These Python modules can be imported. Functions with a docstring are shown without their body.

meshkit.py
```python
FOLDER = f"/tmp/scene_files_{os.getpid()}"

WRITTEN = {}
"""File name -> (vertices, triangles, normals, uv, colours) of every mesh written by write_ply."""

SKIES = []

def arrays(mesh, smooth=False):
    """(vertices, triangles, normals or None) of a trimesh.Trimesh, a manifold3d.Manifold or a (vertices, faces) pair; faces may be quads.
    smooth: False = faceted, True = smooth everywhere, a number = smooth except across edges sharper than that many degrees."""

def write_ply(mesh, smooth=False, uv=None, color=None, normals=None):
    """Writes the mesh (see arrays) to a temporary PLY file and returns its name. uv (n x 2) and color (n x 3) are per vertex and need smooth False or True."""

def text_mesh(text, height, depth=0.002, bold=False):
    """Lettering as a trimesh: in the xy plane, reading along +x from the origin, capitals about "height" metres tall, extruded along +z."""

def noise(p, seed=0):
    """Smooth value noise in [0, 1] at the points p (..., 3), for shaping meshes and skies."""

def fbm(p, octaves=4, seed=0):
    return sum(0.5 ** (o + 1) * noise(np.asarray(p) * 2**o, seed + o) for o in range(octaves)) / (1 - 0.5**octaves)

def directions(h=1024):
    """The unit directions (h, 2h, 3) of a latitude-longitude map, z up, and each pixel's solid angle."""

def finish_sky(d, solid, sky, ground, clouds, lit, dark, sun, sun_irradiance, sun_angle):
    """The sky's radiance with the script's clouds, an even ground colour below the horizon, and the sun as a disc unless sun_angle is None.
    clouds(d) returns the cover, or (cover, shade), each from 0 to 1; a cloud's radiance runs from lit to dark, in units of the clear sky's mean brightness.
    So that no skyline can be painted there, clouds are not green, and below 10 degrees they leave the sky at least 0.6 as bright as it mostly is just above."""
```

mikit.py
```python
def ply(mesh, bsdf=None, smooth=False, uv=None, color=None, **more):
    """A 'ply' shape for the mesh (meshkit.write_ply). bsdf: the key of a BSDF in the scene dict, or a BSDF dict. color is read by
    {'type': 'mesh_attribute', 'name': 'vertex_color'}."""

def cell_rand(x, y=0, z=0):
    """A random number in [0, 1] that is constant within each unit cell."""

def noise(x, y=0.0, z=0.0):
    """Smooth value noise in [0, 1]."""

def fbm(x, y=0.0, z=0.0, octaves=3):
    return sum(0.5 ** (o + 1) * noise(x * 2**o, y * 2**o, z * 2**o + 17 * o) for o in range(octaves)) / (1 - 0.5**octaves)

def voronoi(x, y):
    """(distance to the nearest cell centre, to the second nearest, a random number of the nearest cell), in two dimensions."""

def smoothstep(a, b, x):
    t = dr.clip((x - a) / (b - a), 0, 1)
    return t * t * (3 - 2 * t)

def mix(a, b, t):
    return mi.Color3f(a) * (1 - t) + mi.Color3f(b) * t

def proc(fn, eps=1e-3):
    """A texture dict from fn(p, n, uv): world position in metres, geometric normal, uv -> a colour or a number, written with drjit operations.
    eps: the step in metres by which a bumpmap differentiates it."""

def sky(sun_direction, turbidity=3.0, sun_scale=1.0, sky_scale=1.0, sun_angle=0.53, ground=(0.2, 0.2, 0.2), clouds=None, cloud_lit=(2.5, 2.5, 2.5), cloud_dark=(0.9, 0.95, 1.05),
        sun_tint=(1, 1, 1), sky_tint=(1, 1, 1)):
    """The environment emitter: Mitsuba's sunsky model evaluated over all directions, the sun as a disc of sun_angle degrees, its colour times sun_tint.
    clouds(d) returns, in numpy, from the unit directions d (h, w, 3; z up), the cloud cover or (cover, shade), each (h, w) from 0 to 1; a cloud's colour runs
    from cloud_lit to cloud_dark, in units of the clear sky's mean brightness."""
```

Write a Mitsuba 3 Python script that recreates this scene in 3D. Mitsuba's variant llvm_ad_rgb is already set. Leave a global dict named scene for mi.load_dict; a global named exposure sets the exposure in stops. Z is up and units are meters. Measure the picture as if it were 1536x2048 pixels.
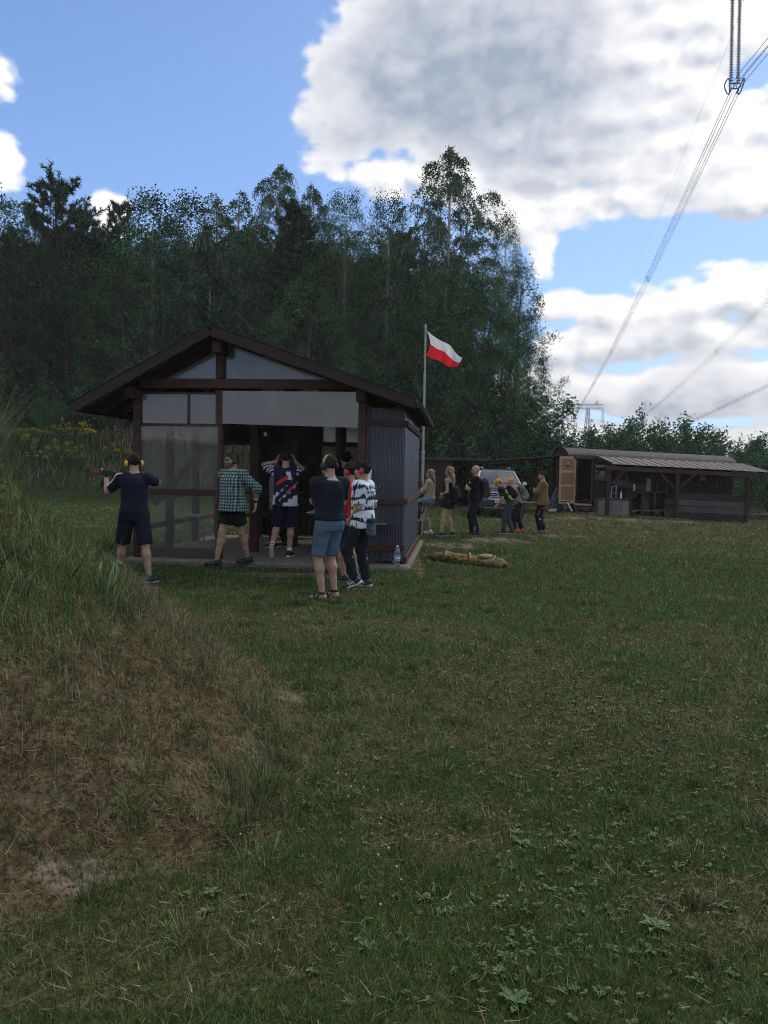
import math, random
import numpy as np
import trimesh
import drjit as dr
import mitsuba as mi
import mikit, meshkit
from mikit import proc, noise, fbm, voronoi, cell_rand, smoothstep, mix

T4 = mi.ScalarTransform4f
scene, labels = {}, {}

# ------------------------------------------------------------------ camera
PITCH, ROLL, EYE = math.radians(3.17), math.radians(1.0), np.array([0, 0, 1.6])
FWD = np.array([0, math.cos(PITCH), -math.sin(PITCH)])
UP0 = np.array([0, math.sin(PITCH), math.cos(PITCH)])
RGT0 = np.array([1.0, 0, 0])
UP = UP0 * math.cos(ROLL) - RGT0 * math.sin(ROLL)
RGT = RGT0 * math.cos(ROLL) + UP0 * math.sin(ROLL)
scene['camera'] = {'type': 'perspective', 'fov': 53.13, 'fov_axis': 'x', 'near_clip': 0.05, 'far_clip': 3000.0,
                   'to_world': T4().look_at(origin=EYE.tolist(), target=(EYE + FWD).tolist(), up=UP.tolist())}

# ------------------------------------------------------------------ daylight
exposure = 2.45
SUN = (math.sin(math.radians(42)) * math.cos(math.radians(52)), math.cos(math.radians(42)) * math.cos(math.radians(52)), math.sin(math.radians(52)))

# broken summer cumulus: (azimuth to the right of north, elevation, half width, half height, thickness, greyness), degrees
CLOUDS = [
    (6.5, 26.8, 13.5, 6.3, 1.5, 1.0), (-3.0, 24.3, 4.8, 3.3, 1.15, .75), (3, 30.5, 6.5, 4.5, 1.2, .95), (12, 23.0, 9, 4.6, 1.3, .9), (3.5, 20.8, 6.6, 1.9, .9, .25), (8, 19.4, 4.5, 2.6, .95, .5),
    (21, 26.5, 8.5, 6.5, 1.15, .05), (20, 21.5, 8.5, 3.0, 1.0, .35), (12.3, 18.0, 4.6, 1.8, 1.0, .15), (9.6, 17.2, 2.6, 1.9, .95, .2), (11.4, 15.4, 1.5, 2.6, .9, .1), (17, 19.2, 3.6, 1.3, .9, .1), (25.5, 18.4, 4.2, 1.5, .95, .25), (28, 21.5, 4.0, 3.0, .95, .2), (22, 19.0, 7.5, 2.5, 1.05, .3), (18.2, 12.6, 1.4, 1.2, .85, 0), (14.0, 11.4, 3.2, 2.1, 1.0, .1), (24, 13.2, 3.0, 1.0, .85, .05), (26.5, 13.6, 1.6, .9, .8, 0),
    (16.4, 15.5, .55, .42, .8, 0), (20, 9.8, 8.8, 3.3, 1.2, .5), (15.2, 9.2, 4.2, 3.1, 1.1, .4), (16.3, 11.4, 2.0, 2.0, 1.0, 0), (26, 11.0, 4.8, 2.9, 1.1, .3), (22.4, 12.7, .75, 1.2, .85, 0), (29, 9, 5, 4, 1.1, .3),
    (20, 5.2, 12, 2.8, 1.15, .7), (13, 5.2, 5.5, 3.0, 1.0, .5), (24.5, 6.6, 6.5, 2.3, 1.1, .8), (12.5, 11.6, 1.6, 2.2, .85, .2), (8, 3, 9, 2.6, .9, .4), (24, 2.0, 14, 2.2, .95, .3),
    (-27.4, 18.6, 2.3, 2.5, 1.25, .05), (-27.6, 23.6, 1.9, 1.3, .70, .1), (-19.5, 16.6, 1.8, 1.7, 1.1, .05), (-34, 19, 4, 2.5, 1.1, .2),
]
HOLES = [(20.5, 15.0, 8.0, .8, .8), (14.6, 14.2, 2.1, 1.1, .7), (24.2, 25.0, 1.5, 1.1, .9), (23.6, 10.6, 1.5, .75, .75), (29, 15.5, 4, 1.4, .8), (-12, 27, 4.5, 5, .6), (18, 7.4, 2.6, .6, .5), (26, 8.3, 2.2, .6, .5), (15.5, 4.2, 2.6, .5, .45), (22.5, 3.4, 3.2, .5, .45), (13.2, 10.4, 1.2, .7, .5)]


def cloud_field(d):
    az = np.degrees(np.arctan2(d[..., 0], d[..., 1]))
    el = np.degrees(np.arcsin(np.clip(d[..., 2], -1, 1)))
    az = az + 2.4 * (meshkit.fbm(d * 14.0, 3, 5) - .5)
    el = el + 2.0 * (meshkit.fbm(d * 14.0, 3, 11) - .5)
    top, grey, wsum = np.full(az.shape, -1.0), np.zeros(az.shape), np.full(az.shape, 1e-6)
    for (a, e, ra, re, t, g) in CLOUDS:
        q = ((az - a) / ra) ** 2 + ((el - e) / re) ** 2
        b = t - (t - .5) * q
        top = np.maximum(top, b)
        w = np.exp(np.clip((b - .5) * 3.0, -20, 6))
        grey, wsum = grey + w * g, wsum + w
    for (a, e, ra, re, w) in HOLES:
        top = top - w * np.exp(-(((az - a) / ra) ** 2 + ((el - e) / re) ** 2) * 1.2)
    puff = sum(.5 ** o * np.abs(2 * meshkit.noise(d * np.array([15, 15, 20.0]) * 2 ** o, 8 + o) - 1) for o in range(5)) / 1.94
    wide = meshkit.fbm(d * np.array([2.2, 2.2, 4.0]), 5, 2)
    rest = np.clip(np.maximum(np.abs(az - 1) - 31, el - 34) / 9.0, 0, 1)          # elsewhere the sky goes on as broken cloud
    f = top * (1 - rest) + rest * (wide * 2.4 - .66)
    f = f + (puff - .34) * 1.05 + .30 * (meshkit.fbm(d * np.array([60, 60, 75.0]), 3, 21) - .5)
    return f, grey / wsum * (1 - rest) + .55 * rest, puff


def clouds(d):
    f, grey, puff = cloud_field(d)
    s = d + .022 * np.array([.55, .1, .83])                      # towards the light
    f2, _, _ = cloud_field(s / np.linalg.norm(s, axis=-1, keepdims=True))
    x = np.clip((f - .38) / .24, 0, 1)
    cover = x * x * (3 - 2 * x)
    depth = np.clip((f - .55) / .55, 0, 1)
    fine = meshkit.fbm(d * np.array([46, 46, 60.0]), 3, 4) - .5
    shade = grey * (.26 + .60 * depth) * (.70 + .60 * meshkit.fbm(d * np.array([5, 5, 8.0]), 3, 31)) + 1.25 * np.clip(f2 - f, -.4, .4) * (.45 + .95 * (1 - grey)) + .13 * fine + .03
    return cover * .985, np.clip(shade, 0, 1)


scene['sky'] = mikit.sky(SUN, turbidity=3.0, sun_scale=0.28, sky_scale=1.0, sun_angle=10.0, ground=(.06, .07, .05), clouds=clouds,
                         cloud_lit=(2.6, 2.57, 2.55), cloud_dark=(.84, .99, 1.26), sky_tint=(.84, .92, 1.06))

# ------------------------------------------------------------------ materials
def vcol(rough, spec=.3, **more):
    return {'type': 'twosided', 'bsdf': {'type': 'principled', 'base_color': {'type': 'mesh_attribute', 'name': 'vertex_color'}, 'roughness': rough, 'specular': spec, **more}}


scene['mat_matt'] = vcol(.9, .15)
scene['mat_semi'] = vcol(.5, .4)
scene['mat_skin'] = vcol(.68, .25)
scene['mat_gloss'] = vcol(.22, .5)
scene['mat_paint'] = vcol(.25, .5, clearcoat=1.0, clearcoat_gloss=.95)
scene['mat_leaf'] = {'type': 'twosided', 'bsdf': {'type': 'diffuse', 'reflectance': {'type': 'mesh_attribute', 'name': 'vertex_color'}}}
scene['mat_blade'] = vcol(.55, .35)
scene['mat_tall'] = vcol(.38, .6)
scene['mat_soil'] = {'type': 'twosided', 'bsdf': {'type': 'bumpmap', 'scale': 1.0,
    'arbitrary': proc(lambda p, n, uv: fbm(p.x * 30, p.y * 30, p.z * 30, 3) * .02, 4e-3),
    'bsdf': {'type': 'blendbsdf', 'weight': proc(lambda p, n, uv: dr.clip((fbm(p.x * 60, p.y * 60, p.z * 40, 3) - .42) * 3.2, 0, .85)),
             'bsdf_a': {'type': 'diffuse', 'reflectance': {'type': 'mesh_attribute', 'name': 'vertex_color'}}, 'bsdf_b': {'type': 'diffuse', 'reflectance': {'type': 'rgb', 'value': (.030, .026, .016)}}}}}


def wood_fn(a, b, sx, sy, sz):
    def fn(p, n, uv):
        g = fbm(p.x * sx, p.y * sy, p.z * sz, 4)
        h = noise(p.x * 3, p.y * 3, p.z * 3)
        return mix(a, b, dr.clip(g * .9 + h * .5 - .2, 0, 1))
    return proc(fn)


def wood(a, b, sx, sy, sz, rough=.7):
    return {'type': 'twosided', 'bsdf': {'type': 'principled', 'base_color': wood_fn(a, b, sx, sy, sz), 'roughness': rough, 'specular': .3}}


scene['mat_timber'] = wood((.030, .014, .011), (.075, .034, .026), 14, 14, 14)
scene['mat_board'] = wood((.014, .009, .009), (.034, .020, .018), 5, 5, 40)
scene['mat_greyboard'] = wood((.035, .030, .032), (.085, .070, .070), 4, 4, 45)
scene['mat_paleboard'] = wood((.30, .19, .10), (.46, .31, .18), 4, 30, 6)
scene['mat_felt'] = {'type': 'twosided', 'bsdf': {'type': 'principled', 'roughness': .75, 'specular': .35,
    'base_color': proc(lambda p, n, uv: mix((.014, .014, .018), (.042, .043, .050), fbm(p.x * 9, p.y * 9, p.z * 9, 4)))}}
scene['mat_concrete'] = {'type': 'twosided', 'bsdf': {'type': 'diffuse',
    'reflectance': proc(lambda p, n, uv: mix((.10, .088, .076), (.24, .22, .19), fbm(p.x * 7, p.y * 7, p.z * 7, 5)))}}
scene['mat_corrugated'] = {'type': 'twosided', 'bsdf': {'type': 'principled', 'roughness': .32, 'specular': .55,
    'base_color': proc(lambda p, n, uv: mix((.042, .044, .060), (.088, .086, .105), fbm(p.x * 3, p.y * 3, p.z * 1.2, 4)))}}
# twin-wall polycarbonate: partly clear, partly milky
MILK = {'type': 'principledthin', 'base_color': {'type': 'rgb', 'value': (.36, .38, .39)}, 'roughness': .3, 'diff_trans': .8, 'spec_trans': 0.0, 'eta': 1.5}
scene['mat_twinwall'] = {'type': 'blendbsdf', 'weight': proc(lambda p, n, uv: dr.clip(-.15 + 1.15 * fbm(p.x * 2.2, p.y * 2.2, p.z * 1.6, 4) - .10 * dr.select(dr.sin(p.z * 190) > .55, 1.0, 0.0), .12, .9)),
                         'bsdf_a': {'type': 'principledthin', 'base_color': {'type': 'rgb', 'value': (.86, .88, .90)}, 'roughness': .14, 'spec_trans': 1.0, 'diff_trans': 0.0, 'eta': 1.95}, 'bsdf_b': MILK}        # four surfaces to mirror in
scene['mat_clearwall'] = {'type': 'blendbsdf', 'weight': proc(lambda p, n, uv: .17 + .14 * fbm(p.x * 2.5, p.y * 2.5, p.z * 2.5, 3)),
                          'bsdf_a': {'type': 'thindielectric'}, 'bsdf_b': MILK}
scene['mat_glass'] = {'type': 'thindielectric'}
scene['mat_darkglass'] = {'type': 'principled', 'base_color': {'type': 'rgb', 'value': (.012, .014, .016)}, 'roughness': .04, 'specular': .9, 'clearcoat': 1.0, 'clearcoat_gloss': 1.0}
scene['mat_steel'] = {'type': 'roughconductor', 'alpha': .28, 'specular_reflectance': {'type': 'rgb', 'value': (.55, .55, .57)}}
scene['mat_pet'] = {'type': 'blendbsdf', 'weight': .18, 'bsdf_a': {'type': 'thindielectric'}, 'bsdf_b': MILK}
scene['mat_sheetmetal'] = {'type': 'twosided', 'bsdf': {'type': 'principled', 'roughness': .6, 'specular': .25,
    'base_color': proc(lambda p, n, uv: mix((.060, .058, .063), (.125, .120, .126), fbm(p.x * 4, p.y * 4, p.z * 4, 4)))}}

# ------------------------------------------------------------------ mesh helpers
RNG = np.random.default_rng(7)


def key_for(name):
    if name not in scene and not any(k.startswith(name + '__') for k in scene) and name not in labels:
        return name
    i = 1
    while True:
        k = f'{name}_{i:03d}'
        if k not in scene and k not in labels and not any(x.startswith(k + '__') for x in scene):
            return k
        i += 1


_used = {}


def thing(name, label, cat, group=None):
    n = _used.get(name, 0)
    _used[name] = n + 1
    key = name if n == 0 else f'{name}_{n:03d}'
    labels[key] = {'label': label, 'category': cat}
    if group:
        labels[key]['group'] = group
    return key


def stuff(name, label, cat):
    key = thing(name, label, cat)
    labels[key]['kind'] = 'stuff'
    return key


def part(parent, name, mesh, mat, color=None, smooth=False, label=None, kind=None, top=False):
    """adds one mesh under parent__name (numbered) or, with top, as the thing itself"""
    if top:
        key = parent
    else:
        base = f'{parent}__{name}'
        n = _used.get(base, 0)
        _used[base] = n + 1
        key = base if n == 0 else f'{base}_{n:03d}'
    if color is not None:
        v = meshkit.arrays(mesh)[0]
        c = np.asarray(color, float)
        if c.ndim == 1:
            c = np.broadcast_to(c, (len(v), 3))
        scene[key] = mikit.ply(mesh, mat, smooth=smooth, color=c)
    else:
        scene[key] = mikit.ply(mesh, mat, smooth=smooth)
    if label or kind:
        labels[key] = {}
        if label:
            labels[key]['label'] = label
        if kind:
            labels[key]['kind'] = kind
    return key


def box(x0, x1, y0, y1, z0, z1):
    m = trimesh.creation.box((x1 - x0, y1 - y0, z1 - z0))
    m.apply_translation(((x0 + x1) / 2, (y0 + y1) / 2, (z0 + z1) / 2))
    return m


def cbox(x0, x1, y0, y1, z0, z1, b=.012):
    """box with chamfered edges"""
    b = min(b, (x1 - x0) * .3, (y1 - y0) * .3, (z1 - z0) * .3)
    pts = []
    for x, sx in ((x0, 1), (x1, -1)):
        for y, sy in ((y0, 1), (y1, -1)):
            for z, sz in ((z0, 1), (z1, -1)):
                pts += [(x + sx * b, y + sy * b, z), (x + sx * b, y, z + sz * b), (x, y + sy * b, z + sz * b)]
    return trimesh.convex.convex_hull(np.array(pts))


def bar(a, b, w, h=None, up=(0, 0, 1)):
    """a rectangular bar from a to b: w across, h along up"""
    a, b = np.asarray(a, float), np.asarray(b, float)
    h = h or w
    d = b - a
    L = np.linalg.norm(d)
    d = d / L
    u = np.asarray(up, float)
    if abs(d @ u) > .98:
        u = np.array([0, 1.0, 0])
    s = np.cross(d, u); s /= np.linalg.norm(s)
    u = np.cross(s, d)
    m = cbox(0, L, -w / 2, w / 2, -h / 2, h / 2, .008 if w > .04 else .002)
    M = np.eye(4); M[:3, 0] = d; M[:3, 1] = s; M[:3, 2] = u; M[:3, 3] = a
    m.apply_transform(M)
    if np.linalg.det(M[:3, :3]) < 0:
        m.invert()
    return m


def tube(pts, radii, sides=6, caps=True):
    p = np.asarray(pts, float)
    r = np.broadcast_to(np.asarray(radii, float), (len(p),))
    t = np.gradient(p, axis=0)
    t /= np.linalg.norm(t, axis=1, keepdims=True) + 1e-12
    a = np.zeros_like(t)
    ref = np.array([0, 0, 1.0]) if abs(t[0, 2]) < .9 else np.array([1.0, 0, 0])
    for i in range(len(p)):
        v = ref - t[i] * (ref @ t[i]); v /= np.linalg.norm(v) + 1e-12
        a[i] = v; ref = v
    b = np.cross(t, a)
    ang = np.arange(sides) * 2 * np.pi / sides
    v = p[:, None] + r[:, None, None] * (np.cos(ang)[None, :, None] * a[:, None] + np.sin(ang)[None, :, None] * b[:, None])
    i, j = np.meshgrid(np.arange(len(p) - 1), np.arange(sides), indexing='ij')
    q = np.stack([i * sides + j, i * sides + (j + 1) % sides, (i + 1) * sides + (j + 1) % sides, (i + 1) * sides + j], -1).reshape(-1, 4)
    V = v.reshape(-1, 3)
    F = np.vstack([q[:, [0, 1, 2]], q[:, [0, 2, 3]]])
    if caps:
        n = len(V)
        V = np.vstack([V, p[0], p[-1]])
        k = np.arange(sides)
        F = np.vstack([F, np.stack([np.full(sides, n), (k + 1) % sides, k], 1), np.stack([np.full(sides, n + 1), (len(p) - 1) * sides + k, (len(p) - 1) * sides + (k + 1) % sides], 1)])
    return trimesh.Trimesh(V, F, process=False)


def lathe(profile, sides=16):
    p = np.asarray(profile, float)
    ang = np.arange(sides) * 2 * np.pi / sides
    V = np.stack([p[:, None, 0] * np.cos(ang), p[:, None, 0] * np.sin(ang), np.broadcast_to(p[:, None, 1], (len(p), sides))], -1).reshape(-1, 3)
    i, j = np.meshgrid(np.arange(len(p) - 1), np.arange(sides), indexing='ij')
    q = np.stack([i * sides + j, i * sides + (j + 1) % sides, (i + 1) * sides + (j + 1) % sides, (i + 1) * sides + j], -1).reshape(-1, 4)
    return trimesh.Trimesh(V, np.vstack([q[:, [0, 1, 2]], q[:, [0, 2, 3]]]), process=False)


def cat(ms):
    V, F, n = [], [], 0
    for m in ms:
        V.append(np.asarray(m.vertices)); F.append(np.asarray(m.faces) + n); n += len(m.vertices)
    return trimesh.Trimesh(np.vstack(V), np.vstack(F), process=False)


def moved(m, M):
    m = m.copy(); m.apply_transform(M); return m


def frame(origin, ang=0.0):
    c, s = math.cos(ang), math.sin(ang)
    M = np.eye(4); M[:2, :2] = [[c, -s], [s, c]]; M[:3, 3] = origin
    return M


def at(px, py, Y):
    """the point at depth Y seen at this place of the photograph (used to survey where things stand)"""
    d = FWD * 1536 + RGT * (px - 768) - UP * (py - 1024)
    return EYE + d * (Y / d[1])


def sstep(a, b, x):
    t = np.clip((np.asarray(x, float) - a) / (b - a), 0, 1)
    return t * t * (3 - 2 * t)


def n2(x, y, f, seed=0, octaves=3):
    x, y = np.broadcast_arrays(np.asarray(x, float), np.asarray(y, float))
    return meshkit.fbm(np.stack([x * f, y * f, np.full(x.shape, .37)], -1), octaves, seed)


# ------------------------------------------------------------------ terrain
XF_Y = [-40, 0, 2, 2.8, 3.2, 4.4, 5, 6, 7.5, 9.2, 11, 14, 20, 30]
XF_X = [-2.6, -2.2, -1.7, -1.05, -.65, -.35, -.5, -1.0, -1.8, -2.6, -4.5, -8, -16, -30]


def mound_dist(x, y):
    return np.interp(y, XF_Y, XF_X) - x


def height(x, y):
    x, y = np.broadcast_arrays(np.asarray(x, float), np.asarray(y, float))
    d = mound_dist(x, y) + .25 * (n2(x, y, .9, 3) - .5)
    h = np.interp(d, [-.3, 0, .25, 1, 1.65, 1.85, 2.05, 2.4, 3, 5, 9], [0, .012, .13, .68, 1.10, 1.32, 1.62, 1.92, 2.1, 2.1, 1.7])
    h = h * (1 - sstep(11.5, 14, y))
    h = h + sstep(.05, .4, d) * (.085 * (n2(x, y, 2.6, 91) - .5) + .045 * (n2(x, y, 8.0, 92, 2) - .5)) * (1 - sstep(9, 11, y))
    # the earth bank of the range
    crest = 41.0 + .12 * x
    along = 1 - sstep(-5.0, 2.0, x)
    bank = 3.1 * np.exp(-((y - crest) / 3.1) ** 2 * (np.where(y < crest, 1.0, .35))) * along * (.85 + .3 * n2(x, y, .15, 9))
    und = .10 * (n2(x, y, .35, 1) - .5) + .03 * (n2(x, y, 1.7, 2) - .5)
    und = und * sstep(1, 4, np.hypot(x, y))
    # keep the ground level under the buildings
    flat = 1 - np.exp(-(((x + 2) / 4.0) ** 4 + ((y - 14.5) / 3.5) ** 4))
    tilt = (.12 - .030 * (x - 7)) * sstep(4.5, 7, x) * sstep(21, 26, y) * (1 - sstep(60, 120, y)) * (1 - sstep(18, 30, x))
    return np.maximum(h, bank) + und * flat + tilt


def gz(x, y):
    return float(height(x, y))


def blob(x, y, cx, cy, rx, ry, warp=.5, seed=0):
    w = 1 + warp * (n2(x, y, 2.2 / max(rx, .2), seed + 20) - .5) * 2
    return sstep(1.15, .7, np.sqrt(((x - cx) / rx) ** 2 + ((y - cy) / ry) ** 2) * w)


SAND = [(-.62, 5.15, .10, .24), (-.69, 3.95, .07, .10), (-1.16, 2.78, .12, .055), (-1.06, 2.86, .07, .04), (-1.5, 11.45, .95, .26), (1.45, 16.4, .65, .7), (2.6, 17.6, .8, .6),
        (.58, 12.9, .10, 1.6), (7.5, 25.4, 3.2, .4), (4.4, 19.4, .8, .5)]
DRY = [(-.15, 4.4, .42, .55), (1.05, 6.0, .75, 1.3), (.95, 4.5, .6, .6), (3.2, 6.9, 1.1, 1.2), (-1.05, 7.8, 1.0, .9), (.5, 7.6, .9, .5), (2.2, 3.7, .5, .6), (.3, 3.35, .35, .3), (1.2, 2.75, .3, .25), (-.5, 2.6, .35, .35), (2.0, 5.0, .5, .5), (-.85, 2.35, .4, .2), (7, 20, 4.5, 4), (9, 25, 6, 3), (.5, 5.2, .4, .4)]


def sandy(x, y):
    s = np.zeros(np.shape(x))
    for i, (cx, cy, rx, ry) in enumerate(SAND):
        s = np.maximum(s, blob(x, y, cx, cy, rx, ry, .7, i))
    return s


def dryness(x, y):
    d = mound_dist(x, y)
    s = sstep(-.25, .12, d + .35 * (n2(x, y, 2.0, 31) - .5)) * (1 - .6 * sstep(.95, 1.3, d)) * (.62 + .6 * n2(x, y, 1.6, 39))
    s = s * (1 - sstep(9.5, 11, y))
    for i, (cx, cy, rx, ry) in enumerate(DRY):
        s = np.maximum(s, .40 * blob(x, y, cx, cy, rx * 1.1, ry * 1.1, .9, 40 + i) * (.5 + .9 * n2(x, y, 2.6, 36)))
    s = np.maximum(s, .6 * sstep(.55, .82, n2(x, y, .9, 33, 4)))
    s = np.maximum(s, .45 * sstep(16, 22, y) * sstep(1, 5, x) * (.3 + 1.2 * n2(x, y, .8, 38)))
    return np.clip(s + .45 * (n2(x, y, 3.1, 34) - .55) + .3 * (n2(x, y, 9, 37, 2) - .5), 0, 1)

# ------------------------------------------------------------------ the ground, one sheet to the horizon
def graded(lo, hi, fine, far, grow):
    a = list(np.arange(lo, hi + 1e-9, fine))
    s, x = fine, hi
    while x < far:
        s *= grow; x += s; a.append(x)
    s, x = fine, lo
    b = []
    while x > -far:
        s *= grow; x -= s; b.append(x)
    return np.array(b[::-1] + a)


gx = graded(-4.5, 4.5, .05, 1100, 1.07)
gy = graded(1.6, 13.0, .05, 1100, 1.07)
GX, GY = np.meshgrid(gx, gy, indexing='ij')
GZ = height(GX, GY)
nx, ny = GX.shape
idx = np.arange(nx * ny).reshape(nx, ny)
quads = np.stack([idx[:-1, :-1], idx[1:, :-1], idx[1:, 1:], idx[:-1, 1:]], -1).reshape(-1, 4)
D, S = dryness(GX, GY), sandy(GX, GY)
grain = RNG.random(GX.shape)
green = np.array([.036, .060, .018])[None, None] * (.7 + .6 * grain[..., None])
straw = np.array([.115, .088, .054])[None, None] * (.55 + .9 * grain[..., None])
sand = np.array([.185, .155, .125])[None, None] * (.75 + .5 * grain[..., None])
C = green * (1 - D[..., None]) + straw * D[..., None]
S2 = np.clip(S * 1.25 * sstep(.34, .62, n2(GX, GY, 11, 51, 4)) , 0, 1)
C = C * (1 - S2[..., None]) + sand * S2[..., None]
labels['ground'] = {'kind': 'structure', 'label': 'dry grassy ground with bare sandy patches and a bank at its left', 'category': 'ground'}
scene['ground'] = mikit.ply((np.stack([GX, GY, GZ], -1).reshape(-1, 3), quads), 'mat_soil', smooth=True, color=C.reshape(-1, 3))


# ------------------------------------------------------------------ grass
def blades(x, y, z, length, width, az, lean, curl, color, segs=2, base_dark=1.0):
    """many bent blades as one mesh: az = compass of the lean, lean = how far from upright at the root (rad), curl = added by the tip"""
    n = len(x)
    k = np.arange(segs + 1) / segs
    ang = lean[:, None] + curl[:, None] * k[None] ** 1.5
    step = length[:, None] / segs
    dx = np.cumsum(np.concatenate([np.zeros((n, 1)), (np.sin(ang) * step)[:, :-1]], 1), 1)
    dz = np.cumsum(np.concatenate([np.zeros((n, 1)), (np.cos(ang) * step)[:, :-1]], 1), 1)
    ca, sa = np.cos(az)[:, None], np.sin(az)[:, None]
    tw = az[:, None] + np.pi / 2 + (RNG.random((n, 1)) - .5) * 2.2
    wx, wy = np.cos(tw), np.sin(tw)
    w = width[:, None] * (1 - k[None] ** 1.6) * .5
    cx, cy, cz = x[:, None] + dx * ca, y[:, None] + dx * sa, z[:, None] + dz
    L = np.stack([cx - wx * w, cy - wy * w, cz], -1)
    R = np.stack([cx + wx * w, cy + wy * w, cz], -1)
    V = np.concatenate([L[:, :segs], R[:, :segs], (L[:, segs:] + R[:, segs:]) / 2], 1)
    m = 2 * segs + 1
    F = []
    for s in range(segs - 1):
        F += [[s, segs + s, segs + s + 1], [s, segs + s + 1, s + 1]]
    F += [[segs - 1, 2 * segs - 1, 2 * segs]]
    F = (np.array(F)[None] + (np.arange(n) * m)[:, None, None]).reshape(-1, 3)
    Cc = np.repeat(color[:, None, :], m, 1)
    return V.reshape(-1, 3), F, Cc.reshape(-1, 3)


def join(parts):
    V, F, Cc, n = [], [], [], 0
    for v, f, c in parts:
        V.append(v); F.append(f + n); Cc.append(c); n += len(v)
    return np.vstack(V), np.vstack(F), np.vstack(Cc)


GREEN = np.array([[.062, .122, .030], [.096, .152, .042], [.048, .102, .032], [.116, .150, .044], [.070, .120, .044]])
STRAW = np.array([[.16, .125, .066], [.110, .084, .044], [.21, .175, .108], [.080, .060, .034], [.13, .098, .05]])


def grass_colors(n, dry):
    g = GREEN[RNG.integers(0, 5, n)]
    s = STRAW[RNG.integers(0, 5, n)]
    pick = RNG.random(n) < np.clip(dry * .85 + .04, 0, 1)
    return np.where(pick[:, None], s, g) * (.65 + .7 * RNG.random((n, 1))), pick


def wedge(n, r0, r1, half=.60):
    a = (RNG.random(n) * 2 - 1) * half
    r = np.sqrt(RNG.random(n) * (r1 ** 2 - r0 ** 2) + r0 ** 2)
    return r * np.sin(a), r * np.cos(a)


def in_shed(x, y):
    s = (x + 4.15) * .9954 - (y - 12.75) * .0958
    t = (x + 4.15) * .0958 + (y - 12.75) * .9954
    return (s > -.12) & (s < 4.6) & (t > -.32) & (t < 4.3)


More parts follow.
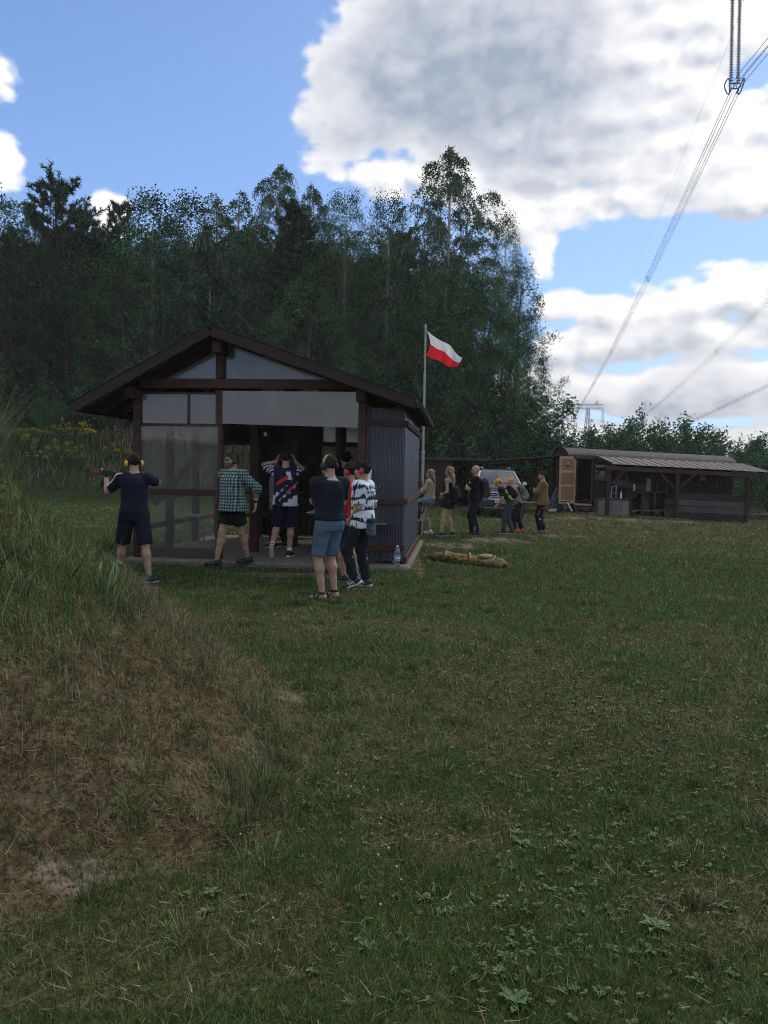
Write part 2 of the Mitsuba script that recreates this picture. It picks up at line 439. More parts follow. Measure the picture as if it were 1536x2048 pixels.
lawn = []
for (r0, r1, per, lm, wm, segs) in ((1.7, 3.2, 15000, .038, .0028, 2), (3.2, 5.0, 7500, .045, .0036, 2), (5.0, 8.0, 3000, .052, .0054, 2), (8.0, 13.0, 900, .055, .0090, 1), (13.0, 20.0, 330, .06, .016, 1), (20.0, 38.0, 95, .055, .032, 1), (38, 70, 16, .14, .08, 1)):
    n = int(per * .60 * (r1 ** 2 - r0 ** 2))
    x, y = wedge(n, r0, r1)
    dry = dryness(x, y)
    d = mound_dist(x, y)
    tuft = n2(x, y, 4.0, 61)
    keep = (RNG.random(n) < (1 - .85 * sandy(x, y)) * (.45 + .9 * tuft)) & ~in_shed(x, y)
    x, y, dry, d, tuft = x[keep], y[keep], dry[keep], d[keep], tuft[keep]
    n = len(x)
    col, isdry = grass_colors(n, dry)
    patch = (.5 * n2(x, y, 1.3, 65) + .5 * n2(x, y, .45, 66))[:, None]
    col = col * (.45 + 1.1 * patch) * (.55 + .9 * tuft[:, None]) * np.array([1.0, 1.0, 1.0])
    L = lm * (.4 + 1.2 * RNG.random(n)) * (.55 + .9 * tuft) * np.where(isdry, 1.15, 1.0)
    L = L * (1 + .8 * sstep(.1, .8, d))
    lean = np.abs(RNG.normal(0, .45, n)) + np.where(isdry & (RNG.random(n) < .6), .9, 0)
    lawn.append(blades(x, y, height(x, y) - .004, L, wm * (.6 + .8 * RNG.random(n)), RNG.random(n) * 6.283, lean, RNG.normal(.5, .4, n), col, segs))
# tussocks on the slope, along its foot and in the lawn
tr_ = np.random.default_rng(31)
for (x0, y0, sx, sy, cnt, big) in ((-1.3, 4.2, .8, .9, 60, 1.0), (-.45, 4.1, .18, .7, 22, 1.0), (-.65, 3.55, .10, .12, 5, 1.5), (-.55, 3.75, .06, .08, 3, 1.5), (.8, 4.5, 1.6, 1.8, 60, .7), (.9, 2.9, .8, .5, 40, .8), (-.9, 2.9, .35, .3, 16, .8), (2.5, 8, 2.5, 2.5, 60, .9), (-1.4, 9.8, 1.2, .8, 40, .9)):
    for _ in range(cnt):
        cx, cy = tr_.normal(x0, sx), tr_.normal(y0, sy)
        if cy < 1.9:
            continue
        m = int(50 * (.6 + tr_.random()))
        r = (.025 + .035 * tr_.random()) * big
        x, y = cx + tr_.normal(0, r, m), cy + tr_.normal(0, r, m)
        out = np.arctan2(y - cy, x - cx) + tr_.normal(0, .5, m)
        col, isdry = grass_colors(m, np.full(m, .25 * tr_.random() + .1))
        lawn.append(blades(x, y, height(x, y) - .005, (.05 + .075 * tr_.random(m)) * big, np.full(m, .0032 + .0004 * cy), out, np.abs(tr_.normal(.35, .3, m)), tr_.normal(.7, .4, m), col * (.7 + .5 * tr_.random()), 3))
v, f, c = join(lawn)
k = stuff('grass', 'short dark green and straw coloured grass covering the ground', 'grass')
scene[k] = mikit.ply((v, f), 'mat_blade', smooth=False, color=c)

# dead stalks and straw lying on the turf, thickest on the worn slope
straws = []
n = 9000
x = -3.2 + 3.0 * RNG.random(n); y = 2.6 + 4.6 * RNG.random(n)
d = mound_dist(x, y)
keep = (d > .05) & (RNG.random(n) < sstep(.35, .7, n2(x, y, 2.2, 93)) * (1.15 - .5 * sstep(1.0, 1.5, d))) & (np.abs(x) < .6 * y)
x, y = x[keep], y[keep]
n = len(x)
straws.append(blades(x, y, height(x, y) + .006 + .02 * RNG.random(n), .02 + .06 * RNG.random(n), .0026 + .003 * RNG.random(n), RNG.random(n) * 6.283, 1.1 + .5 * RNG.random(n), RNG.normal(0, .3, n), STRAW[RNG.integers(0, 5, n)] * (.6 + .8 * RNG.random((n, 1))), 2))
for (r0, r1, per) in ((1.8, 4.0, 520), (4.0, 8.0, 260)):
    n = int(per * .6 * (r1 ** 2 - r0 ** 2))
    x, y = wedge(n, r0, r1)
    keep = RNG.random(n) < .15 + .85 * dryness(x, y)
    x, y = x[keep], y[keep]
    n = len(x)
    col = STRAW[RNG.integers(0, 5, n)] * (.8 + .8 * RNG.random((n, 1)))
    straws.append(blades(x, y, height(x, y) + .008 + .03 * RNG.random(n), (.025 + .085 * RNG.random(n) ** 1.6), .0020 + .002 * RNG.random(n), RNG.random(n) * 6.283, 1.15 + .5 * RNG.random(n), RNG.normal(0, .3, n), col, 2))
v, f, c = join(straws)
k = stuff('straw', 'loose dead straw lying over the dry turf', 'straw')
scene[k] = mikit.ply((v, f), 'mat_blade', smooth=False, color=c)

# tall grass on the bank at the left
tall = []
n = 30000
x = -6.5 + 6.2 * RNG.random(n); y = 2.9 + 8.0 * RNG.random(n)
d = mound_dist(x, y)
clump = n2(x, y, 2.6, 71)
p = sstep(.90, 1.35, d + .6 * (n2(x, y, 1.3, 72) - .5)) + .55 * sstep(-.1, .2, d) * sstep(6.4, 8.0, y)
keep = (RNG.random(n) < p * (.05 + 2.6 * clump ** 4)) & (np.abs(x) < .62 * y) & (y > 2.9)
x, y, clump, d = x[keep], y[keep], clump[keep], d[keep]
n = len(x)
dryt = np.clip(.25 + .9 * (n2(x, y, 1.1, 73) - .5) + .55 * sstep(1.7, 2.3, d), 0, 1)
g = np.array([[.070, .135, .045], [.056, .115, .040], [.115, .155, .060], [.050, .095, .028]])[RNG.integers(0, 4, n)]
s = STRAW[RNG.integers(0, 5, n)]
col = np.where((RNG.random(n) < dryt * .6)[:, None], s, g) * (.45 + 1.1 * RNG.random((n, 1)))
L = (.13 + .26 * RNG.random(n)) * (.6 + .8 * clump) * (1 - .5 * sstep(5.2, 7.2, y)) * (1 - .6 * sstep(1.25, 1.8, d))
tall.append(blades(x, y, height(x, y) - .01, L, .005 + .008 * RNG.random(n), RNG.normal(-.4, 1.3, n), np.abs(RNG.normal(.15, .25, n)), RNG.normal(1.35, .6, n), col, 4))
v, f, c = join(tall)
k = stuff('tall_grass', 'tall arching green grass growing on the bank at the left', 'grass')
scene[k] = mikit.ply((v, f), 'mat_tall', smooth=False, color=c)

# dry stalks with seed heads leaning out from the top of the bank
stalk = []
n = 520
y = 4.2 + 3.4 * RNG.random(n); x = -.5 * y + .34 * RNG.random(n) ** 1.8 - .40
d = mound_dist(x, y)
keep = d > 1.1
x, y = x[keep], y[keep]
n = len(x)
col = (STRAW[RNG.integers(0, 5, n)] * .7 + GREEN[RNG.integers(0, 5, n)] * .6) * (.7 + .8 * RNG.random((n, 1)))
stalk.append(blades(x, y, height(x, y) - .01, .30 + .42 * RNG.random(n), .0045 + .003 * RNG.random(n), RNG.normal(-.1, .8, n), .2 + .5 * RNG.random(n), RNG.normal(.45, .35, n), col, 4))
# small leaved dead weeds among them
m = 5200
y = 4.3 + 3.4 * RNG.random(m); x = -.5 * y + .36 * RNG.random(m) ** 1.8 - .36
d = mound_dist(x, y)
keep = (d > 1.25) & (RNG.random(m) < n2(x, y, 3, 75) * 1.2)
x, y = x[keep], y[keep]
m = len(x)
col = np.array([[.10, .072, .045], [.065, .060, .028], [.13, .10, .07], [.05, .062, .024]])[RNG.integers(0, 4, m)] * (.6 + .8 * RNG.random((m, 1)))
stalk.append(blades(x, y, height(x, y) + .42 * RNG.random(m) ** 1.4, .02 + .04 * RNG.random(m), .010 + .012 * RNG.random(m), RNG.random(m) * 6.283, .4 + 1.4 * RNG.random(m), RNG.normal(0, .5, m), col, 2))
v, f, c = join(stalk)
k = stuff('dry_weeds', 'tangle of dry stalks and dead weeds on top of the bank', 'weeds')
scene[k] = mikit.ply((v, f), 'mat_blade', smooth=False, color=c)


# ------------------------------------------------------------------ broad leaved weeds in the lawn
def leaf_shape(n, base, length, width, az, pitch, color, droop=.5):
    """broad leaves: six points each, folded on the midrib"""
    t = np.array([0, .35, .7, 1.0])
    wv = np.array([.12, 1.0, .8, 0])
    ca, sa = np.cos(az), np.sin(az)
    ang = pitch[:, None] - droop * t[None] * 1.4
    r = length[:, None] * t[None] * np.cos(ang * .6)
    h = length[:, None] * (np.sin(pitch)[:, None] * t[None] - droop * .55 * t[None] ** 2)
    mid = np.stack([base[:, None, 0] + r * ca[:, None], base[:, None, 1] + r * sa[:, None], base[:, None, 2] + h], -1)
    side = np.stack([-sa, ca, np.zeros(n)], -1)[:, None]
    w = width[:, None, None] * wv[None, :, None] * .5
    up = np.array([0, 0, 1.0]) * w * .35
    Lv, Rv = mid - side * w + up, mid + side * w + up
    V = np.concatenate([mid, Lv[:, 1:3], Rv[:, 1:3]], 1)
    F = np.array([[0, 1, 4], [1, 2, 5], [1, 5, 4], [2, 3, 5], [0, 6, 1], [1, 6, 7], [1, 7, 2], [2, 7, 3]])
    F = (F[None] + (np.arange(n) * 8)[:, None, None]).reshape(-1, 3)
    return V.reshape(-1, 3), F, np.repeat(color[:, None], 8, 1).reshape(-1, 3)


def rosette(cx, cy, r, nl, rng, pale=1.0):
    az = rng.random(nl) * 6.283
    base = np.stack([cx + rng.normal(0, r * .12, nl), cy + rng.normal(0, r * .12, nl), np.full(nl, gz(cx, cy) + .008)], -1)
    col = np.array([.056, .108, .036]) * (.7 + .3 * pale) * (.7 + .7 * rng.random((nl, 1))) * np.array([1, 1, 1.0])
    return leaf_shape(nl, base, r * (.6 + .7 * rng.random(nl)), r * (.30 + .25 * rng.random(nl)), az, .15 + .7 * rng.random(nl), col, .35 + .4 * rng.random())


wr = np.random.default_rng(12)
cover = []
for (x0, y0, sx, sy, cnt, r0, pale) in ((1.05, 2.75, .42, .40, 60, .055, 1.0), (.75, 2.95, .35, .35, 50, .05, .9), (1.25, 3.6, .55, .6, 90, .05, 1.0), (1.3, 4.6, .7, .7, 90, .048, 1.25), (1.7, 5.6, .9, .5, 60, .05, 1.35), (.35, 2.5, .25, .2, 26, .05, 1.0),
                                       (2.3, 6.3, .8, .5, 46, .06, 1.5), (-.25, 3.7, .2, .5, 26, .04, .9), (-.45, 2.75, .2, .15, 16, .05, 1.0), (.2, 3.9, .5, .5, 44, .035, .8), (1.9, 4.2, .4, .6, 40, .05, 1.2), (-.3, 4.9, .12, .4, 22, .045, .8), (.9, 2.35, .5, .2, 36, .05, 1.0), (0, 6, 3, 2.0, 90, .035, .8), (1.5, 9, 4, 2, 90, .05, .9)):
    for _ in range(int(cnt * 2.6)):
        cx, cy = wr.normal(x0, sx), wr.normal(y0, sy)
        if cy < 1.9 or mound_dist(cx, cy) > .2:
            continue
        cover.append(rosette(cx, cy, r0 * (.16 + .42 * wr.random() ** 1.8), int(4 + 7 * wr.random()), wr, pale))
v, f, c = join(cover)
k = stuff('ground_cover', 'low broad-leaved weeds and clover spread through the lawn', 'weeds')
scene[k] = mikit.ply((v, f), 'mat_blade', smooth=False, color=c)
for (cx, cy, r, nl, lab) in ((-.62, 2.80, .04, 15, 'low dark rosette of crinkled leaves in the grass right of the sandy patch'), (.42, 2.22, .048, 22, 'bright green rosette of long leaves at the bottom edge of the lawn'),
                             (-.33, 3.55, .04, 13, 'leafy rosette where the dry bank meets the green lawn'), (.98, 2.62, .048, 22, 'large leafy dock plant among weeds at lower right'), (.62, 3.22, .045, 16, 'pale leaved plantain rosette in the middle of the weedy lawn')):
    k = thing('weed_rosette', lab, 'plant')
    v, f, c = rosette(cx, cy, r, nl, wr, 1.1)
    scene[k] = mikit.ply((v, f), 'mat_blade', smooth=False, color=c)
# clover heads
fl = []
for (x0, y0, sx, sy, cnt) in ((.05, 3.7, .35, .5, 22), (.2, 2.9, .5, .5, 12), (1.5, 8, 3, 3, 50)):
    for _ in range(cnt):
        cx, cy = wr.normal(x0, sx), wr.normal(y0, sy)
        if cy < 1.9 or mound_dist(cx, cy) > 0:
            continue
        m = trimesh.creation.icosphere(1, .0035 + .002 * wr.random()); m.apply_translation((cx, cy, gz(cx, cy) + .045 + .02 * wr.random()))
        fl.append((np.asarray(m.vertices), np.asarray(m.faces), np.tile(np.array([.40, .40, .36]), (len(m.vertices), 1))))
v, f, c = join(fl)
k = stuff('clover_flowers', 'tiny white clover heads dotted over the lawn', 'flowers')
scene[k] = mikit.ply((v, f), 'mat_leaf', smooth=False, color=c)

# ------------------------------------------------------------------ the open timber shelter
SH = np.eye(4)
SH[:3, 0] = [.9954, -.0958, 0]; SH[:3, 1] = [.0958, .9954, 0]; SH[:3, 3] = [-4.15, 12.75, 0]


def sh(m):
    return moved(m, SH)


def shp(s, t, z):
    return (SH @ np.array([s, t, z, 1.0]))[:3]


shed = thing('shelter', 'dark brown timber shelter with a gabled roof, clear plastic panels and an open front', 'shelter')
FL = .08
part(shed, 'floor', sh(cbox(-.12, 4.62, -.30, 4.4, -.25, FL, .03)), 'mat_concrete')
RS, RZ, LS, LZ, ES, EZ, TF, TB = 1.457, 3.77, -.79, 2.55, 4.67, 2.66, -.55, 4.65


def roof_z(s):
    return RZ - (RS - s) * (RZ - LZ) / (RS - LS) if s < RS else RZ - (s - RS) * (RZ - EZ) / (ES - RS)


def slab(pts, th):
    """a sloping board: four corners (s, t, z), thickness added upwards"""
    p = [np.array(q, float) for q in pts]
    V = np.array(p + [q + np.array([0, 0, th]) for q in p])
    m = trimesh.convex.convex_hull(V)
    return sh(m)


# roof: boards on rafters, bitumen felt in lapped strips on top
for side in (0, 1):
    s0, s1 = (LS, RS - .012) if side == 0 else (RS + .012, ES)
    part(shed, 'roof_deck', slab([(s0, TF, roof_z(s0)), (s1, TF, roof_z(s1)), (s1, TB, roof_z(s1)), (s0, TB, roof_z(s0))], .03), 'mat_board')
    n = 3 if side == 0 else 4
    for i in range(n):
        a, b = s0 + (s1 - s0) * i / n, s0 + (s1 - s0) * (i + 1) / n
        lift = .034 + .004 * (i % 2)
        part(shed, 'roof_felt', slab([(a, TF - .02, roof_z(a) + lift), (b, TF - .02, roof_z(b) + lift), (b, TB + .02, roof_z(b) + lift), (a, TB + .02, roof_z(a) + lift)], .007), 'mat_felt')
    # barge boards, front and back, and the fascia along the eave
    for tt in (TF, TB):
        cuts = [s0, (s0 + s1) / 2, s1] if side == 0 else [s0, s0 + (s1 - s0) * .45, s1]
        for i in range(2):
            a, b = shp(cuts[i], tt + .01 * i, roof_z(cuts[i]) - .065 + .012 * i), shp(cuts[i + 1], tt + .01 * i, roof_z(cuts[i + 1]) - .065 + .012 * i)
            part(shed, 'barge_board', bar(a, b, .03, .15), 'mat_board')
    se = s0 if side == 0 else s1
    part(shed, 'fascia', bar(shp(se, TF + .03, roof_z(se) - .04), shp(se, TB - .03, roof_z(se) - .04), .025, .14), 'mat_board')
    for t in np.linspace(TF + .12, TB - .1, 8):
        part(shed, 'rafter', bar(shp(s0 + .03 * (1 - 2 * side) * (1 if side == 0 else 0), t, roof_z(s0) - .062), shp(s1, t, roof_z(s1) - .062), .06, .11), 'mat_timber')
# gutter along the right eave
gut = tube([shp(ES + .06, TF + .1, EZ - .06), shp(ES + .06, TB, EZ - .09)], .055, 8)
part(shed, 'gutter', gut, 'mat_semi', (.018, .018, .020))
# ridge beam and wall plates sticking out under the front overhang
part(shed, 'ridge_beam', bar(shp(1.50, -.38, 3.50), shp(1.50, 4.5, 3.50), .15, .20), 'mat_timber')
for s in (.02, 3.80, 4.42):
    part(shed, 'wall_plate', bar(shp(s, -.30 if s < 4 else .03, roof_z(s) - .22), shp(s, 4.45, roof_z(s) - .22), .15, .17), 'mat_timber')


def post(s, t, z0, z1, w=.13, name='post'):
    return part(shed, name, bar(shp(s, t, z0), shp(s, t, z1), w, w, up=SH[:3, 1]), 'mat_timber')


def beam(s0, t0, z0, s1, t1, z1, w=.10, h=.14, name='beam', mat='mat_timber'):
    return part(shed, name, bar(shp(s0, t0, z0), shp(s1, t1, z1), w, h), mat)


# front frame
for s, z1 in ((.065, 2.68), (3.80, 2.66)):
    post(s, 0, FL, z1)
post(1.44, .02, FL, 2.84, .11)
beam(.12, 0, 2.945, 3.55, 0, 2.945, .11, .155, 'tie_beam')
post(1.46, 0, 3.03, 3.42, .13, 'king_post')
beam(.15, .012, 2.79, 3.72, .012, 2.79, .05, .035, 'rail')
beam(.14, -.01, 2.265, 1.40, -.01, 2.265, .05, .06, 'rail')
beam(.13, -.01, 1.17, 1.40, -.01, 1.17, .07, .12, 'rail')
beam(.13, -.01, .17, 1.40, -.01, .17, .06, .16, 'rail')
post(.93, -.005, 2.30, 2.78, .045, 'mullion')
# back and side frame
for s in (.065, 1.0, 1.62, 2.35, 2.86, 3.30, 4.40):
    post(s, 4.2, FL, roof_z(s) - .12, .12)
for t in (1.4, 2.8):
    post(.065, t, FL, roof_z(.06) - .3, .12)
    post(4.40, t, FL, roof_z(4.4) - .3, .10)
post(1.70, 1.25, FL, 3.30, .15)
post(2.16, 2.4, FL, 3.30, .17)
post(3.10, 2.0, FL, 3.0, .11)
for z in (.55, 1.05, 2.12, 2.62):
    beam(.07, 4.2, z, 4.4, 4.2, z, .06, .09, 'rail')
    if z != 2.12:
        beam(.065, .06, z, .065, 4.2, z, .06, .09, 'rail')
beam(.2, .35, .95, 1.35, .35, 2.2, .06, .12, 'brace')
beam(1.75, 4.1, 1.2, 2.3, 4.1, 1.9, .05, .10, 'brace')
beam(2.9, 4.1, 1.25, 2.4, 4.1, .7, .05, .10, 'brace')
beam(.07, 1.4, 2.5, 4.4, 1.4, 2.62, .09, .13, 'tie_beam')
beam(.07, 2.8, 2.5, 4.4, 2.8, 2.62, .09, .13, 'tie_beam')
# boarding of the back wall: the left part is closed, the right part open above the breast rail
i = 0
for s0 in np.arange(1.06, 2.28, .152):
    part(shed, 'wall_board', sh(box(s0, s0 + .146, 4.265, 4.285 + .004 * (i % 2), .12, 2.9)), 'mat_board'); i += 1
for s0 in np.arange(.07, 1.0, .155):
    part(shed, 'wall_board', sh(box(s0, s0 + .148, 4.265, 4.285 + .004 * (i % 2), 2.16, 2.9)), 'mat_board'); i += 1


# sheets of plastic
def sheet(s0, s1, z0, z1, t, mat, name='panel', th=.010, label=None):
    return part(shed, name, sh(box(s0, s1, t, t + th, z0, z1)), mat, label=label)


def flat_panel(poly, t, mat, label=None):
    V = np.array([shp(s, t, z) for s, z in poly])
    F = [[0, i, i + 1] for i in range(1, len(poly) - 1)]
    return part(shed, 'panel', trimesh.Trimesh(V, F, process=False), mat, label=label)


flat_panel([(.14, 2.29), (.905, 2.29), (.905, 2.77), (.14, 2.77)], -.012, 'mat_twinwall', 'milky ribbed panel above the clear panel, left')
flat_panel([(.955, 2.29), (1.38, 2.29), (1.38, 2.77), (.955, 2.77)], -.012, 'mat_twinwall')
flat_panel([(1.50, 2.30), (3.735, 2.26), (3.735, 2.83), (1.50, 2.83)], -.03, 'mat_twinwall', 'wide milky ribbed panel hanging over the open front')
flat_panel([(.52, 3.022), (1.39, 3.022), (1.39, 3.50)], .02, 'mat_twinwall', 'left triangular gable panel')
flat_panel([(1.53, 3.022), (3.25, 3.022), (1.53, 3.61)], .02, 'mat_twinwall', 'right triangular gable panel')
flat_panel([(.07, 1.20), (1.43, 1.20), (1.43, 2.245), (.07, 2.245)], -.045, 'mat_clearwall', 'clear plastic panel beside the open front')
flat_panel([(.07, .09), (1.43, .09), (1.43, 1.19), (.07, 1.19)], -.042, 'mat_clearwall', 'lower clear plastic panel beside the open front')
for (s0, s1, z0, z1) in ((2.42, 2.80, 2.18, 2.60), (2.92, 3.24, 2.18, 2.60), (3.36, 4.34, 2.14, 2.60), (2.42, 2.80, 2.67, 2.95), (3.36, 4.3, 2.67, 2.8)):
    flat_panel([(s0, z0), (s1, z0), (s1, z1), (s0, z1)], 4.23, 'mat_twinwall')


# corrugated sheets on the right
def corrugated(a, b, z0, z1, out, period=.044, amp=.012):
    a, b = np.asarray(a, float), np.asarray(b, float)
    L = np.linalg.norm(b - a)
    n = int(L / period * 8)
    u = np.linspace(0, 1, n + 1)
    off = amp * np.sin(u * L / period * 2 * np.pi)
    base = a[None] + (b - a)[None] * u[:, None] + np.asarray(out)[None] * off[:, None]
    z1 = z1(u) if callable(z1) else np.full(n + 1, z1)
    V = np.concatenate([np.c_[base[:, :2], np.full(n + 1, z0)], np.c_[base[:, :2], z1]])
    i = np.arange(n)
    F = np.concatenate([np.stack([i, i + 1, i + n + 2], 1), np.stack([i, i + n + 2, i + n + 1], 1)])
    return trimesh.Trimesh(V, F, process=False)


outf, outs = -SH[:3, 1], SH[:3, 0]
part(shed, 'corrugated_sheet', corrugated(shp(3.88, -.005, 0), shp(4.475, -.005, 0), .13, lambda u: 2.585 - .03 * u, outf), 'mat_corrugated', smooth=True, label='dark corrugated plastic sheet at the front right corner')
for i in range(4):
    t0 = .0 + i * 1.06
    part(shed, 'corrugated_sheet', corrugated(shp(4.485 + .004 * (i % 2), t0, 0), shp(4.485 + .004 * (i % 2), min(t0 + 1.08, 4.25), 0), .10, 2.50 - .03 * (i % 2), outs, .076, .009), 'mat_corrugated', smooth=True)
for i in range(14):                                           # slats behind the gap over the sheet
    s = 3.92 + i * .04
    part(shed, 'slat', sh(box(s, s + .014, .06, .07, 2.36, 2.62 - .02 * (i % 3))), 'mat_greyboard')
beam(3.84, -.035, 2.36, 4.51, -.035, 2.33, .03, .095, 'batten')
beam(3.84, -.035, 1.08, 4.51, -.035, 1.09, .03, .085, 'batten')
beam(3.84, -.035, .33, 4.51, -.035, .35, .03, .10, 'batten')
beam(4.525, -.05, 1.09, 4.525, 4.25, 1.09, .03, .085, 'batten')
beam(4.525, -.02, 2.33, 4.525, 4.25, 2.33, .03, .095, 'batten')
beam(4.525, .02, .14, 4.525, 4.25, .14, .03, .12, 'batten')
part(shed, 'corner_trim', bar(shp(3.885, -.03, FL), shp(3.885, -.03, 2.62), .022, .05), 'mat_greyboard')
# white marks scratched through the sheet
for (s, z, w, h, r) in ((4.04, 1.30, .018, .05, .3), (4.02, 1.27, .016, .03, -.2), (4.09, 1.33, .010, .055, .1)):
    m = trimesh.creation.cylinder(.5, .003, sections=7); m.apply_scale((w, h, 1))
    m.apply_transform(trimesh.transformations.rotation_matrix(math.pi / 2, (1, 0, 0)) @ trimesh.transformations.rotation_matrix(r, (0, 0, 1)))
    m.apply_translation((s, -.018, z))
    part(shed, 'scratch', sh(m), 'mat_matt', (.35, .36, .36))
# a white frame standing inside and a pale blade of light board
part(shed, 'sight_frame', cat([sh(box(2.915, 2.925, 3.9, 3.91, 1.62, 1.83)), sh(box(2.955, 2.965, 3.9, 3.91, 1.62, 1.83)), sh(box(2.925, 2.955, 3.9, 3.91, 1.815, 1.83)), sh(box(2.925, 2.955, 3.9, 3.91, 1.62, 1.635))]), 'mat_semi', (.62, .60, .58))
m = trimesh.creation.icosphere(2, .03); m.apply_scale((1, .4, 1.2)); m.apply_translation((1.98, .9, 2.18))
part(shed, 'bulb', sh(m), 'mat_semi', (.6, .6, .56), smooth=True)

# a work table with papers inside
tb = thing('table', 'folding table with white papers standing in the shelter', 'table')
part(tb, 'tabletop', sh(cbox(2.72, 3.75, 1.0, 1.75, .77, .80, .008)), 'mat_semi', (.05, .05, .055))
part(tb, 'cloth_skirt', sh(box(2.76, 3.7, 1.02, 1.04, .50, .77)), 'mat_matt', (.012, .012, .014))
for s in (2.80, 3.68):
    for t in (1.06, 1.7):
        part(tb, 'leg', bar(shp(s, t, FL), shp(s + .05, t, .77), .026), 'mat_semi', (.03, .03, .03))
tp = thing('paper_stack', 'curling white target papers lying on the folding table', 'paper')
xs, ys = np.meshgrid(np.linspace(0, 1, 9), np.linspace(0, 1, 7), indexing='ij')
pv, pf, n0 = [], [], 0
for i in range(4):
    z = .812 + .012 * i + .05 * (xs ** 2.2) * (.4 + .3 * i) + .01 * np.sin(ys * 5 + i)
    P = np.stack([2.70 + .02 * i + .62 * xs, .98 + .04 * i + .45 * ys + .02 * xs * i, z], -1).reshape(-1, 3)
    ii = np.arange(63).reshape(9, 7)
    q = np.stack([ii[:-1, :-1], ii[1:, :-1], ii[1:, 1:], ii[:-1, 1:]], -1).reshape(-1, 4)
    pv.append(P); pf.append(np.vstack([q[:, [0, 1, 2]], q[:, [0, 2, 3]]]) + n0); n0 += 63
part(tp, 'paper', sh(trimesh.Trimesh(np.vstack(pv), np.vstack(pf), process=False)), 'mat_matt', (.62, .64, .72), smooth=True, top=True)
st = thing('stool', 'small stool behind the clear plastic panel of the shelter', 'stool')
part(st, 'seat', sh(cbox(.62, .95, .55, .85, .72, .76, .01)), 'mat_semi', (.30, .31, .29))
for s, t in ((.66, .59), (.91, .59), (.66, .81), (.91, .81)):
    part(st, 'leg', bar(shp(s, t, FL), shp(s, t, .72), .028), 'mat_semi', (.20, .20, .19))
# rolled target paper leaning on the corrugated sheet
rp = thing('paper_roll', 'white paper roll standing on the rail against the corrugated sheet', 'paper roll')
part(rp, 'roll', tube([shp(3.915, -.075, 1.14), shp(3.935, -.06, 1.60)], [.026, .034], 12), 'mat_matt', (.66, .67, .74), smooth=30 and True, top=True)

# ------------------------------------------------------------------ trees: one mesh of wood and one of leaves per kind, then copies
def leaf_quads(P, N, size, aspect, color):
    """diamond leaves at P facing N (unit)"""
    n = len(P)
    ref = RNG.normal(size=(n, 3))
    u = np.cross(N, ref); u /= np.linalg.norm(u, axis=1, keepdims=True) + 1e-9
    v = np.cross(N, u)
    s = size[:, None]
    V = np.stack([P - u * s * .5, P - v * s * aspect * .5, P + u * s * .5, P + v * s * aspect * .5], 1).reshape(-1, 3)
    i = np.arange(n)[:, None] * 4
    F = np.concatenate([i + [[0, 1, 2]], i + [[0, 2, 3]]])
    return V, F, np.repeat(color[:, None], 4, 1).reshape(-1, 3)


def unit(a):
    return a / (np.linalg.norm(a, axis=-1, keepdims=True) + 1e-12)


def wood_mesh(curves):
    return cat([tube(p, r, s, caps=False) for p, r, s in curves])


def trunk_curve(H, r, rng, wob=.25, n=9):
    z = np.linspace(0, H, n)
    p = np.c_[np.cumsum(rng.normal(0, wob / n, n)), np.cumsum(rng.normal(0, wob / n, n)), z]
    p[0, :2] = 0
    return p, r * (1 - z / H) ** .8 + .012


def on(curve, t):
    i = t * (len(curve) - 1)
    k = int(min(i, len(curve) - 2))
    return curve[k] + (curve[k + 1] - curve[k]) * (i - k)


def birch(H, spread, rng, density=1.0, weeping=1.0, base=.28, col=(0.060, 0.114, 0.059), leaf=.065):
    tr, rad = trunk_curve(H, .0115 * H, rng)
    curves = [(tr, rad, 7)]
    P, N = [], []
    nl = int(46 * density)
    for i in range(nl):
        h = base + (1 - base) * (i + rng.random()) / nl
        prof = spread * (math.sin(math.pi * min(1, ((h - base) / (1 - base)) ** .62 * .95 + .05)) ** .9 + .07)
        az = i * 2.4 + rng.normal(0, .3)
        L = prof * (.5 + .75 * rng.random())
        o = on(tr, h)
        up = .9 + .5 * rng.random()
        q = np.linspace(0, 1, 6)
        c = np.c_[o[0] + math.cos(az) * L * q ** .9, o[1] + math.sin(az) * L * q ** .9, o[2] + L * (up * q * (1.15 - .5 * h) - .75 * weeping * q ** 2.4)]
        curves.append((c, .018 * (1 - q) * (1.2 - h) + .006, 4))
        nt = int((3 + 7 * L * (.7 + .6 * rng.random())) * (.6 + .4 * density))
        for k in range(nt):
            s = on(c, .25 + .75 * rng.random())
            a2 = az + rng.normal(0, 1.0)
            l2 = (.35 + .75 * rng.random()) * (.5 + .12 * spread)
            qq = np.linspace(0, 1, 7)
            hang = np.c_[s[0] + math.cos(a2) * l2 * .6 * qq, s[1] + math.sin(a2) * l2 * .6 * qq, s[2] + l2 * (.25 * qq - weeping * 1.15 * qq ** 1.8)]
            curves.append((hang[::3], .0045, 3))
            m = int(24 + 18 * rng.random())
            tt = rng.random(m)
            pts = np.stack([np.interp(tt, qq, hang[:, j]) for j in range(3)], 1) + rng.normal(0, .055, (m, 3))
            P.append(pts); N.append(rng.normal(size=(m, 3)) + [0, 0, .3])
    P, N = np.vstack(P), unit(np.vstack(N))
    c = np.array(col) * (.55 + .9 * rng.random((len(P), 1)))
    return wood_mesh(curves), leaf_quads(P, N, leaf * (.7 + .7 * rng.random(len(P))), .75, c)


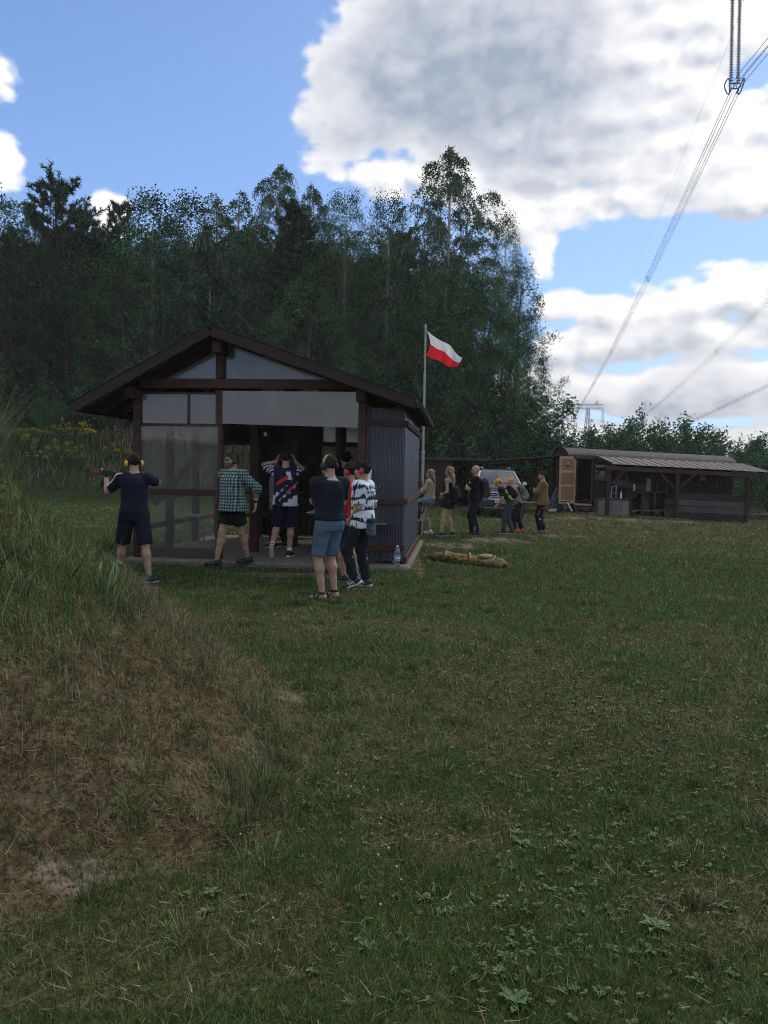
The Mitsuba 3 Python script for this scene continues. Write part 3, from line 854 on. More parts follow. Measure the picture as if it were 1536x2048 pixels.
def broadleaf(H, spread, rng, clumps=120, per=70, base=.16, col=(0.046, 0.101, 0.044), leaf=.105, lobes=5, top=.55):
    tr, rad = trunk_curve(H * .92, .014 * H, rng, .5)
    curves = [(tr, rad, 7)]
    P, N, Cc = [], [], []
    lob = [(rng.random() * 6.283, base + (1 - base) * rng.random(), .25 + .35 * rng.random()) for _ in range(lobes)]
    for i in range(clumps):
        h = base + (1 - base) * ((i + rng.random()) / clumps)
        u = (h - base) / (1 - base)
        prof = spread * (min(1, u / .25 + .45) if u < top else math.cos((u - top) / (1 - top) * 1.45) ** .75 + .04)
        az = i * 2.399 + rng.normal(0, .4)
        for (la, lh, ls) in lob:
            prof *= 1 + ls * math.exp(-((math.atan2(math.sin(az - la), math.cos(az - la)) / .6) ** 2 + ((h - lh) / .14) ** 2))
        r = prof * (.55 + .5 * rng.random() ** .6)
        o = on(tr, max(.1, h - .10 - .1 * rng.random()))
        e = np.array([math.cos(az) * r, math.sin(az) * r, h * H])
        q = np.linspace(0, 1, 4)[:, None]
        c = o + (e - o) * q + np.array([0, 0, .12 * r]) * np.sin(q * 3.14)
        if i % 2 == 0:
            curves.append((c, np.linspace(.03, .006, 4) * (1.15 - u), 4))
        m = int(per * (.6 + .8 * rng.random()))
        s = (.30 + .22 * rng.random()) * (.55 + .16 * spread)
        pts = e + rng.normal(size=(m, 3)) * s * np.array([.66, .66, .46])
        P.append(pts); N.append(unit(pts - e) * .6 + rng.normal(size=(m, 3)) * .8 + [0, 0, .5])
        Cc.append(np.tile(np.array(col) * (.45 + 1.0 * rng.random()), (m, 1)))
    P, N, Cc = np.vstack(P), unit(np.vstack(N)), np.vstack(Cc)
    return wood_mesh(curves), leaf_quads(P, N, leaf * (.65 + .7 * rng.random(len(P))), .7, Cc * (.65 + .7 * rng.random((len(P), 1))))


def pine(H, spread, rng, base=.38, col=(0.040, 0.086, 0.051), whorls=16, candle=1.0):
    tr, rad = trunk_curve(H, .011 * H, rng, .3)
    curves = [(tr, rad, 7)]
    P, Dv = [], []
    for i in range(whorls):
        h = base + (1 - base) * (i / (whorls - .5)) ** .9
        u = (h - base) / (1 - base)
        L0 = spread * ((1 - u) ** .75 * .95 + .16) * (.55 + .45 * min(1, u * 5 + .3))
        for k in range(5):
            az = k * 1.2566 + i * .7 + rng.normal(0, .2)
            L = L0 * (.7 + .5 * rng.random())
            el = -.10 + .75 * u + rng.normal(0, .12)
            q = np.linspace(0, 1, 6)
            o = on(tr, h)
            c = np.c_[o[0] + math.cos(az) * L * q, o[1] + math.sin(az) * L * q, o[2] + L * (math.tan(el) * q + .28 * q ** 2.5)]
            curves.append((c, .022 * (1 - q) * (1.25 - u) + .006, 4))
            for b in range(int(5 + 5 * L)):
                s = on(c, .25 + .75 * rng.random())
                a2 = az + rng.normal(0, .9)
                l2 = (.22 + .30 * rng.random()) * (.6 + .3 * (1 - u))
                e2 = .35 + .5 * u + rng.normal(0, .25)
                dirv = np.array([math.cos(a2) * math.cos(e2), math.sin(a2) * math.cos(e2), math.sin(e2)])
                m = 26
                tt = rng.random((m, 1))
                P.append(s + dirv * l2 * tt)
                Dv.append(unit(dirv + rng.normal(size=(m, 3)) * .75))
    # upright shoots at the top
    for k in range(int(20 * candle)):
        t = .80 + .2 * rng.random()
        o = on(tr, t) + np.r_[rng.normal(0, spread * .30 * (1.15 - t) * 2.2, 2), 0]
        m = 34
        tt = rng.random((m, 1))
        hgt = .5 + .5 * rng.random()
        curves.append((np.array([o - [0, 0, .3], o + [0, 0, hgt]]), np.array([.014, .004]), 3))
        P.append(o + np.array([0, 0, hgt]) * tt)
        Dv.append(unit(np.array([0, 0, 1.1]) + rng.normal(size=(m, 3)) * .6))
    P, Dv = np.vstack(P), np.vstack(Dv)
    n = len(P)
    side = unit(np.cross(Dv, rng.normal(size=(n, 3))))
    L = (.13 + .07 * rng.random((n, 1)))
    w = .016
    V = np.stack([P - side * w, P + side * w, P + Dv * L + side * w * .6, P + Dv * L - side * w * .6], 1).reshape(-1, 3)
    i = np.arange(n)[:, None] * 4
    F = np.concatenate([i + [[0, 1, 2]], i + [[0, 2, 3]]])
    c = np.array(col) * (.6 + .8 * rng.random((n, 1)))
    return wood_mesh(curves), (V, F, np.repeat(c[:, None], 4, 1).reshape(-1, 3))


def shrub(H, spread, rng, stems=14, per=420, col=(0.057, 0.119, 0.054), leaf=.09):
    curves, P, N = [], [], []
    for i in range(stems):
        az = i * 2.4 + rng.normal(0, .3)
        hh = H * (.55 + .5 * rng.random())
        r = spread * (.2 + .9 * rng.random())
        q = np.linspace(0, 1, 6)
        c = np.c_[math.cos(az) * r * q ** 1.2, math.sin(az) * r * q ** 1.2, hh * (q * 1.15 - .15 * q ** 3)]
        curves.append((c, .016 * (1 - q) + .004, 4))
        m = int(per * (.6 + .8 * rng.random()))
        tt = .12 + .9 * rng.random(m) ** .8
        pts = np.stack([np.interp(tt, q, c[:, j]) for j in range(3)], 1) + rng.normal(0, .15 + .10 * spread, (m, 3)) * (1.25 - tt[:, None] * .9)
        pts[:, 2] = np.abs(pts[:, 2])
        P.append(pts); N.append(rng.normal(size=(m, 3)) + [0, 0, .6])
    P, N = np.vstack(P), unit(np.vstack(N))
    c = np.array(col) * (.55 + .9 * rng.random((len(P), 1)))
    return wood_mesh(curves), leaf_quads(P, N, leaf * (.6 + .8 * rng.random(len(P))), .62, c)


KINDS = {}


def kind(name, made, bark):
    wm, (v, f, c) = made
    KINDS[name] = {'type': 'shapegroup', 'trunk': mikit.ply(wm, 'mat_matt', smooth=True, color=np.broadcast_to(np.asarray(bark, float), (len(wm.vertices), 3))),
                   'crown': mikit.ply((v, f), 'mat_leaf', smooth=False, color=c)}
    scene['kind_' + name] = KINDS[name]


def rg(i):
    return np.random.default_rng(100 + i)


BARK, WHITE, RED = (.060, .050, .040), (.40, .38, .35), (.075, .045, .030)
kind('birch_a', birch(12, 2.9, rg(1), 1.8, .9, .22), WHITE)
kind('birch_b', birch(12, 2.2, rg(2), 1.1, 1.1), WHITE)
kind('birch_full', birch(12, 2.6, rg(3), 1.45, .55, .08, (.030, .050, .024), .10), WHITE)
kind('broad_a', broadleaf(12, 2.9, rg(4), 150, 110), BARK)
kind('broad_b', broadleaf(12, 2.3, rg(5), 140, 105, .14, (0.043, 0.099, 0.051), .10, 6, .45), BARK)
kind('broad_c', broadleaf(12, 3.3, rg(6), 190, 110, .06, (0.057, 0.119, 0.044), .10, 7, .5), BARK)
kind('birch_round', broadleaf(12, 2.0, rg(17), 210, 115, .05, (0.053, 0.110, 0.054), .075, 6, .38), WHITE)
kind('poplar', broadleaf(12, 1.6, rg(7), 130, 100, .10, (0.047, 0.108, 0.054), .10, 4, .35), WHITE)
kind('pine_a', pine(12, 2.5, rg(8)), RED)
kind('pine_b', pine(12, 1.9, rg(9), .30, (.040, .068, .044), 17, .7), RED)
kind('bush_a', shrub(3, 1.5, rg(10)), BARK)
kind('bush_b', shrub(3, 1.1, rg(11), 11, 360, (0.062, 0.128, 0.061), .08), BARK)
kind('bush_c', shrub(3, 1.9, rg(12), 18, 420, (0.050, 0.103, 0.051), .10), BARK)


def plant_tree(name, k, px, py_top, Y, label, cat='tree', group=None, height0=12.0, wide=1.0, rot=None, sink=.1):
    top = at(px, py_top, Y)
    foot = np.array([top[0], Y, gz(top[0], Y) - sink])
    H = top[2] - foot[2]
    s = H / height0
    key = thing(name, label, cat, group)
    r = RNG.random() * 360 if rot is None else rot
    scene[key] = {'type': 'instance', 'group': {'type': 'ref', 'id': 'kind_' + k}, 'to_world': T4().translate(foot.tolist()).rotate([0, 0, 1], r).scale([s * wide, s * wide, s])}
    return key


TREES = [
    # name, kind, px, top py, distance, label, width
    ('deciduous_tree', 'broad_b', -6, 395, 47, 'dark leafy tree cut off by the left edge of the picture', 1.0),
    ('pine_tree', 'pine_a', 98, 378, 46, 'tall pine with upright shoots, highest tree at far left', 1.15),
    ('pine_tree', 'pine_b', 165, 432, 48, 'pine leaning against the tall pine on its right side', 1.0),
    ('pine_tree', 'pine_b', 238, 420, 52, 'thin pine top standing before the small white cloud', .8),
    ('poplar_tree', 'poplar', 302, 392, 44, 'narrow dark poplar left of the shelter ridge, taller of a pair', 1.1),
    ('poplar_tree', 'poplar', 378, 396, 44, 'narrow dark poplar above the shelter ridge, right one of a pair', 1.0),
    ('birch_tree', 'birch_b', 432, 388, 45, 'thin crowned birch with pale trunk just right of the poplar pair', 1.1),
    ('birch_tree', 'birch_b', 484, 380, 46, 'airy birch between the thin crowned birch and the tall left birch', 1.1),
    ('birch_tree', 'birch_a', 556, 330, 43, 'tall airy birch rising highest over the shelter roof', .85),
    ('birch_tree', 'birch_a', 630, 372, 44, 'birch with drooping twigs to the right of the tall left birch', .75),
    ('birch_tree', 'birch_round', 690, 390, 42, 'leafy birch top against the grey cloud, left one of two', .8),
    ('birch_tree', 'birch_round', 776, 396, 41, 'leafy birch top against the grey cloud, right one of two', .75),
    ('birch_tree', 'birch_a', 897, 294, 36, 'tallest birch with a see-through crown behind the flag', .85),
    ('birch_tree', 'birch_round', 1012, 432, 35, 'dense birch to the right of the tallest birch', .55),
    ('spruce_like_pine', 'pine_b', 585, 420, 39, 'dark green pine below the tall left birch', 1.2),
    ('deciduous_tree', 'broad_c', 672, 470, 36, 'wide bright green leafy tree behind the shelter roof', .95),
    ('deciduous_tree', 'broad_a', 760, 520, 35, 'leafy tree behind the flagpole, left of the tallest birch', .9),
    ('deciduous_tree', 'broad_c', 900, 545, 33, 'broad leafy tree behind the flag', .85),
    ('deciduous_tree', 'broad_c', 968, 548, 31.5, 'light green feathery tree to the right of the flag', .62),
    ('deciduous_tree', 'broad_b', 1010, 640, 33, 'dark leafy tree above the parked car', .85),
    ('deciduous_tree', 'broad_a', 840, 600, 32, 'leafy tree directly behind the flagpole', .8),
    ('deciduous_tree', 'broad_b', 510, 470, 40, 'dark leafy tree behind the right slope of the shelter roof', 1.2),
    ('deciduous_tree', 'broad_b', 335, 480, 41, 'grey green leafy tree in front of the poplar pair', 1.1),
    ('deciduous_tree', 'broad_a', 250, 520, 42, 'dark leafy tree between the pines and the poplars', 1.0),
    ('pine_tree', 'pine_a', 30, 480, 43, 'shaded pine below the tall pine at far left', 1.0),
    ('birch_tree', 'birch_full', 420, 520, 41, 'birch with pale stem in front of the dark wood above the ridge', .9),
    ('pine_tree', 'pine_a', 140, 560, 44, 'bare stemmed pine behind the flowering bank', 1.1),
    ('deciduous_tree', 'broad_a', 615, 560, 34, 'low leafy tree right above the shelter roof', .9),
    ('deciduous_tree', 'broad_b', 720, 620, 33, 'low dark leafy tree between the roof and the flagpole', 1.0),
    ('deciduous_tree', 'broad_b', 1032, 530, 36, 'full rounded leafy tree forming the right edge of the wood', .82),
    ('deciduous_tree', 'broad_a', 985, 570, 36.9, 'dense leafy tree filling the gap right of the tallest birch', .8),
    ('deciduous_tree', 'broad_a', 1034, 640, 36.5, 'rounded leafy tree bulging over the pylon side of the wood', .72),
    ('deciduous_tree', 'broad_b', 930, 545, 37.5, 'dense dark tree under the tallest birch', 1.0),
    ('deciduous_tree', 'broad_c', 1046, 790, 34, 'low bushy tree between the car and the cabin', .8),
]
for (nm, k, px, py, Y, lab, wd) in TREES:
    if px > 640 and Y < 37:
        Y += 5.0
    plant_tree('pine_tree' if nm.startswith('spruce') else nm, k, px, py, Y, lab, wide=wd)
# the wood behind, which reads as one dark mass
k = stuff('forest', 'dark wood of many trees closing the view behind the front trees', 'forest')
fr = np.random.default_rng(5)
i = 0
for row, Y in enumerate((50, 56, 63)):
    for px in np.arange(-260, 1010 - 30 * row, 62):
        X = (px + fr.normal(0, 14) - 768) / 1536 * Y
        kk = ['broad_a', 'pine_b', 'broad_b', 'pine_a', 'birch_full', 'broad_c'][fr.integers(0, 6)]
        H = (470 - .02 * px + fr.normal(0, 22) - 70 * (px > 850)) / 1536 * Y * .92 + 1.6
        if px > 900:
            continue
        s = H / 12
        scene['forest__%03d' % (i := i + 1)] = {'type': 'instance', 'group': {'type': 'ref', 'id': 'kind_' + kk},
            'to_world': T4().translate([X, Y + fr.normal(0, 1.2), gz(X, Y) - .1]).rotate([0, 0, 1], fr.random() * 360).scale([s * 1.15, s * 1.15, s])}
# undergrowth at the edge of the wood
UNDER = [(95, 800, 40, 'bush_a', 'light green bush standing above the yellow flowers'), (150, 770, 43.5, 'bush_c', 'dark bush behind the light green bush at left'), (20, 760, 44, 'bush_c', 'dark bush at the far left edge of the wood'),
         (885, 800, 38.5, 'bush_c', 'leafy bush at the foot of the wood, right of the flagpole'), (955, 790, 38.0, 'bush_c', 'leafy bush at the foot of the wood above the bald man'), (820, 770, 38.5, 'bush_a', 'leafy bush behind the right eave of the shelter'),
         (1015, 800, 38.3, 'bush_c', 'leafy bush behind the parked car'), (1062, 850, 39.0, 'bush_a', 'leafy bush right of the car roof')]
for (px, py, Y, kk, lab) in UNDER:
    plant_tree('bush', kk, px, py, Y, lab, 'bush', height0=3.0, wide=1.0)
ORD = 'first second third fourth fifth sixth seventh eighth ninth tenth eleventh twelfth thirteenth fourteenth'.split()
# hedge of bushes behind the cabin
for i, (px, py, Y, kk) in enumerate([(1108, 850, 38, 'bush_a'), (1140, 868, 40, 'bush_b'), (1165, 862, 38, 'bush_c'), (1200, 866, 41, 'bush_a'), (1243, 822, 40, 'bush_b'), (1275, 836, 41, 'bush_a'), (1310, 858, 42, 'bush_c'), (1352, 846, 42, 'bush_b'), (1392, 848, 43, 'bush_a'),
                                    (1425, 872, 44, 'bush_c'), (1462, 878, 46, 'bush_b'), (1500, 886, 46, 'bush_a'), (1535, 884, 47, 'bush_c'), (1572, 880, 47, 'bush_a'), (1225, 880, 37, 'bush_c'), (1330, 885, 38, 'bush_c'), (1425, 900, 39, 'bush_a'), (1490, 915, 38, 'bush_c'), (1540, 912, 39, 'bush_a')]):
    plant_tree('hedge_bush', kk, px, py, Y, f'{ORD[i]} bush from the left in the tall rear row of the hedge behind the cabin' if i < 14 else f'{ORD[i - 14]} bush from the left in the low front row right behind the cabin roof', 'bush', 'bushes of the hedge behind the cabin', 3.0, 1.0 if kk != 'bush_b' else .9)
# far line of trees on the horizon
k = stuff('treeline', 'low far treeline on the horizon at the right', 'trees')
for i in range(60):
    Y = 150 + 60 * fr.random()
    X = (950 + 900 * fr.random() - 768) / 1536 * Y
    s = (4 + 3.5 * fr.random()) / 12
    scene['treeline__%03d' % (i + 1)] = {'type': 'instance', 'group': {'type': 'ref', 'id': 'kind_broad_c'}, 'to_world': T4().translate([X, Y, -.2]).rotate([0, 0, 1], fr.random() * 360).scale([s * 1.5, s * 1.5, s])}

# ------------------------------------------------------------------ plants on the earth bank: dry grass, goldenrod
v_ = []
n = 16000
x = -24 + 24 * RNG.random(n); y = 33.5 + 9 * RNG.random(n)
z = height(x, y)
keep = (z > .35) & (RNG.random(n) < .25 + .9 * n2(x, y, .5, 81))
x, y, z = x[keep], y[keep], z[keep]
n = len(x)
dryb = sstep(-15.5, -11.5, x + 2 * (n2(x, y, .4, 82) - .5)) * .75 + .2
col = np.where((RNG.random(n) < dryb)[:, None], np.array([[.12, .092, .055], [.09, .066, .040], [.15, .12, .08]])[RNG.integers(0, 3, n)], np.array([[.040, .062, .022], [.032, .052, .020], [.060, .074, .026]])[RNG.integers(0, 3, n)]) * (.6 + .8 * RNG.random((n, 1)))
v_.append(blades(x, y, z - .03, .30 + .50 * RNG.random(n), .030 + .030 * RNG.random(n), RNG.random(n) * 6.283, np.abs(RNG.normal(.1, .25, n)), RNG.normal(.7, .5, n), col, 3))
v, f, c = join(v_)
k = stuff('bank_grass', 'rough dry and green grass covering the earth bank', 'grass')
scene[k] = mikit.ply((v, f), 'mat_blade', smooth=False, color=c)


def goldenrod(x, y, lab, r, cnt, hgt, gold):
    rng = np.random.default_rng(int(abs(x * 100)))
    key = thing('goldenrod', lab, 'plant', 'clumps of yellow flowers on the earth bank' if 'clump of tall' in lab else None)
    bx, by = x + rng.normal(0, r, cnt), y + rng.normal(0, r * .5, cnt)
    bz = height(bx, by)
    cg = np.array([.040, .066, .020]) * (.6 + .8 * rng.random((cnt, 1)))
    L = hgt * (.7 + .5 * rng.random(cnt))
    stems = blades(bx, by, bz, L, np.full(cnt, .028), rng.random(cnt) * 6.283, np.abs(rng.normal(0, .12, cnt)), rng.normal(.25, .15, cnt), cg, 3)
    m = cnt * 14
    j = rng.integers(0, cnt, m)
    P = np.stack([bx[j] + rng.normal(0, .06, m), by[j] + rng.normal(0, .06, m), bz[j] + L[j] * (.1 + .8 * rng.random(m))], -1)
    lv = leaf_quads(P, unit(rng.normal(size=(m, 3)) + [0, 0, .5]), np.full(m, .12), .3, np.array([.036, .062, .020]) * (.6 + .8 * rng.random((m, 1))))
    part(key, 'stems', trimesh.Trimesh(*join([stems, lv])[:2], process=False), 'mat_blade', join([stems, lv])[2])
    m = cnt * 7
    j = rng.integers(0, cnt, m)
    P = np.stack([bx[j] + rng.normal(0, .07, m), by[j] + rng.normal(0, .07, m), bz[j] + L[j] * (.90 + .10 * rng.random(m)) + rng.normal(0, .025, m)], -1)
    fv, ff, fc = leaf_quads(P, unit(rng.normal(size=(m, 3)) + [0, -.5, .5]), np.full(m, .075), .8, np.array(gold) * (.6 + .8 * rng.random((m, 1))))
    part(key, 'flowers', trimesh.Trimesh(fv, ff, process=False), 'mat_leaf', fc)


for i, (px, py, Y) in enumerate([(62, 868, 37.2), (88, 862, 36.6), (112, 866, 37.0), (150, 862, 36.8), (34, 872, 37.6), (232, 858, 37.2), (78, 850, 38.0), (126, 848, 38.2)]):
    X = (px - 768) / 1536 * Y
    goldenrod(X, Y, f'{ORD[[2, 4, 5, 7, 0, 1, 3, 6].index(i) if 0 else sorted([62, 88, 112, 150, 34, 232, 78, 126]).index(px)]} clump of tall yellow flowers from the left on the earth bank', .34, 13, .70, (.30, .28, .03))
X = (168 - 768) / 1536 * 38.2
goldenrod(X, 38.2, 'brightest golden yellow flower clump on the bank beside the roof eave', .30, 22, .85, (.50, .36, .02))

# ------------------------------------------------------------------ people: signed distance bodies meshed as one surface
def surface_net(F, lo, h):
    S = F < 0
    nx, ny, nz = F.shape
    acc = np.zeros((nx - 1, ny - 1, nz - 1), np.int8)
    offs = [(a, b, c) for a in (0, 1) for b in (0, 1) for c in (0, 1)]
    for a, b, c in offs:
        acc += S[a:nx - 1 + a, b:ny - 1 + b, c:nz - 1 + c]
    cells = np.argwhere((acc > 0) & (acc < 8))
    cid = np.full(acc.shape, -1, np.int32)
    cid[tuple(cells.T)] = np.arange(len(cells))
    val = {o: F[cells[:, 0] + o[0], cells[:, 1] + o[1], cells[:, 2] + o[2]] for o in offs}
    pos, cnt = np.zeros((len(cells), 3)), np.zeros(len(cells))
    for o in offs:
        for ax in range(3):
            if o[ax] == 0:
                p = list(o); p[ax] = 1; p = tuple(p)
                fa, fb = val[o], val[p]
                m = (fa < 0) != (fb < 0)
                t = np.where(m, fa / np.where(m, fa - fb, 1), 0)
                q = np.tile(np.array(o, float), (len(cells), 1)); q[:, ax] += t
                pos[m] += q[m]; cnt[m] += 1
    V = np.asarray(lo) + (cells + pos / cnt[:, None]) * h
    faces = []
    for ax in range(3):
        sl0 = [slice(None)] * 3; sl1 = [slice(None)] * 3
        sl0[ax] = slice(0, -1); sl1[ax] = slice(1, None)
        A, B = S[tuple(sl0)], S[tuple(sl1)]
        e = np.argwhere(A != B)
        b, c = (ax + 1) % 3, (ax + 2) % 3
        ok = (e[:, b] > 0) & (e[:, c] > 0) & (e[:, b] < F.shape[b] - 1) & (e[:, c] < F.shape[c] - 1)
        e = e[ok]
        inside = A[tuple(e.T)]
        q = []
        for db, dc in ((-1, -1), (0, -1), (0, 0), (-1, 0)):
            k = e.copy(); k[:, b] += db; k[:, c] += dc
            q.append(cid[tuple(k.T)])
        q = np.stack(q, 1)
        q[~inside] = q[~inside][:, ::-1]
        faces.append(q)
    q = np.vstack(faces)
    q = q[(q >= 0).all(1)]
    return trimesh.Trimesh(V, np.vstack([q[:, [0, 1, 2]], q[:, [0, 2, 3]]]), process=False)


class Prim:
    def __init__(s, fn, lo, hi, k):
        s.fn, s.lo, s.hi, s.k = fn, np.asarray(lo, float), np.asarray(hi, float), k


def cone(a, b, ra, rb, k=.03, cuts=()):
    a, b = np.asarray(a, float), np.asarray(b, float)
    d = b - a
    L2 = max(d @ d, 1e-9)

    def fn(P):
        t = np.clip(((P - a) @ d) / L2, 0, 1)
        r = np.sqrt((((P - a) - t[..., None] * d) ** 2).sum(-1)) - (ra + (rb - ra) * t)
        for (c, n) in cuts:
            r = np.maximum(r, (P - c) @ n)
        return r
    m = max(ra, rb) + .05
    return Prim(fn, np.minimum(a, b) - m, np.maximum(a, b) + m, k)


def ell(c, radii, A, k=.02, cuts=()):
    c, radii = np.asarray(c, float), np.asarray(radii, float)

    def fn(P):
        q = ((P - c) @ A.T) / radii
        r = (np.sqrt((q ** 2).sum(-1)) - 1) * radii.min()
        for (cc, n) in cuts:
            r = np.maximum(r, (P - cc) @ n)
        return r
    m = radii.max() + .05
    return Prim(fn, c - m, c + m, k)


def loft(O, A, zs, ws, ds, fo=None, k=.03, p=2.15):
    """body of superelliptic sections along the frame's third axis: half widths ws, half depths ds at heights zs; fo shifts each forward"""
    zs, ws, ds = map(np.asarray, (zs, ws, ds))
    fo = np.zeros(len(zs)) if fo is None else np.asarray(fo)

    def fn(P):
        q = (P - O) @ A.T
        z = q[..., 2]
        w, d, f = np.interp(z, zs, ws), np.interp(z, zs, ds), np.interp(z, zs, fo)
        e = ((np.abs(q[..., 0]) / w) ** p + (np.abs(q[..., 1] - f) / d) ** p) ** (1 / p)
        r = (e - 1) * np.minimum(w, d)
        return np.maximum(r, np.maximum(zs[0] - z, z - zs[-1]))
    c0, c1 = O + A[2] * zs[0], O + A[2] * zs[-1]
    m = max(ws.max(), ds.max()) + .06
    return Prim(fn, np.minimum(c0, c1) - m, np.maximum(c0, c1) + m, k)


def solid(prims, h, carve=()):
    lo = np.min([p.lo for p in prims], 0); hi = np.max([p.hi for p in prims], 0)
    n = np.ceil((hi - lo) / h).astype(int) + 2
    F = np.full(n, .5)
    ax = [lo[i] + np.arange(n[i]) * h for i in range(3)]

    def sub(p):
        a = np.clip(((p.lo - lo) / h).astype(int), 0, n - 1); b = np.clip(((p.hi - lo) / h).astype(int) + 2, 1, n)
        sl = tuple(slice(a[i], b[i]) for i in range(3))
        G = np.stack(np.meshgrid(*[ax[i][sl[i]] for i in range(3)], indexing='ij'), -1)
        return sl, p.fn(G)
    for p in prims:
        sl, d = sub(p)
        f = F[sl]
        g = np.maximum(p.k - np.abs(f - d), 0) / p.k
        F[sl] = np.minimum(f, d) - g * g * p.k * .25
    for p in carve:
        sl, d = sub(p)
        F[sl] = np.maximum(F[sl], -d)
    return surface_net(F, lo, h)


def wrinkle(m, amp, f=(9, 9, 5), seed=0):
    n = np.array(m.vertex_normals)
    v = np.array(m.vertices)
    w = meshkit.fbm(v * np.array(f), 3, seed) - .5
    w2 = 1 - np.abs(2 * meshkit.fbm(v * np.array(f) * 1.3 + 7, 2, seed + 3) - 1)
    return trimesh.Trimesh(v + n * ((w * 1.6 + (w2 - .7) * .7) * amp)[:, None], m.faces, process=False)


def ik(a, c, l1, l2, hint):
    a, c = np.asarray(a, float), np.asarray(c, float)
    d = c - a
    L = np.linalg.norm(d)
    if L > (l1 + l2) * .999:
        c = a + d / L * (l1 + l2) * .999; d = c - a; L = np.linalg.norm(d)
    u = d / L
    x = (L * L + l1 * l1 - l2 * l2) / (2 * L)
    h = math.sqrt(max(l1 * l1 - x * x, 0))
    v = np.asarray(hint, float); v = v - u * (v @ u); v /= np.linalg.norm(v) + 1e-9
    return a + u * x + v * h, c


def yawdir(deg, pitch=0):
    a, b = math.radians(deg), math.radians(pitch)
    return np.array([-math.sin(a) * math.cos(b), math.cos(a) * math.cos(b), math.sin(b)])


SKIN = np.array([.40, .245, .175])
NAVY, BLACK = (.010, .014, .028), (.012, .012, .014)


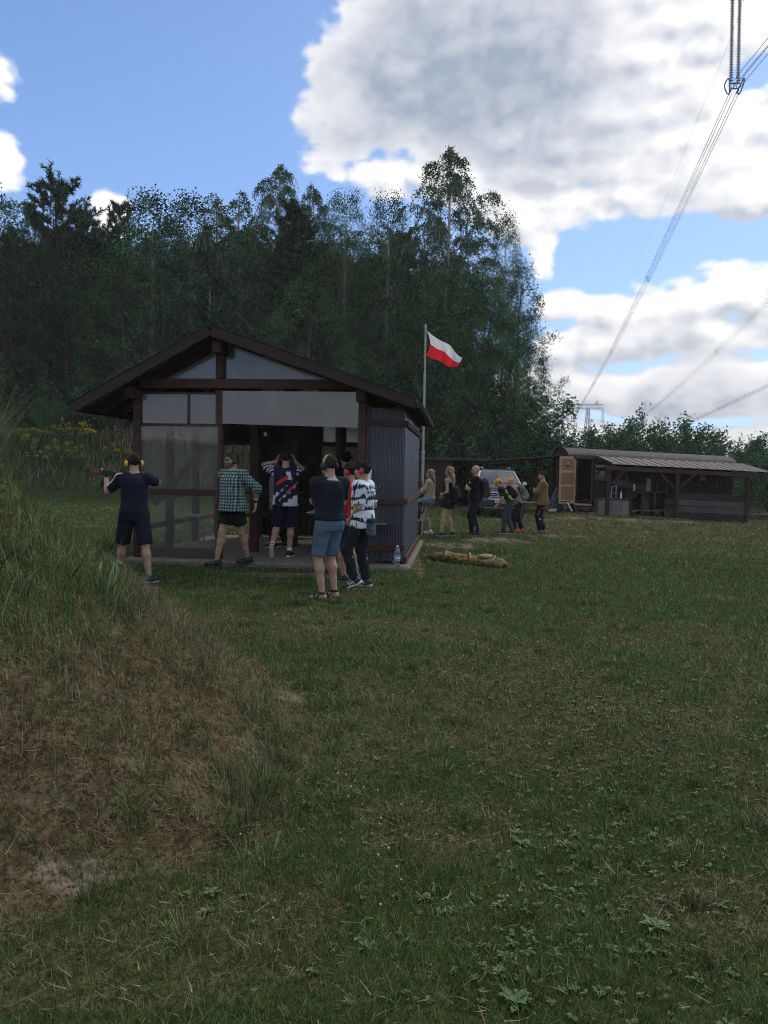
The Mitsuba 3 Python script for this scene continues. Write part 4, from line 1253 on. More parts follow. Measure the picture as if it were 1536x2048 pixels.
class Person:
    def __init__(s, label, pos, z0, H, hh, th=None, head=None, ankles=None, wrists=None, lean=0.0, side=0.0, bw=1.0, elbow=((-.6, -.3, -1), (.6, -.3, -1)), knee=None,
                 skin=SKIN, hip_drop=0.0, res=.014, hand=None, curl=(.5, .5), female=False, beard=0, headpitch=0, toes=None, pelvis=(0, 0)):
        s.key = thing('person', label, 'person')
        s.P0 = np.array([pos[0], pos[1], z0])
        s.k = k = H / 1.78
        th = hh if th is None else th
        s.th, s.hh, s.head = th, hh, th if head is None else head
        s.res, s.bw, s.female, s.skin = res, bw, female, np.asarray(skin, float)
        f0 = yawdir(th)
        r0 = np.array([f0[1], -f0[0], 0])
        ln, sd = math.radians(lean), math.radians(side)
        up = np.array([0, 0, 1.0]) * math.cos(ln) * math.cos(sd) + f0 * math.sin(ln) + r0 * math.sin(sd)
        R = unit(r0 - up * (r0 @ up))
        F = np.cross(up, R)
        s.A = np.stack([R, F, up])
        s.O = np.array([pelvis[0], pelvis[1], .945 * k - hip_drop])
        fh = yawdir(hh); rh = np.array([fh[1], -fh[0], 0])
        s.fh, s.rh = fh, rh
        s.hips = [s.O - [0, 0, .02 * k] + rh * (i * .092 * k * (1.0 if not female else 1.02)) for i in (-1, 1)]
        s.sho = [s.O + up * .462 * k + R * (i * .178 * k * bw * (.90 if female else 1)) for i in (-1, 1)]
        ankles = ankles or ((-.1, 0, .085), (.1, 0, .085))
        s.ank, s.kn = [], []
        for i in range(2):
            a = np.array(ankles[i], float)
            kh = fh if knee is None else np.asarray(knee[i], float)
            kn, a = ik(s.hips[i], a, .435 * k, .425 * k, kh)
            s.kn.append(kn); s.ank.append(a)
        s.toes = toes or ((hh + 8, 0), (hh - 8, 0))
        s.wr, s.el = [], []
        for i in range(2):
            w = wrists[i] if wrists else None
            if w is None:
                w = s.sho[i] + R * ((i * 2 - 1) * .06) + np.array([0, 0, -.54 * k]) + F * .06
            hint = R * elbow[i][0] + F * elbow[i][1] + np.array([0, 0, elbow[i][2]])
            e, w = ik(s.sho[i], w, .295 * k, .262 * k, hint)
            s.el.append(e); s.wr.append(w)
        s.neck = s.O + up * .525 * k
        hf = yawdir(s.head, headpitch)
        hr = unit(np.array([hf[1], -hf[0], 0]))
        hu = np.cross(hr, hf)
        s.Ah = np.stack([hr, hf, hu])
        s.Hc = s.neck + up * .075 * k + np.array([0, 0, .075 * k]) + hf * .022 * k
        s.hand = hand or (None, None)
        s.curl, s.beard = curl, beard
        s.body()

    def put(s, name, m, mat='mat_matt', color=(.5, .5, .5), smooth=True, parent=None, label=None):
        m = m.copy(); m.apply_translation(s.P0)
        return part(parent or s.key, name, m, mat, color, smooth, label)

    def local(s, v):
        q = (np.asarray(v) - s.O) @ s.A.T
        return q / s.k

    def body(s):
        k, A, b = s.k, s.A, s.bw
        fm = s.female
        g = [loft(s.O, A, np.array([-.13, -.03, .06, .16, .30, .40, .475, .53]) * k, np.array([.10, .158, .158 if not fm else .15, .135 if not fm else .118, .150 if not fm else .134, .155 if not fm else .136, .115 if not fm else .098, .05]) * k * b,
                  np.array([.08, .112, .11, .098, .112, .11, .08, .055]) * k * (.5 + .5 * b), np.array([0, -.012, 0, .01, .012, 0, -.01, -.005]) * k)]
        for i in range(2):
            sh_, e, w = s.sho[i], s.el[i], s.wr[i]
            m = .86 if fm else 1.0
            g += [cone(s.neck - s.A[2] * .030 * k, sh_ + s.A[2] * .010 * k, .046 * k * m, .044 * k * m, .05), ell(sh_, np.array([.062, .06, .06]) * k * m, A, .05), cone(sh_, e, .050 * k * m, .040 * k * m, .03), cone(e, e + (w - e) * .3, .041 * k * m, .043 * k * m, .02), cone(e + (w - e) * .3, w, .042 * k * m, .027 * k * m, .02)]
            h, kn, an = s.hips[i], s.kn[i], s.ank[i]
            m = .95 if fm else 1.0
            back = -unit(s.fh)
            c1 = kn + (an - kn) * .30 + back * .012 * k
            g += [cone(h, kn, .088 * k * m, .054 * k * m, .03), cone(kn + (kn - an) * .05, c1, .053 * k * m, .057 * k * m, .03), cone(c1, kn + (an - kn) * .68, .055 * k * m, .039 * k * m, .03), cone(kn + (an - kn) * .62, an, .042 * k * m, .035 * k * m, .03)]
            yd = yawdir(*s.toes[i])
            dn = s.sole_up(i)
            g += [cone(an - dn * .045 * k - yd * .03 * k, an - dn * .055 * k + yd * .13 * k, .034 * k, .026 * k, .03)]
        g += [cone(s.neck - s.A[2] * .05 * k, s.Hc - s.Ah[1] * .02 * k - s.Ah[2] * .04 * k, .060 * k * (.85 if fm else 1), .054 * k * (.84 if fm else 1), .03)]
        body = solid(g, s.res)
        H = solid(s.head_prims(), .0085 if s.res < .016 else .011, s.head_carve())
        hands = [s.make_hand(i) for i in range(2)]
        ms = [body, H] + hands
        V = np.vstack([m.vertices for m in ms])
        C = np.tile(s.skin, (len(V), 1)) * (.92 + .16 * meshkit.fbm(V * 14, 2, 3)[:, None])
        q = ((V - s.Hc) @ s.Ah.T) / k
        onhead = np.arange(len(V)) >= len(body.vertices)
        onhead &= np.arange(len(V)) < len(body.vertices) + len(H.vertices)
        lip = onhead & (q[:, 1] > .07) & (np.abs(q[:, 2] + .066) < .010) & (np.abs(q[:, 0]) < .026)
        C[lip] = np.array([.30, .13, .11])
        eye = onhead & (q[:, 1] > .055) & (np.abs(q[:, 2] - .004) < .008) & (np.abs(np.abs(q[:, 0]) - .031) < .014)
        C[eye] = np.array([.10, .08, .07])
        brow = onhead & (q[:, 1] > .055) & (np.abs(q[:, 2] - .024) < .006) & (np.abs(np.abs(q[:, 0]) - .032) < .022)
        C[brow] = np.array([.06, .04, .03])
        if s.beard:
            bd = onhead & (q[:, 2] < -.035) & (q[:, 1] > -.005) & ~lip & ~((q[:, 2] > -.05) & (np.abs(q[:, 0]) < .012) & (q[:, 1] > .085))
            C[bd] = np.array([.045, .032, .026]) * s.beard + s.skin * (1 - s.beard)
        s.put('body', cat(ms), 'mat_skin', C)

    def sole_up(s, i):
        yd = yawdir(*s.toes[i])
        r = unit(np.cross(yd, [0, 0, 1.0]))
        return np.cross(r, yd)

    def head_prims(s):
        k, c, A = s.k, s.Hc, s.Ah
        r, f, u = A
        P = [ell(c + u * .034 * k - f * .012 * k, np.array([.074, .094, .088]) * k, A, .02), ell(c - u * .028 * k + f * .022 * k, np.array([.060, .066, .080]) * k, A, .03), ell(c - u * .088 * k + f * .056 * k, np.array([.028, .026, .024]) * k, A, .03),
             cone(c + u * .008 * k + f * .086 * k, c - u * .030 * k + f * .103 * k, .008 * k, .013 * k, .014), ell(c + u * .022 * k + f * .074 * k, np.array([.05, .016, .012]) * k, A, .02),
             ell(c - u * .060 * k + f * .084 * k, np.array([.024, .010, .012]) * k, A, .012), cone(c - u * .05 * k - f * .01 * k, c - u * .13 * k - f * .03 * k, .056 * k, .054 * k, .03)]
        for i in (-1, 1):
            P += [ell(c + r * i * .076 * k - u * .012 * k - f * .010 * k, np.array([.010, .018, .030]) * k, A, .008), ell(c + r * i * .044 * k - u * .030 * k + f * .060 * k, np.array([.02, .016, .018]) * k, A, .02)]
        return P

    def head_carve(s):
        k, c = s.k, s.Hc
        r, f, u = s.Ah
        return [ell(c + r * i * .031 * k + u * .004 * k + f * .094 * k, np.array([.017, .012, .010]) * k, s.Ah) for i in (-1, 1)]

    def make_hand(s, i):
        k, w = s.k, s.wr[i]
        sg = -1 if i == 0 else 1
        fa = unit(w - s.el[i])
        if s.hand[i] is not None:
            d, n = unit(np.asarray(s.hand[i][0], float)), np.asarray(s.hand[i][1], float)
        else:
            d, n = unit(fa + [0, 0, -.25]), -s.A[0] * sg
        n = unit(n - d * (n @ d))                      # the way the palm looks
        t = np.cross(d, n)                             # towards one edge of the hand
        thumb = t if (t @ s.A[1]) > 0 else -t
        cu = s.curl[i]
        g = [cone(w - fa * .03 * k, w + d * .02 * k, .026 * k, .024 * k, .02), ell(w + d * .048 * k, np.array([.040, .050, .016]) * k, np.stack([t, d, n]), .02)]
        for j, (o, L) in enumerate(((.030, .068), (.010, .078), (-.010, .073), (-.029, .056))):
            p = w + d * .085 * k + thumb * o * k
            ang = cu * .8
            for seg, (l, r0, r1) in enumerate(((.45, .0090, .0085), (.32, .0085, .0078), (.23, .0076, .0066))):
                ang2 = ang + cu * .7 * seg
                dd = d * math.cos(ang2) + n * math.sin(ang2) + thumb * o * 1.5
                q = p + unit(dd) * L * l * k
                g.append(cone(p, q, r0 * k, r1 * k, .006))
                p = q
        p = w + d * .025 * k + thumb * .028 * k
        q = p + unit(d * .75 + thumb * .75 + n * (.2 + .3 * cu)) * .042 * k
        z = q + unit(d * 1.0 + thumb * .25 + n * (.2 + .5 * cu)) * .034 * k
        g += [cone(p, q, .0145 * k, .0105 * k, .012), cone(q, z, .0105 * k, .0085 * k, .006)]
        return solid(g, .0062 if s.res < .016 else .008)

    # ---- clothes
    def shirt(s, color, sleeve=.62, hem=-.07, loose=0.0, name='shirt', amp=.011, mat='mat_matt', neck=.50, seed=1, stripe=None, res=None):
        k, b, fm = s.k, s.bw, s.female
        e = .014 + loose
        zs = np.array([hem, .02, .14, .28, .40, .475, neck + .005]) * k
        ws = (np.array([.165, .160, .140 if not fm else .124, .152 if not fm else .138, .156 if not fm else .138, .116 if not fm else .098, .066]) * b + np.array([e + loose * .8, e + loose * .5, e + loose * .6, e, e, e, .008])) * k
        ds = (np.array([.115, .114, .104, .114, .112, .082, .066]) * (.5 + .5 * b) + np.array([e + loose, e + loose * .6, e + loose * .4, e, e, e, .006])) * k
        g = [loft(s.O, s.A, zs, ws, ds, np.array([0, -.008, .006, .012, 0, -.01, -.008]) * k, .03)]
        if sleeve > 0:
            for i in range(2):
                sh_, el, w = s.sho[i], s.el[i], s.wr[i]
                m = .9 if fm else 1
                g += [ell(sh_, np.array([.070, .069, .068]) * k * m, s.A, .05), cone(s.neck - s.A[2] * .034 * k, sh_ + s.A[2] * .008 * k, .056 * k * m, .058 * k * m, .05)]
                if sleeve <= 1:
                    q = sh_ + (el - sh_) * sleeve
                    g += [cone(sh_ + (el - sh_) * .02, q + unit(el - sh_) * .1, (.058 + loose * .5) * k * m, (.056 + loose * .8) * k * m, .05, ((q, unit(el - sh_)),))]
                else:
                    q = el + (w - el) * (sleeve - 1)
                    g += [cone(sh_, el, (.058 + loose * .5) * k * m, (.050 + loose * .6) * k * m, .05), cone(el, q + unit(w - el) * .05, (.055 + loose * .7) * k * m, (.044 + loose * .7) * k * m, .03, ((q, unit(w - el)),))]
        m = wrinkle(solid(g, res or s.res), amp, seed=seed)
        c = color(s.local(m.vertices)) if callable(color) else np.tile(np.asarray(color, float), (len(m.vertices), 1))
        if stripe is not None:
            v = np.asarray(m.vertices)
            for i in range(2):
                a, e = s.sho[i] - s.A[0] * (i * 2 - 1) * .10 * k, s.el[i]
                d = e - a
                t = np.clip((v - a) @ d / (d @ d), 0, 1)
                o = v - a - t[:, None] * d
                tp = unit(np.array([0, 0, .85]) - s.A[1] * .6)
                w = np.abs(o @ unit(np.cross(d, tp)))
                c[(w < .012) & (o @ tp > .02) & (t > .02) & (t < .95)] = stripe
        return s.put(name, m, mat, c)

    def pants(s, color, length=.9, width=.0, name='shorts', amp=.010, waist=.10, shin=None, mat='mat_matt', seed=2):
        """length in thighs: .9 = just above the knee, over 1 goes on down the shin (2 = the ankle)"""
        k = s.k
        fm = s.female
        g = [loft(s.O, s.A, np.array([-.10, -.03, .05, waist]) * k, (np.array([.155, .165, .160, .150]) * s.bw + .014) * k, (np.array([.105, .118, .112, .106]) * (.5 + .5 * s.bw) + .012) * k, np.array([-.006, -.012, -.005, 0]) * k, .03), ell(s.O - np.array([0, 0, .095]) * k, np.array([.12, .095, .06]) * k, s.A, .05)]
        for i in range(2):
            h, kn, an = s.hips[i], s.kn[i], s.ank[i]
            if length <= 1:
                q = h + (kn - h) * length
                g += [cone(h, q + unit(kn - h) * .08, (.098 + width * .5) * k, (.078 + width + (1 - length) * .03) * k, .03, ((q, unit(kn - h)),))]
            else:
                q = kn + (an - kn) * (length - 1)
                r2 = shin if shin else .052
                g += [ell(kn, np.array([.072, .072, .085]) * k, s.A, .03), cone(h, kn, (.097 + width * .5) * k, (.070 + width) * k, .03), cone(kn, q + unit(an - kn) * .06, (.070 + width) * k, (r2 + width) * k, .03, ((q, unit(an - kn)),))]
        m = wrinkle(solid(g, s.res), amp, (11, 11, 9), seed)
        c = color(s.local(m.vertices)) if callable(color) else np.tile(np.asarray(color, float), (len(m.vertices), 1))
        return s.put(name, m, mat, c)

    def shoes(s, upper, sole=(.6, .6, .6), stripes=None, sock=None):
        k = s.k
        for i in range(2):
            an, yd, up = s.ank[i], yawdir(*s.toes[i]), s.sole_up(i)
            r = np.cross(yd, up)
            A = np.stack([r, yd, up])
            bot = an - up * .082 * k
            g = [cone(bot + up * .045 * k - yd * .045 * k, bot + up * .030 * k + yd * .145 * k, .042 * k, .034 * k, .03, ((bot + up * .02 * k, -up),)), cone(an - yd * .01 * k, bot + up * .04 * k, .042 * k, .045 * k, .03, ((bot + up * .02 * k, -up), (an + up * .022 * k, up))),
                 ell(bot + up * .03 * k + yd * .10 * k, np.array([.043, .085, .034]) * k, A, .02, ((bot + up * .02 * k, -up),))]
            m = solid(g, .0085 if s.res < .016 else .011)
            q = (np.asarray(m.vertices) - bot) @ A.T / k
            c = np.tile(np.asarray(upper, float), (len(q), 1))
            if stripes is not None:
                st = (np.abs(((q[:, 1] - .55 * q[:, 2]) - .02) % .032 - .016) < .0055) & (q[:, 2] > .03) & (q[:, 2] < .07) & (q[:, 1] - .55 * q[:, 2] > -.012) & (q[:, 1] - .55 * q[:, 2] < .085)
                c[st] = stripes
            key = s.put('shoe', m, 'mat_semi', c)
            prof = np.array([[-.026, -.080], [-.034, -.05], [-.031, .02], [-.040, .10], [-.034, .145], [-.013, .172], [.013, .172], [.032, .145], [.038, .10], [.029, .02], [.034, -.05], [.026, -.080], [0, -.088]]) * k
            import shapely.geometry as sg
            sm = trimesh.creation.extrude_polygon(sg.Polygon(prof).buffer(.004), .030 * k, engine='earcut')
            M = np.eye(4); M[:3, 0], M[:3, 1], M[:3, 2], M[:3, 3] = r, yd, up, bot - up * .002
            sm.apply_transform(M)
            s.put('sole', sm, 'mat_semi', sole, smooth=False, parent=key)
            if sock is not None:
                s.put('sock', solid([cone(an + up * .01, an + unit(s.kn[i] - an) * .055 * k, .040 * k, .043 * k, .02, ((an + unit(s.kn[i] - an) * .075 * k, unit(s.kn[i] - an)),))], .009), 'mat_matt', sock)

    def sandals(s, color=(.03, .025, .022)):
        k = s.k
        for i in range(2):
            an, yd, up = s.ank[i], yawdir(*s.toes[i]), s.sole_up(i)
            r = np.cross(yd, up)
            bot = an - up * .085 * k
            import shapely.geometry as sg
            prof = np.array([[-.034, -.075], [-.034, .02], [-.042, .10], [-.036, .15], [0, .178], [.036, .15], [.040, .10], [.032, .02], [.034, -.075], [0, -.088]]) * k
            sm = trimesh.creation.extrude_polygon(sg.Polygon(prof).buffer(.005), .022 * k, engine='earcut')
            M = np.eye(4); M[:3, 0], M[:3, 1], M[:3, 2], M[:3, 3] = r, yd, up, bot - up * .002
            sm.apply_transform(M)
            key = s.put('sandal', sm, 'mat_matt', (.05, .04, .032), smooth=False)
            base = lambda e: cone(an - up * .045 * k - yd * .03 * k, an - up * .055 * k + yd * .13 * k, (.034 + e) * k, (.028 + e) * k, .03)
            for (c, n, wd) in ((an + yd * .09 * k - up * .05 * k, yd, .014), (an + yd * .045 * k - up * .04 * k, unit(yd + up * .6), .012)):
                p = base(.007)
                f0 = p.fn
                p.fn = (lambda f0, c, n, wd: lambda P: np.maximum(f0(P), np.abs((P - c) @ n) - wd * k))(f0, c, n, wd)
                s.put('strap', solid([p], .0065), 'mat_matt', color, parent=key)
            s.put('ankle_strap', solid([cone(an - up * .006, an + up * .016, .043 * k, .042 * k, .01, ((an + up * .018, up), (an - up * .010, -up)))], .0065), 'mat_matt', color, parent=key)

    def hair(s, color, style='short', seed=4):
        k, c = s.k, s.Hc
        r, f, u = s.Ah
        col = np.asarray(color, float)
        lift = .006 if style == 'short' else .014
        n = unit(-u * .145 + -f * .10 + u * 0)                 # below the hairline plane is cut away
        a, b = np.array([.092, .055]), np.array([-.075, -.075])
        dv = b - a
        nn = np.array([dv[1], -dv[0]]); nn = nn / np.linalg.norm(nn)
        if nn[1] > 0:
            nn = -nn
        cutn = f * nn[0] + u * nn[1]
        cutp = c + f * a[0] * k + u * a[1] * k
        g = [ell(c + u * .036 * k - f * .014 * k, np.array([.074 + lift, .095 + lift, .088 + lift]) * k, s.Ah, .02, ((cutp, cutn),))]
        if style == 'curly':
            rr = np.random.default_rng(seed)
            for _ in range(26):
                d = unit(rr.normal(size=3) * [1, 1, .8] + u * .6 - f * .35)
                p = c + u * .036 * k - f * .014 * k + d * np.array([.085, .085, .085]) * k
                if (p - cutp) @ cutn < 0:
                    g.append(ell(p, np.array([.026, .026, .022]) * k, s.Ah, .02))
        if style in ('long', 'midlong', 'tied'):
            back = -s.A[1]
            L = {'long': .46, 'midlong': .26, 'tied': .18}[style] * k
            p0 = c - f * .07 * k + u * .04 * k
            for j in np.linspace(-1, 1, 5):
                a1 = c - f * (.085 - .05 * abs(j)) * k + r * j * .062 * k - u * .0 * k
                a2 = c - f * .085 * k + r * j * .075 * k - np.array([0, 0, .12]) * k + back * .02 * k
                a3 = c - f * .06 * k + r * j * (.085 if style == 'long' else .06) * k - np.array([0, 0, L]) + back * .085 * k
                g += [cone(p0, a1, .045 * k, .036 * k, .03), cone(a1, a2, .036 * k, .036 * k, .03), cone(a2, a3, .036 * k, .016 * k, .03)]
        m = wrinkle(solid(g, .009 if s.res < .016 else .012), .008 if style == 'short' else .012, (45, 45, 22), seed)
        v = np.asarray(m.vertices)
        st = meshkit.fbm(v * np.array([60, 60, 8.0]), 2, 5)[:, None]
        s.put('hair', m, 'mat_matt' if style in ('short', 'curly') else 'mat_semi', col * (.5 + 1.0 * st))

    def muffs(s, color, band=(.02, .02, .022), cushion=(.012, .012, .013), size=1.0, bandw=.012):
        k, c = s.k * size, s.Hc
        r, f, u = s.Ah
        ang = np.linspace(-1.35, 1.35, 15)
        pts = np.array([c + r * math.sin(a) * .098 * k + u * (math.cos(a) * .128 - .006) * k - f * .008 * k for a in ang])
        ring = tube(pts, .006, 5)
        w = []
        for o in (-bandw, 0, bandw):
            w.append(tube(pts + f * o, .0065, 5))
        key = s.put('ear_defenders', cat(w), 'mat_semi', band)
        for i in (-1, 1):
            cc = c + r * i * .098 * k - u * .014 * k - f * .010 * k
            m = solid([ell(cc, np.array([.026, .036, .046]) * k, s.Ah, .01), ell(cc + r * i * .012 * k, np.array([.018, .028, .036]) * k, s.Ah, .01)], .008 if s.res < .016 else .010)
            s.put('ear_cup', m, 'mat_semi', color, parent=key)
            s.put('cushion', solid([ell(cc - r * i * .016 * k, np.array([.014, .040, .050]) * k, s.Ah, .01)], .008 if s.res < .016 else .011), 'mat_semi', cushion, parent=key)

    def glasses(s, color=(.01, .01, .011)):
        k, c = s.k, s.Hc
        r, f, u = s.Ah
        g = []
        for i in (-1, 1):
            g += [ell(c + r * i * .034 * k + f * .094 * k + u * .002 * k, np.array([.028, .007, .019]) * k, s.Ah, .008), cone(c + r * i * .058 * k + f * .085 * k + u * .010 * k, c + r * i * .078 * k - f * .01 * k + u * .008 * k, .004 * k, .004 * k, .006)]
        g += [cone(c - r * .02 * k + f * .100 * k + u * .008 * k, c + r * .02 * k + f * .100 * k + u * .008 * k, .004, .004, .006)]
        s.put('sunglasses', solid(g, .006), 'mat_gloss', color)

    def backpack(s, label, color, H=.44, W=.30, D=.18, drop=.0, strap=(.02, .02, .02), side=0.0, seed=3):
        """a bag on the back: its own thing"""
        k = s.k
        key = thing('backpack', label, 'backpack')
        R, F, U = s.A
        c = s.O + U * (.27 - drop) * k - F * (.115 * (.5 + .5 * s.bw) + D * .5 + .01) * k + R * side * k
        zs = np.array([-.5, -.42, 0, .36, .5]) * H * k
        g = [loft(c, s.A, zs, np.array([.40, .5, .5, .46, .25]) * W * k, np.array([.38, .5, .5, .4, .2]) * D * k, np.array([0, 0, -.01, .01, .02]) * k, .03, 3.0),
             loft(c - F * D * .42 * k, s.A, np.array([-.42, -.36, -.05, .0]) * H * k, np.array([.30, .38, .36, .28]) * W * k, np.array([.16, .24, .22, .12]) * D * k, None, .02, 3.0)]
        m = wrinkle(solid(g, .011 if s.res < .016 else .013), .007, seed=seed)
        col = color((np.asarray(m.vertices) - c) @ s.A.T) if callable(color) else color
        m.apply_translation(s.P0)
        part(key, 'bag', m, 'mat_matt', col, True)
        for i in range(2):
            a = c + U * H * .40 * k + R * (i * 2 - 1) * W * .26 * k + F * D * .4 * k
            sh_ = s.sho[i] - R * (i * 2 - 1) * .07 * k + U * .055 * k
            fr_ = s.sho[i] - R * (i * 2 - 1) * .05 * k + F * .135 * k - U * .07 * k
            lo = s.O + U * .16 * k + R * (i * 2 - 1) * .155 * k * s.bw + F * .02 * k
            t = tube(np.array([a, sh_, fr_, s.O + U * .28 * k + R * (i * 2 - 1) * .165 * s.bw * k + F * .10 * k, lo]), .014, 5)
            t.apply_translation(s.P0)
            part(key, 'strap', t, 'mat_matt', strap, True)
        return key


def plaid(q):
    x = np.where(np.abs(q[:, 0]) > .2, q[:, 0] * .8 + q[:, 1], q[:, 0])
    u = (x / .046) % 1.0
    v = (q[:, 2] / .046) % 1.0
    a = (np.abs(u - .5) < .25).astype(float)
    b = (np.abs(v - .5) < .25).astype(float)
    t = (a + b) / 2
    dark, lite = np.array([.012, .028, .034]), np.array([.30, .36, .36])
    mid = np.array([.060, .115, .110])
    return np.where(t[:, None] < .25, dark, np.where(t[:, None] > .75, lite, mid))


def jersey(q):
    """navy back with white flame shapes and two red bars running up to the right"""
    x, z = q[:, 0], q[:, 2]
    c = np.tile(np.array([.012, .014, .040]), (len(q), 1))
    d = (x * .72 - (z - .20) * .0) 
    s1 = z - (.16 + .75 * (x + .02))
    wob = .03 * np.sin(x * 60 + z * 25)
    white = ((z < .10 + wob) & (np.abs(s1 + .17 + wob * .6) > .055)) | ((s1 > -.06) & (s1 < .02 + wob) & (x < .07) & (z < .3)) | ((np.abs(s1 + .02) < .05 + wob) & (x > .05) & (z > .12)) | ((np.abs(x - .06) < .05 + wob) & (z > .33) & (z < .46)) | (np.abs(x) > .19) & (np.sin(q[:, 1] * 70 + z * 90) > .2)
    c[white] = (.52, .54, .62)
    red = ((np.abs(z - (.31 + .62 * (x + .06))) < .030) & (x > -.14) & (x < .055)) | ((np.abs(z - (.16 + .95 * (x - .07))) < .022) & (x > .03) & (x < .15))
    c[red] = (.50, .035, .045)
    dark = (np.abs(z - (.10 + 1.05 * (x + .04))) < .05) & (x > -.16) & ~red
    c[dark] = (.012, .013, .034)
    return c


def drips(q):
    """white cloth with dark streaks that run down in bands"""
    x = np.where(np.abs(q[:, 0]) > .13, q[:, 1] * np.sign(q[:, 0] + 1e-9) + .4, q[:, 0])
    z = q[:, 2]
    a = meshkit.noise(np.stack([x * 62, np.floor(z / .15 + .3) * 3.1, x * 0], -1), 3)
    b = meshkit.noise(np.stack([x * 40, z * 16, x * 0 + 2], -1), 5)
    ph = (z / .15 + .25 * meshkit.noise(np.stack([x * 8, z * 3, x * 0], -1), 8)) % 1.0
    dark = (ph < .20 + .55 * (a - .35) + .25 * (b - .5))
    dark |= (b > .70) & (a > .55)
    return np.where(dark[:, None], np.array([.016, .028, .055]), np.array([.58, .63, .68]))


def denim(base):
    base = np.array(base)

    def fn(q):
        t = meshkit.fbm(np.stack([q[:, 0] * 9, q[:, 1] * 9, q[:, 2] * 14], -1), 4, 6)[:, None]
        return base * (.55 + .95 * t)
    return fn


def near(px, py, Y):
    return (at(px, py, Y)[0], Y)


# the shooter at the left
p = Person('man in navy shirt and shorts with yellow ear defenders aiming a rifle to the left', (-3.42, 10.5), gz(-3.42, 10.5), 1.80, 14, 10, 34, ankles=((-.26, .10, .085), (.24, -.12, .085)), toes=((30, 0), (-38, 0)),
           wrists=((-.46, .20, 1.43), (-.02, .27, 1.45)), elbow=((-.25, -.25, -1), (1, -.1, -.35)), bw=.95, hand=((yawdir(60, 42), (.6, .5, .75)), (yawdir(50, 0), (-.6, .3, 0))), curl=(.35, 1.0), skin=SKIN * 1.0)
p.pants((.011, .015, .030), .97, .018)
p.shirt((.011, .014, .027), .80, -.02, .016, stripe=(.55, .57, .60))
p.hair((.020, .015, .012))
p.muffs((.62, .40, .02), (.03, .03, .03))
p.shoes((.02, .022, .03), (.35, .40, .48))
shooter = p
# the man in the checked shirt
p = Person('man in green checked shirt and black shorts wearing sunglasses beside the panel', (-2.37, 12.02), .035, 1.83, 140, 148, 126, ankles=((.20, .22, .115), (-.24, -.08, .06)), toes=((112, -4), (98, 0)),
           wrists=((.35, .02, 1.0), (-.22, .28, 1.02)), elbow=((-.8, -.6, -1), (.6, -.8, -.6)), hand=((( .03, .02, -1), (-.9, -.3, 0)), None), curl=(.6, .6), beard=.75, bw=1.08, skin=SKIN * .95)
p.pants((.010, .010, .012), .66, .022)
p.shirt(plaid, 1.25, -.10, .028, res=.009)
p.muffs((.030, .034, .030), (.05, .05, .05), size=1.0)
p.glasses()
p.hair((.034, .026, .022), 'short')
p.shoes((.010, .010, .011), (.02, .02, .02))
w = p.wr[0]
wk = unit(p.el[0] - w)
wd = p.put('wrist_watch', solid([cone(w + wk * .03, w + wk * .055, .036, .037, .005, ((w + wk * .062, wk), (w + wk * .024, -wk)))], .006), 'mat_semi', (.015, .015, .016))
p.put('bracelet', solid([cone(w + wk * .078, w + wk * .084, .038, .038, .005, ((w + wk * .088, wk), (w + wk * .074, -wk)))], .005), 'mat_semi', (.62, .62, .60))
# the man with his hands at his ears
p = Person('man in white, navy and red jersey seen from behind with both hands at his ears', (-1.68, 13.05), .08, 1.84, 4, 2, 8, ankles=((-.20, -.16, .20), (.07, .06, .085)), toes=((6, -58), (-14, 0)), knee=((0, 1, 0), (0, 1, 0)),
           wrists=((-.165, .06, 1.62), (.15, .10, 1.62)), elbow=((-1, .1, -1.2), (.7, .6, -1.2)), hand=(((.25, -.02, .9), (1, .1, 0)), ((-.25, 0, .9), (-1, .1, 0))), curl=(.55, .55), skin=SKIN * .95)
p.pants((.012, .014, .032), .98, .026)
p.shirt(jersey, .80, -.10, .020, res=.009)
p.hair((.018, .013, .011))
p.muffs((.02, .02, .022))
p.shoes((.012, .012, .013), (.55, .54, .50), sock=(.55, .55, .55))
# someone half hidden behind him
p = Person('person in grey shirt half hidden behind the man in the jersey', (-2.04, 14.6), .08, 1.74, 95, ankles=((-.05, -.08, .085), (.15, .1, .085)), beard=0)
p.pants((.012, .012, .014), 1.96, .006, 'trousers')
p.shirt((.19, .20, .25), .7, -.08, .012)
p.hair((.02, .015, .012)); p.shoes((.02, .02, .02), (.4, .4, .4))
# the man in denim shorts
p = Person('man in navy shirt and denim shorts with sandals, arms folded, seen from behind', (-.66, 9.3), gz(-.66, 9.3), 1.80, 42, 26, 46, ankles=((-.075, -.06, .088), (.065, .13, .088)), toes=((74, 0), (62, 0)),
           wrists=((.02, .20, 1.23), (-.12, .24, 1.20)), elbow=((-1, -.35, -.7), (.7, .4, -.9)), bw=.98, skin=SKIN * .95)
p.pants(denim((.085, .130, .19)), .92, .002, 'denim_shorts', .008)
p.shirt((.011, .016, .024), .78, .02, .016)
p.shirt((.30, .33, .40), 0, .478, .002, 'collar', .001, neck=.522)
p.hair((.026, .018, .014))
p.muffs((.014, .016, .014), (.30, .27, .15), size=1.03)
p.sandals()
# the woman in red behind
p = Person('person in bright red shirt with red ear defenders standing between two men', (-.47, 10.85), gz(-.47, 10.85), 1.72, 58, ankles=((-.08, -.06, .085), (.09, .08, .085)), bw=.95, skin=SKIN * .95)
p.pants((.025, .04, .06), .95, .015)
p.shirt((.55, .045, .045), .7, -.06, .012)
p.hair((.016, .012, .010), 'curly')
p.muffs((.42, .025, .035))
p.shoes((.015, .015, .017), (.3, .3, .3))
